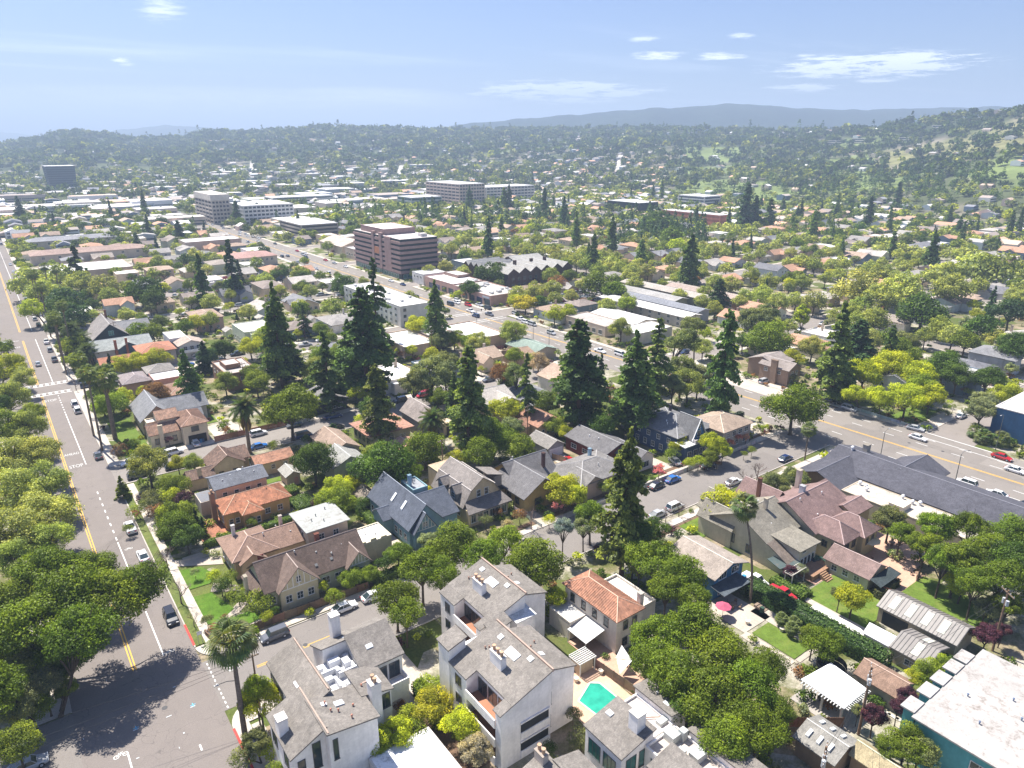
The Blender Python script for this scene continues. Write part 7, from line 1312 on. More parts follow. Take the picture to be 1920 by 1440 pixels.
for a in [('redwood',1165,1078,806,42,'rwl'),('redwood',530,728,530,34,'rw'),('redwood',535,720,600,40,'deep'),('fir',386,578,476,20,'rw'),('fir',440,562,446,20,'deep'),('sparse',152,545,458,20,'rw'),('sparse',572,635,572,15,'rw'),('redwood',690,745,540,52,'rw'),('redwood',655,740,600,36,'rw'),('sparse',708,665,486,30,'rw'),('redwood',822,655,526,24,'rw'),('sparse',622,775,622,36,'rw'),('redwood',716,835,686,34,'rwl'),
 ('redwood',878,860,652,42,'rwl'),('redwood',856,800,700,26,'rw'),('sparse',985,805,662,22,'rwl'),('redwood',1085,805,600,54,'rw'),('redwood',1070,780,620,36,'rwl'),('redwood',1190,822,622,46,'rw'),('redwood',1175,800,680,36,'rw'),('sparse',1222,760,598,34,'rwl'),('open',0,0,0,0,0),('redwood',1345,800,580,34,'rw'),('fir',1556,752,568,42,'rwl'),('redwood',1600,700,600,36,'deep'),('fir',1575,745,640,30,'rw'),
 ('fir',915,485,408,13,'deep'),('redwood',1290,545,438,22,'rw'),('redwood',1146,480,404,14,'rw'),('redwood',1345,585,522,20,'deep'),('redwood',1395,430,343,18,'deep'),('redwood',1414,430,366,14,'deep'),('redwood',1440,430,370,12,'rw'),('redwood',1056,428,368,10,'deep'),('fir',1304,428,388,10,'deep'),('fir',338,458,414,16,'deep'),('redwood',40,416,368,12,'deep'),('redwood',446,424,376,10,'deep'),('redwood',486,418,380,9,'deep'),('redwood',1738,518,438,16,'rw'),('fir',945,400,352,12,'oak'),('redwood',1522,455,395,13,'rw'),('redwood',1625,430,368,10,'deep'),('redwood',1795,445,405,10,'rw'),('fir',386,700,640,20,'deep'),('fir',233,935,892,15,'mid'),('fir',373,1003,950,7,'deep'),('fir',384,1008,968,6,'deep'),('redwood',1493,420,386,8,'deep'),('redwood',1680,395,340,9,'deep'),('redwood',1020,415,352,9,'deep'),('redwood',880,395,350,9,'deep'),('redwood',955,360+40,345,9,'deep'),('fir',446,610,588,8,'deep'),('redwood',1500,705,650,0,0)]:
    if a[5]: TC(*a)
for u, v, rp, zc in ((1282,640,34,14),(1278,690,36,10),(1300,610,26,16),(1262,720,26,8),(1310,700,26,9)): T('open', u, v, rp, 'olive' if v < 700 else 'grey', zc)
for (x, y, h, pc, ds) in [(17, 134, 6.5, None, ''), (16.4, 120.6, 7, None, ''), (16.6, 112.5, 4, None, ''), (16.2, 262, 6.5, None, ''), (107, 88.6, 5, None, ''), (111, 88.4, 5.5, None, ''), (133, 87.8, 7, None, ''), (138.6, 88.2, 8, None, ''), (129, 88.6, 6, None, ''), (143.5, 103.6, 6, None, ''), (82, 103.6, 7, None, ''), (92, 104.5, 5, None, ''), (16.3, 281, 6, None, ''), (18, 146.4, 5, None, ''), (88, 92, 9, None, ''),
  (121.6, 103.9, 5, (.60, .22, .32), 'pink'), (91, 105.4, 5.5, (.62, .26, .36), 'pink'), (95, 106.6, 5.4, (.60, .25, .34), 'pink'), (97.8, 107, 4.6, (.6, .24, .34), 'pink'), (148.6, 104.4, 5, (.55, .24, .26), 'pink'), (152, 104.6, 5.4, (.55, .22, .25), 'pink'), (155.6, 103.8, 4.6, (.6, .34, .3), 'pink'), (60, 118.6 and 139.5, 3, (.4, .1, .2), 'dark pink'), (15.8, 158, 3, (.5, .12, .3), 'magenta'), (218, 305, 5, (.55, .3, .3), 'pink')]:
    baretree(x, y, h, pc, (ds+' blossoming tree') if pc else 'bare twiggy street tree', group='blossom trees' if pc else 'bare street trees')
# red canopy like topiary by the avenue
T('topiary', 226, 845, 13, 'rust', 1.4)
x, y = gf('a', 1355, 1345); palm('fan', 15.9, 81.8, 13.8, 2.5, True, 'tall fan palm with a thick brown skirt of dead fronds', .33, (1.0, 4.6))
palm('date', 46.5, 178.4, 12.3, 4.2, True, 'great feather palm on one straight trunk', .42, (0, 0)); x, y = g(812, 835); palm('date', x, y, 7, 4.2, True, 'stout feather palm in front of the barn shaped cottage', .45, (0, 0)); palm('fan', 98.2, 60.8, 17.5, 1.9, True, 'very tall slender fan palm', .2, (0, 3.4))
palm('fan', 159.5, 88.6, 8.5, 1.5, False, 'short headed fan palm', .16)
palm('fan', 19.6, 209.5, 17.6, 3, False, 'fan palm with thick pale trunk', .5)
for x, y, h, r in ((15.5, 202.7, 21.5, 1.9), (15.2, 215.8, 22, 1.9), (16, 297, 18, 2), (15.6, 283, 20, 2), (20, 306, 20, 1.8), (16.4, 345, 21, 1.9), (17, 388, 20, 1.9), (16.5, 402, 18, 1.9), (24, 430, 17, 1.9), (28, 424, 16, 1.9)): palm('fan', x, y, h, r, False, 'tall thin avenue fan palm', .24)
for x, y, h in ((22, 318, 8), (23.4, 301, 7.4), (24, 292, 5)): palm('date', x, y, h, 4, False, 'broad feather palm', .5)
for u, v in ((1352, 478), (1362, 482), (1372, 479), (1700, 300)): x, y = g(u, v); palm('fan', x, y, 12, 1.9, False, 'small distant fan palm', .25)
for x, y in ((208.5, 66), (210, 62.5), (211.5, 69)): palm('fan', x, y, 1.6, 1.9, True, 'low silvery fan palm', .2, skirted=False)
for x, y in ((95.6, 51), (96.4, 53.4), (97.2, 51.6)): palm('fan', x, y, 1.5, .9, False, 'tiny fan palm', .1, skirted=False)

# ------------------------------------------------------------------ the rest of the town, lot by lot
R4 = random.Random(21)
def onroad(x, y, m=1.):
    if -2.4-m < x < 15.3+m: return True
    if nk(y)-m < x < fk(y)+m: return True
    if x < 173 and any(a-m < y < b+m for a, b in ROADY): return True
    if x > 190 and (any(a-m < y < b+m for a, b in RY_R) or (y > 78 and any(abs(x-q) < 5+m for q in RX_R))): return True
    return False
def seen(x, y, z=3, m=110):
    u, v, d = proj(x, y, z); return d > 5 and -m < u < 1920+m and v < 1440+m
ROOFC = [(0.307, 0.289, 0.277), (0.389, 0.366, 0.342), (0.236, 0.236, 0.248), (0.354, 0.266, 0.206), (0.425, 0.319, 0.248), (0.496, 0.295, 0.201), (0.189, 0.189, 0.206), (0.472, 0.437, 0.401), (0.330, 0.283, 0.248), (0.732, 0.708, 0.684), (0.283, 0.236, 0.212)]
ROOFN = ['grey brown', 'pale grey', 'slate grey', 'brown', 'tan', 'terracotta', 'charcoal', 'sand coloured', 'weathered brown', 'white', 'dark brown']
WALC = [(.74, .71, .66), (.62, .52, .40), (.56, .50, .42), (.46, .53, .58), (.68, .56, .47), (.38, .41, .45), (.78, .78, .78), (.58, .45, .38), (.52, .57, .47), (.16, .22, .30)]
WALN = ['white', 'tan', 'beige', 'pale blue', 'peach', 'grey', 'bright white', 'pinkish', 'pale green', 'dark blue']
LOTS = []
def lots(xa, xb, ya, yb, w=16.5):
    h = (yb-ya)/2; n = max(1, int((xb-xa)/w)); w = (xb-xa)/n
    for row in (0, 1):
        for i in range(n): LOTS.append((xa+i*w, ya+row*h, xa+(i+1)*w, ya+(row+1)*h, row))
YB = [(a[1], b[0]) for a, b in zip(ROADY, ROADY[1:])]
for a, b in YB[:9]: lots(20, nk((a+b)/2)-5, a+2, b-2)
YR = [(a[1], b[0]) for a, b in zip(RY_R, RY_R[1:])]
for a, b in YR:
    lots(fk((a+b)/2)+6, 294, a+2, b-2)
    for xa, xb in zip(RX_R, RX_R[1:]): lots(xa+6, xb-6, a+2, b-2)
LOTS = [l for l in LOTS if seen((l[0]+l[2])/2, (l[1]+l[3])/2, 2, 60)]
LOTS.sort(key=lambda l: hypot(l[0]+l[2], l[1]+l[3]))
FARH = []; nh = 0; CAND = []
for l in LOTS:
    x0, y0, x1, y1, row = l; cx_, cy_ = (x0+x1)/2, (y0+y1)/2; w = min(x1-x0-2.4, R4.uniform(10.5, 14.5)); d = min((y1-y0)*.62, R4.uniform(12, 19))
    hx0 = cx_-w/2; hy0 = (y0+5.5) if row == 0 else (y1-5.5-d); hx1, hy1 = hx0+w, hy0+d; ri, wi = R4.randrange(len(ROOFC)), R4.randrange(len(WALC)); 
    if R4.random() < .25: ri = 9 if R4.random() < .4 else 5
    back = (x0, hy1+1 if row == 0 else y0, x1, y1 if row == 0 else hy0-1); front = (x0, y0, x1, hy0) if row == 0 else (x0, hy1, x1, y1)
    CAND.append((back, front, hypot(cx_, cy_)))
    if not free(hx0, hy0, hx1, hy1) or (x0 < 173 and cy_ < 178 and (cy_ < 140 or cx_ < 97)) or R4.random() < .04 or onroad(cx_, cy_, 4): continue
    if nh >= 255: FARH.append((hx0, hy0, hx1, hy1, R4.uniform(3.2, 6), R4.uniform(1.4, 2.6), R4.random() < .5, ROOFC[ri], WALC[wi])); occ(hx0, hy0, hx1, hy1); continue
    nh += 1; two = R4.random() < .25; h = 5.8 if two else R4.uniform(3.3, 4.1); st = R4.random(); rc, wc = ROOFC[ri], WALC[wi]; dist = hypot(cx_, cy_)
    desc = '%s %shouse, %s %s roof' % (WALN[wi], 'tall ' if two else 'low ', ROOFN[ri], 'flat' if ri == 9 else ('hip' if st > .62 else 'gable'))
    B = Bld('house', desc, cx_, (hy0+hy1)/2, 'house', 'houses of the side streets', tile=(ri == 5 and dist < 260)); TODO.append([B.r, desc, 'house', 'houses of the side streets']); B.near = dist < 260
    if ri == 9: B.flat(hx0, hy0, hx1, hy1, h, wc, rc, par=.4); B.flat(hx0+2, hy0-2.5, hx0+w*.5, hy0-.01, h-.6, wc, rc, par=.2) if R4.random() < .5 else None
    elif st > .62:
        B.hip(hx0, hy0+2, hx1, hy1, h, R4.uniform(1.5, 2.3), wc, rc)
        if R4.random() < .6: B.hip(hx0+.2, hy0-1.5, hx0+w*.48, hy0+6, h-.15, 1.5, wc, rc)
    elif st > .3:
        B.gable(hx0, hy0+2.5, hx1, hy1-R4.uniform(0, 3), h, R4.uniform(1.8, 2.8), 'x', wc, rc); s_ = R4.choice((0, 1)); q0 = hx0+.3 if s_ else hx1-w*.45-.3; B.gable(q0, hy0-.5, q0+w*.45, hy0+6, h-.1, R4.uniform(1.3, 2), 'y', wc, rc)
    else:
        B.gable(hx0+(0 if R4.random() < .5 else w*.18), hy0, hx1-.2, hy1, h, R4.uniform(1.8, 2.8), 'y', wc, rc)
        if R4.random() < .6: B.gable(hx0-.4, hy0+d*.35, hx1-1, hy0+d*.35+6, h-.1, 1.7, 'x', wc, rc)
    fy = hy0+(2 if st > .62 and ri != 9 else (2.5 if st > .3 and ri != 9 else 0)); nw = 3 if dist < 420 else 2
    B.row('-y', fy, hx0+w*.5, hx1-.5, nw-1, 1.3, 1.3, 1.2, 1); B.row('-x', hx0, hy0+5, hy1-2, nw, 1.3, 1.1, 1.2, 1) if ri == 9 or st > .3 else None
    if two: B.row('-y', fy, hx0+w*.5, hx1-.5, 2, 4, 1.2, 1.1, 1)
    if dist < 350:
        if R4.random() < .6: B.chim(hx1-2.5, hy1-4, 3, h+3.1, .8, .7, R4.choice([(.4, .35, .3), (.26, .12, .08), (.5, .48, .45)]))
        if R4.random() < .5: B.vents([(hx0+w*.6, hy0+d*.5, h+1.8), (hx0+w*.35, hy0+d*.6, h+1.5)])
    if dist < 430:
        dy0, dy1 = (y0-2, hy0+1) if row == 0 else (hy1-1, y1+2); dx0 = x0+.6; sheet('driveway', [(dx0, dy0, dx0+3, dy1+4 if row == 0 else dy1)], 'concrete', .05, (.45, .40, .35))
        gy0 = (hy1+2 if row == 0 else y0+3); G_ = gy0+5.5
        if R4.random() < .3 and cy_ > 180 and free(x0+.5, gy0, x0+4.4, G_) and len(OCC) < 9000: GB = Bld('garage', 'small garage', x0+2.4, gy0+2.7, 'garage', 'small back garages'); TODO.append([GB.r, 'small %s roofed back garage' % ROOFN[R4.randrange(5)], 'garage', 'small back garages']); GB.near = False; GB.gable(x0+.6, gy0, x0+4.3, G_, 2.5, 1, 'y', wc, rc if ri != 9 else ROOFC[1], ov=.25); TODO[-1][1] = 'small back garage'
# hedges and garden walls between lots
# planting
def clear(x, y, r, k=.55):
    if any((x-a)**2+(y-b)**2 < (k*(r+c))**2 for a, b, c in TR[-900:] if abs(a-x) < 14) : return False
    return True
STUFFT = []   # (x,y,z,r,h,kind,colour)
CAP = {'oak_tree': 270, 'plane_tree': 280, 'leafy_tree': 240, 'maple_tree': 120, 'redwood_tree': 150, 'cypress_tree': 120, 'shrub': 280, 'plum_tree': 60, 'eucalyptus_tree': 60, 'broom_shrub': 20, 'blossom_shrub': 10}
def auto(kind, x, y, r, c, h=None):
    nm = 'shrub' if kind == 'bush' else ('cypress_tree' if kind == 'tall' and c in ('deep', 'dark') else NAMES[c][0])
    if CNT.get(nm, 0) < CAP.get(nm, 100): plant(kind, x, y, r, c, h=h)
    else: TR.append((x, y, r)); STUFFT.append((x, y, 0., r, h or r*2, kind, PAL[c]))
KW = [('round', 'mid', 3.2, 5), ('oak', 'dark', 3.5, 6), ('oak', 'oak', 3.2, 5.5), ('plane', 'plane', 4, 6), ('plane', 'plane2', 4, 6), ('open', 'olive', 3, 5), ('round', 'lime', 2.4, 4), ('round', 'gold', 2.4, 4), ('open', 'grey', 2.5, 4), ('redwood', 'rw', 3, 4.6), ('fir', 'deep', 2.4, 3.6), ('tall', 'deep', 1.1, 1.8), ('open', 'purple', 2, 3), ('open', 'rust', 2.5, 4)]
WT = [12, 9, 12, 8, 8, 6, 6, 6, 5, 1.5, 1.5, 1.5, 2.2, 1.6]; WTR = [8, 7, 9, 20, 16, 4, 5, 5, 4, 3, 2, 1, 1.5, 2]
def tryplant(x, y, wt, sc_=1., kw=None):
    kind, c, a, b = kw or R4.choices(KW, wt)[0]; r = R4.uniform(a, b)*sc_
    if onroad(x, y, -.5 if r > 4 else .3) or not seen(x, y, 4, 140) or not clear(x, y, r): return
    if any(p+1.2 < x < q-1.2 and s+1.2 < y < t-1.2 for p, s, q, t in NEAROCC(x, y)): return
    auto(kind, x, y, r, c, R4.uniform(14, 27)*(r/4) if kind in ('redwood', 'fir') else None)
GRID = {}
for o_ in OCC: GRID.setdefault((int(o_[0]//40), int(o_[1]//40)), []).append(o_)
def NEAROCC(x, y):
    i, j = int(x//40), int(y//40); return [o for a in (-1, 0, 1) for b in (-1, 0, 1) for o in GRID.get((i+a, j+b), [])]
ALLP = []
for back, front, dist in CAND:
    if dist < 120: continue
    wt = WTR if back[0] > 235 else WT; n = R4.choice((1, 2, 2, 3))
    for _ in range(n): ALLP.append((R4.uniform(back[0], back[2]), R4.uniform(back[1], back[3]), wt, 1., None))
    if R4.random() < .7: ALLP.append((R4.uniform(front[0], front[2]), R4.uniform(front[1], front[3]), wt, .8, None))
    for _ in range(3 if dist < 420 else 2):
        rr = R4.choice((back, front)); ALLP.append((R4.uniform(rr[0], rr[2]), R4.uniform(rr[1], rr[3]), wt, 1., ('bush', R4.choice(['mid', 'oak', 'dark', 'lime', 'gold', 'olive', 'purple', 'mid', 'rust']), .8, 1.9)))
for xr in RX_R:                              # avenues of planes on the far side
    for y in np.arange(82, 900, 9.5):
        for s in (-6.5, 6.5): 
            if R4.random() < .72: ALLP.append((xr+s, y+R4.uniform(-1, 1), None, 1., ('plane', R4.choice(['plane', 'plane', 'plane2']), 4.4, 6.2)))
for a, b in RY_R[1:]:
    for x in np.arange(208, 770, 11):
        for yy in (a-1.8, b+1.8):
            if R4.random() < .4: ALLP.append((x, yy, None, 1., ('plane', R4.choice(['plane', 'plane2', 'plane']), 3.6, 5.6)))
for a, b in ROADY[2:]:
    for x in np.arange(22, 168, 12):
        for yy in (a-1.8, b+1.8):
            if R4.random() < .33: ALLP.append((x, yy, None, 1., R4.choice([('round', 'mid', 2.4, 4), ('plane', 'plane', 3, 5), ('open', 'olive', 2.4, 3.6)])))
for y in np.arange(286, 1100, 9):
    if R4.random() < .8: ALLP.append((-5.5, y, None, 1., ('plane', 'plane', 3.6, 5.2)))
    if R4.random() < .42: ALLP.append((18.2, y, None, 1., R4.choice([('plane', 'plane', 3, 4.6), ('oak', 'dark', 2.6, 4), ('round', 'lime', 2.4, 3.6)])))
for y in np.arange(225, 1000, 10):
    for xx in (nk(y)-2.4, fk(y)+2.4):
        if R4.random() < .15: ALLP.append((xx, y, None, 1., ('round', R4.choice(['mid', 'lime', 'gold']), 1.8, 2.8)))
ALLP.sort(key=lambda p: hypot(p[0], p[1]))
for p in ALLP: tryplant(*p)
# shrubs packed into the near gardens
for _ in range(5200):
    x, y = R4.uniform(18, 300), R4.uniform(26, 430)
    if onroad(x, y, .8) or not seen(x, y, 1, 60): continue
    if any(p < x < q and s < y < t for p, s, q, t in NEAROCC(x, y)): continue
    if any(a < x < c and b < y < d for a, b, c, d in ((107, 44, 119, 57), (90, 46, 97.5, 64), (55, 52, 65, 66), (17, 108, 25, 132), (84, 102, 88, 128), (118, 36, 131, 60), (128, 190, 156, 228), (103, 40, 108, 66), (125, 102, 130, 118), (107, 118, 112.4, 129))): continue
    r = R4.uniform(.5, 1.3); STUFFT.append((x, y, 0, r, r*2, 'bush', PAL[R4.choice(['mid', 'oak', 'dark', 'lime', 'olive', 'gold', 'oak', 'purple', 'rust', 'grey', 'oak', 'mid', 'dark'])]))

# parked cars along the side streets
ncar = 0
for a, b in ROADY[1:6]+RY_R[1:5]:
    xs_ = (20, 168) if (a, b) in ROADY else (210, 420)
    for x in np.arange(xs_[0], xs_[1], 8.5):
        for yy, rz in ((a+1.6, 0), (b-1.6, pi)):
            if R4.random() < .30 and ncar < 95 and seen(x, yy, 1, 0) and all((x-p)**2+(yy-q)**2 > 40 for p, q in CARP) and not (165 < x < 206): ncar += 1; car(x, yy, rz, R4.choice(kinds), R4.choice(cns), False)
print('cars', len(CARP))
# steep pale streets climbing the far hills
HILLR = [(462, 1500, 1900), (580, 1480, 1800), (655, 1480, 1750), (714, 1450, 1800), (745, 1500, 1720), (1160, 1500, 1750), (905, 1500, 1650)]
for u_, ra, rb in HILLR:
    P_ = []; 
    for i in range(13):
        r_ = ra+(rb-ra)*i/12; P_.append([(*pol(u_+du+(i*.5), r_), 0) for du in (-4.2, 4.2)])
    mb_ = MB()
    for (p, q), (p2, q2) in zip(P_, P_[1:]): mb_.poly([(x, y, terr(x, y)+1.2) for x, y, _ in (p, q, q2, p2)])
    mb_.obj('road', 'concrete', col=(.5, .47, .43), kind='structure')
# ------------------------------------------------------------------ far woods and far houses (beyond counting)
def fdens(x, y, r, u):
    n_ = mn.noise(Vector((x*.006, y*.006, 0))); m_ = mn.noise(Vector((x*.02, y*.02, 4)))
    d = (.48 if r < 1150 else .62)+.5*m_
    if u > 1280 and 950 < r < 1900: d = .30 if n_ > 0 and (u < 1640 or r < 1250) else .95
    if u > 1640 and 1330 < r < 1640 and n_ < .3: d *= .85 if m_ > .1 else .2
    if u < 760 and r < 1500: d *= .62
    if r > 1900: d = .75+.5*m_
    return d
rf = random.Random(77)
for (ra, rb, sp_, rr0, rr1) in ((600, 1150, 12.5, 3.6, 6.4), (1150, 1800, 17, 5.2, 9.5), (1800, 3050, 23.5, 8, 13.5)):
    n = int((rb**2-ra**2)*.5*1.36/(sp_**2))
    for _ in range(n):
        r = sqrt(rf.uniform(ra*ra, rb*rb)); a = rf.uniform(-.70, .66); x, y = r*sin(YAW+a), r*cos(YAW+a); u = 960+1407.6*tan(a)
        if rf.random() > fdens(x, y, r, u) or (r < 1100 and (onroad(x, y, 0) or any(p < x < q and s < y < t for p, s, q, t in NEAROCC(x, y)))): continue
        if any(abs(u-a_) < 8 and b_-90 < r < c_ for a_, b_, c_ in HILLR): continue
        z = terr(x, y); t = rf.random(); hill = z > 25
        if t < (.10 if not hill else .07): kind, c, q = 'redwood', rf.choice(['deep', 'rw']), rf.uniform(.5, .75)
        elif t < (.45 if not hill else .12): kind, c, q = 'plane', rf.choice(['plane', 'plane2', 'gold', 'lime']), 1
        else: kind, c, q = 'oak', rf.choice(['dark', 'oak', 'mid', 'olive', 'dark', 'grey'] if not hill else ['dark', 'dark', 'oak', 'deep', 'olive']), 1
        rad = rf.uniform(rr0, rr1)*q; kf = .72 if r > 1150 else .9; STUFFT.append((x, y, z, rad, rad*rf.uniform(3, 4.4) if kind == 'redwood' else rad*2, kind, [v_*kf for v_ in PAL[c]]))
# woods: rows of tall dark trees near the hospital, eucalyptus masses by the golf course
for (u0, u1, d0, d1, n, c) in ((780, 1340, 640, 760, 150, 'deep'), (1120, 1340, 560, 600, 50, 'deep'), (640, 1000, 1300, 1450, 110, 'deep'), (1500, 1600, 640, 700, 26, 'dark'), (1350, 1900, 1000, 1250, 150, 'dark'), (560, 800, 700, 800, 60, 'rw'), (1500, 1760, 1150, 1350, 70, 'deep')):
    for _ in range(n):
        u = rf.uniform(u0, u1); x, y = pol(u, rf.uniform(d0, d1)); rad = rf.uniform(3, 5.5); STUFFT.append((x, y, terr(x, y), rad, rad*rf.uniform(2.6, 4.8), 'redwood' if rf.random() < .6 else 'oak', PAL[c]))
for ra, rb, n in ((600, 1100, 900), (1100, 1700, 1250), (1700, 2600, 900)):
    for _ in range(n):
        r = sqrt(rf.uniform(ra*ra, rb*rb)); a = rf.uniform(-.70, .66); x, y = r*sin(YAW+a), r*cos(YAW+a); u = 960+1407.6*tan(a)
        if (u > 1250 and 950 < r < 1950 and rf.random() < .85) or (r < 950 and (onroad(x, y, 3) or not free(x-6, y-6, x+6, y+6))): continue
        z = terr(x, y); big = u < 820 and r < 1700 and rf.random() < .16; w, d = (rf.uniform(20, 55), rf.uniform(18, 40)) if big else (rf.uniform(9, 17), rf.uniform(8, 14))
        FARH.append((x-w/2, y-d/2, x+w/2, y+d/2, rf.uniform(5, 10) if big else rf.uniform(3.5, 6.5), .2 if big else rf.uniform(1.2, 2.6), rf.random() < .5, (.68, .66, .63) if big and rf.random() < .7 else [min(.75, q*1.35) for q in rf.choice(ROOFC)], rf.choice(WALC), z))
V = []; F4 = []; C4 = []
for h_ in FARH:
    x0, y0, x1, y1, h, rise, ax, rc, wc = h_[:9]; z = h_[9]-.5 if len(h_) > 9 else 0; k = len(V)
    if ax: V += [(x0,y0,z),(x1,y0,z),(x1,y1,z),(x0,y1,z),(x0,y0,z+h),(x1,y0,z+h),(x1,y1,z+h),(x0,y1,z+h),(x0,(y0+y1)/2,z+h+rise),(x1,(y0+y1)/2,z+h+rise)]; q = [(4,5,9,8),(9,6,7,8),(1,2,6,5),(5,6,9,9),(3,0,4,7),(7,4,8,8),(0,1,5,4),(2,3,7,6)]
    else: V += [(x0,y0,z),(x1,y0,z),(x1,y1,z),(x0,y1,z),(x0,y0,z+h),(x1,y0,z+h),(x1,y1,z+h),(x0,y1,z+h),((x0+x1)/2,y0,z+h+rise),((x0+x1)/2,y1,z+h+rise)]; q = [(7,4,8,9),(5,6,9,8),(0,1,5,4),(4,5,8,8),(2,3,7,6),(6,7,9,9),(1,2,6,5),(3,0,4,7)]
    for i, f in enumerate(q):
        F4.append((f, k, rc if i < 2 else wc))
    # window strips
    for zz in ([1.3] if h < 5 else [1.3, 4.0]):
        n0 = len(V); V += [(x0+1, y0-.06, z+zz), (x1-1, y0-.06, z+zz), (x1-1, y0-.06, z+zz+1.1), (x0+1, y0-.06, z+zz+1.1)]; F4.append(((0,1,2,3), n0, (.06, .07, .08)))
m = bpy.data.meshes.new('far_houses'); m.from_pydata(V, [], [tuple(dict.fromkeys(k+i for i in f)) for f, k, c in F4]); m.materials.append(MATS['far house paint'])
m.attributes.new('Col', 'FLOAT_COLOR', 'FACE').data.foreach_set('color', np.array([(*c, 1) for f, k, c in F4], np.float32).ravel())
tag(OB('distant_houses', m, kind='stuff'), 'hundreds of small distant houses and flat roofed sheds spreading to the hills', 'houses')
def base(kind, n, seed):
    if kind in ('redwood', 'fir'):
        rng = np.random.default_rng(seed); t = rng.uniform(.08, 1, n)**1.0; a = rng.uniform(0, 6.28, n); R = ((1-t)**.8*.95+.05)*rng.uniform(.7, 1.1, n); P = np.stack([R*np.cos(a), R*np.sin(a), t*4.4], 1); Nn = unit(np.stack([np.cos(a)*.6, np.sin(a)*.6, np.full(n, .7)], 1)+rdir(n, rng)*.5)
        return leaves(P, Nn, rng.uniform(.8, 1.3, n)*1.9/sqrt(n), rng)/np.array([1, 1, 4.4]), rng.uniform(.3, .7, n), True
    P, Nn, S, Tn, _, rng = crown_pts('oak' if kind not in ('bush', 'plane') else kind, seed, n); return leaves(P, Nn, rng.uniform(.8, 1.3, n)*2.1/sqrt(n), rng), Tn, False
def stufftrees(name, items, label, cat):
    Vs = []; Ts = []; Cs = []; cache = {}
    for i, (x, y, z, r, h, kind, c) in enumerate(items):
        d = hypot(x, y); n = 240 if d < 170 and kind == 'bush' else (80 if kind == 'bush' and d < 300 else 36 if kind == 'bush' else (220 if d < 700 else (84 if d < 1150 else (48 if d < 1800 else 30)))); kk = (kind if kind in ('redwood', 'fir', 'bush', 'plane') else 'oak', n, i % 5)
        if kk not in cache: cache[kk] = base(kk[0], n, 40+i % 5)
        v, t, con = cache[kk]; a = (i*2.4) % 6.28; ca, sa = cos(a), sin(a); w = np.empty_like(v); w[:, 0] = (v[:, 0]*ca-v[:, 1]*sa)*r+x; w[:, 1] = (v[:, 0]*sa+v[:, 1]*ca)*r+y; w[:, 2] = v[:, 2]*(h if con else r)+z+(0 if con else r*.75)
        j = .8+.4*((i*37) % 17)/17; Vs.append(w); Ts.append(t); Cs.append(np.tile(np.array(c, np.float32)*j, (n, 1)))
    V = np.concatenate(Vs); n = len(V)//4
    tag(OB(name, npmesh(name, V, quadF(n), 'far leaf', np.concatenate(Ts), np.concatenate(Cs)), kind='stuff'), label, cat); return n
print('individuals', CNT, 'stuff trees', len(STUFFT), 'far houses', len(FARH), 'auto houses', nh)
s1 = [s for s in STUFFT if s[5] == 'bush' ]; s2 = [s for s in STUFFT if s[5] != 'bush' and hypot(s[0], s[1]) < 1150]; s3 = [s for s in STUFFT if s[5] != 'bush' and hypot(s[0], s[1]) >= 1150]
print('quads', stufftrees('garden_undergrowth', s1, 'mixed low shrubs filling the gardens between the houses', 'shrubs'), stufftrees('distant_woods', s2, 'tree cover of the middle distance merging into one canopy', 'woods'), stufftrees('hillside_woods', s3, 'far wooded hillsides under the haze', 'woods'))

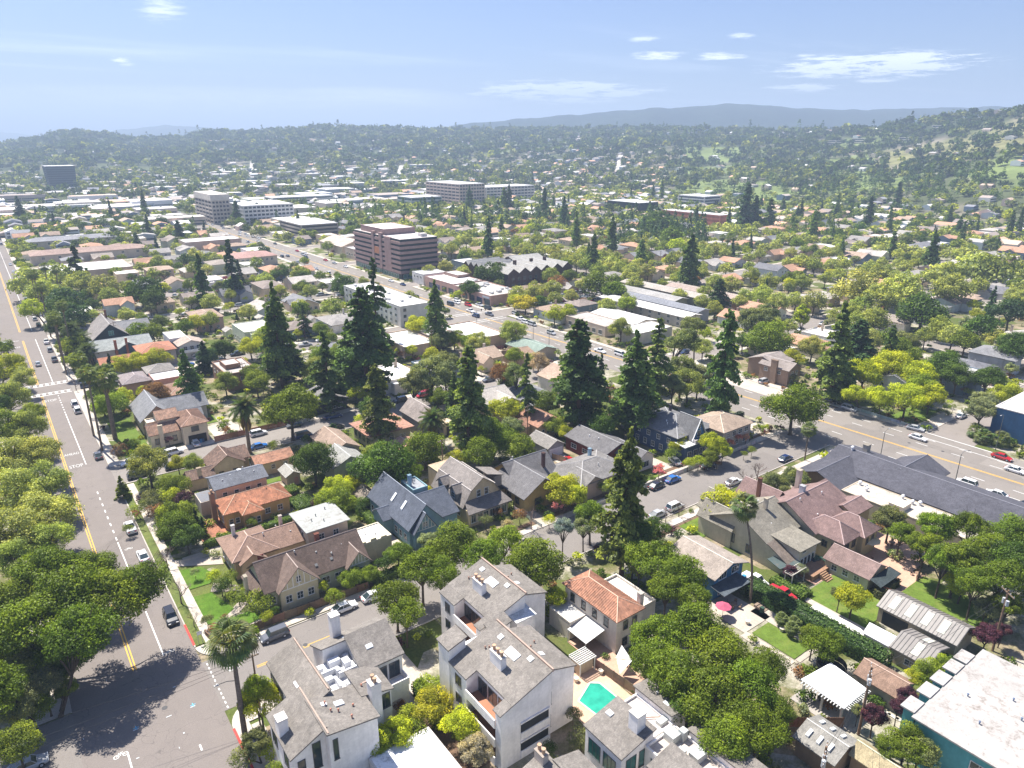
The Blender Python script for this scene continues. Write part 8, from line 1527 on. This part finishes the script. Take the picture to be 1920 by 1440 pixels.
# ------------------------------------------------------------------ labels for the many: each by its look and the landmark nearest to it
SHORT = [('the brown violet office', 208, 404), ('the pink shop row', 207, 315), ('the zigzag gabled flats', 250, 333), ('the long white apartments', 149, 302), ('the giant central redwood', 0, 0), ('the A shaped blue house', 139, 116), ('the long charcoal hall', 155, 62), ('the brick flats', 213, 133), ('the plain blue block', 226, 57), ('the white tiled villa', 33, 199), ('the orange tiled house', 37, 144), ('the cream timbered house', 36, 113), ('the swimming pool', 60, 59), ('the white pavilion', 87, 39), ('the teal block', 95, 22), ('the long metal shed', 114, 38), ('the barn roofed house', 77, 119), ('the maroon ranch house', 119, 123), ('the blue timbered house', 63, 120), ('the black gabled house', 34, 322), ('the orange roofed house', 42, 280), ('the brown brick flats', 61, 239), ('the pale slotted tower', 195, 768), ('the white slab office', 232, 735), ('the highway crossing', 181, 267), ('the car park', 240, 285), ('the terracotta school', 567, 464), ('the avenue crosswalk', 8, 268), ('the fan palm corner', 16, 86), ('the violet roofed house', 128, 68), ('the olive roofed house', 114, 70), ('the white warehouse roof', 46, 486), ('the supermarket roof', 140, 571), ('the terraced stone office', 229, 600), ('the two white shop roofs', 215, 218), ('the long apartment wings', 275, 240), ('the roadside lime clump', 214, 100), ('the far right street', 300, 110), ('the nearer plane avenue', 300, 200), ('the middle plane avenue', 408, 260), ('the farthest plane avenue', 520, 330), ('the left plane canopy', -8, 190), ('the shaded oaks by the pool', 72, 46), ('the central redwood group', 105, 150), ('the highway bend', 182, 150), ('the dark walled bungalow', 76, 199), ('the green roofed shop', 161, 205)]
t_ = [o for o in TODO if o[0].name.startswith('redwood')][0][0].location; SHORT[4] = ('the giant central redwood', t_.x, t_.y)
ORD = ['first', 'second', 'third', 'fourth', 'fifth', 'sixth', 'seventh', 'eighth', 'ninth', 'tenth', 'eleventh', 'twelfth']+['%dth' % i for i in range(13, 90)]
SP = [(n, x, y, *proj(x, y, 2)[:2]) for n, x, y in SHORT]; BK = {}
for o, ds, cat, grp in TODO:
    x, y = o.location.x, o.location.y; u, v, _ = proj(x, y, 2); n, lx, ly, lu, lv = min(SP, key=lambda s: (s[1]-x)**2+(s[2]-y)**2)
    du, dv = u-lu, v-lv
    side = ('left of' if du < 0 else 'right of') if abs(du) > 1.2*abs(dv) else ('beyond' if dv < 0 else 'below')
    BK.setdefault((ds, n, side), []).append(((x-lx)**2+(y-ly)**2, o, cat, grp))
for (ds, n, side), L_ in BK.items():
    L_.sort(key=lambda q: q[0])
    for i, (_, o, cat, grp) in enumerate(L_):
        o['label'] = ds+' '+side+' '+n if len(L_) == 1 else '%s, %s %s %s' % (ds, ORD[i], side, n); o['category'] = cat
        if grp: o['group'] = grp
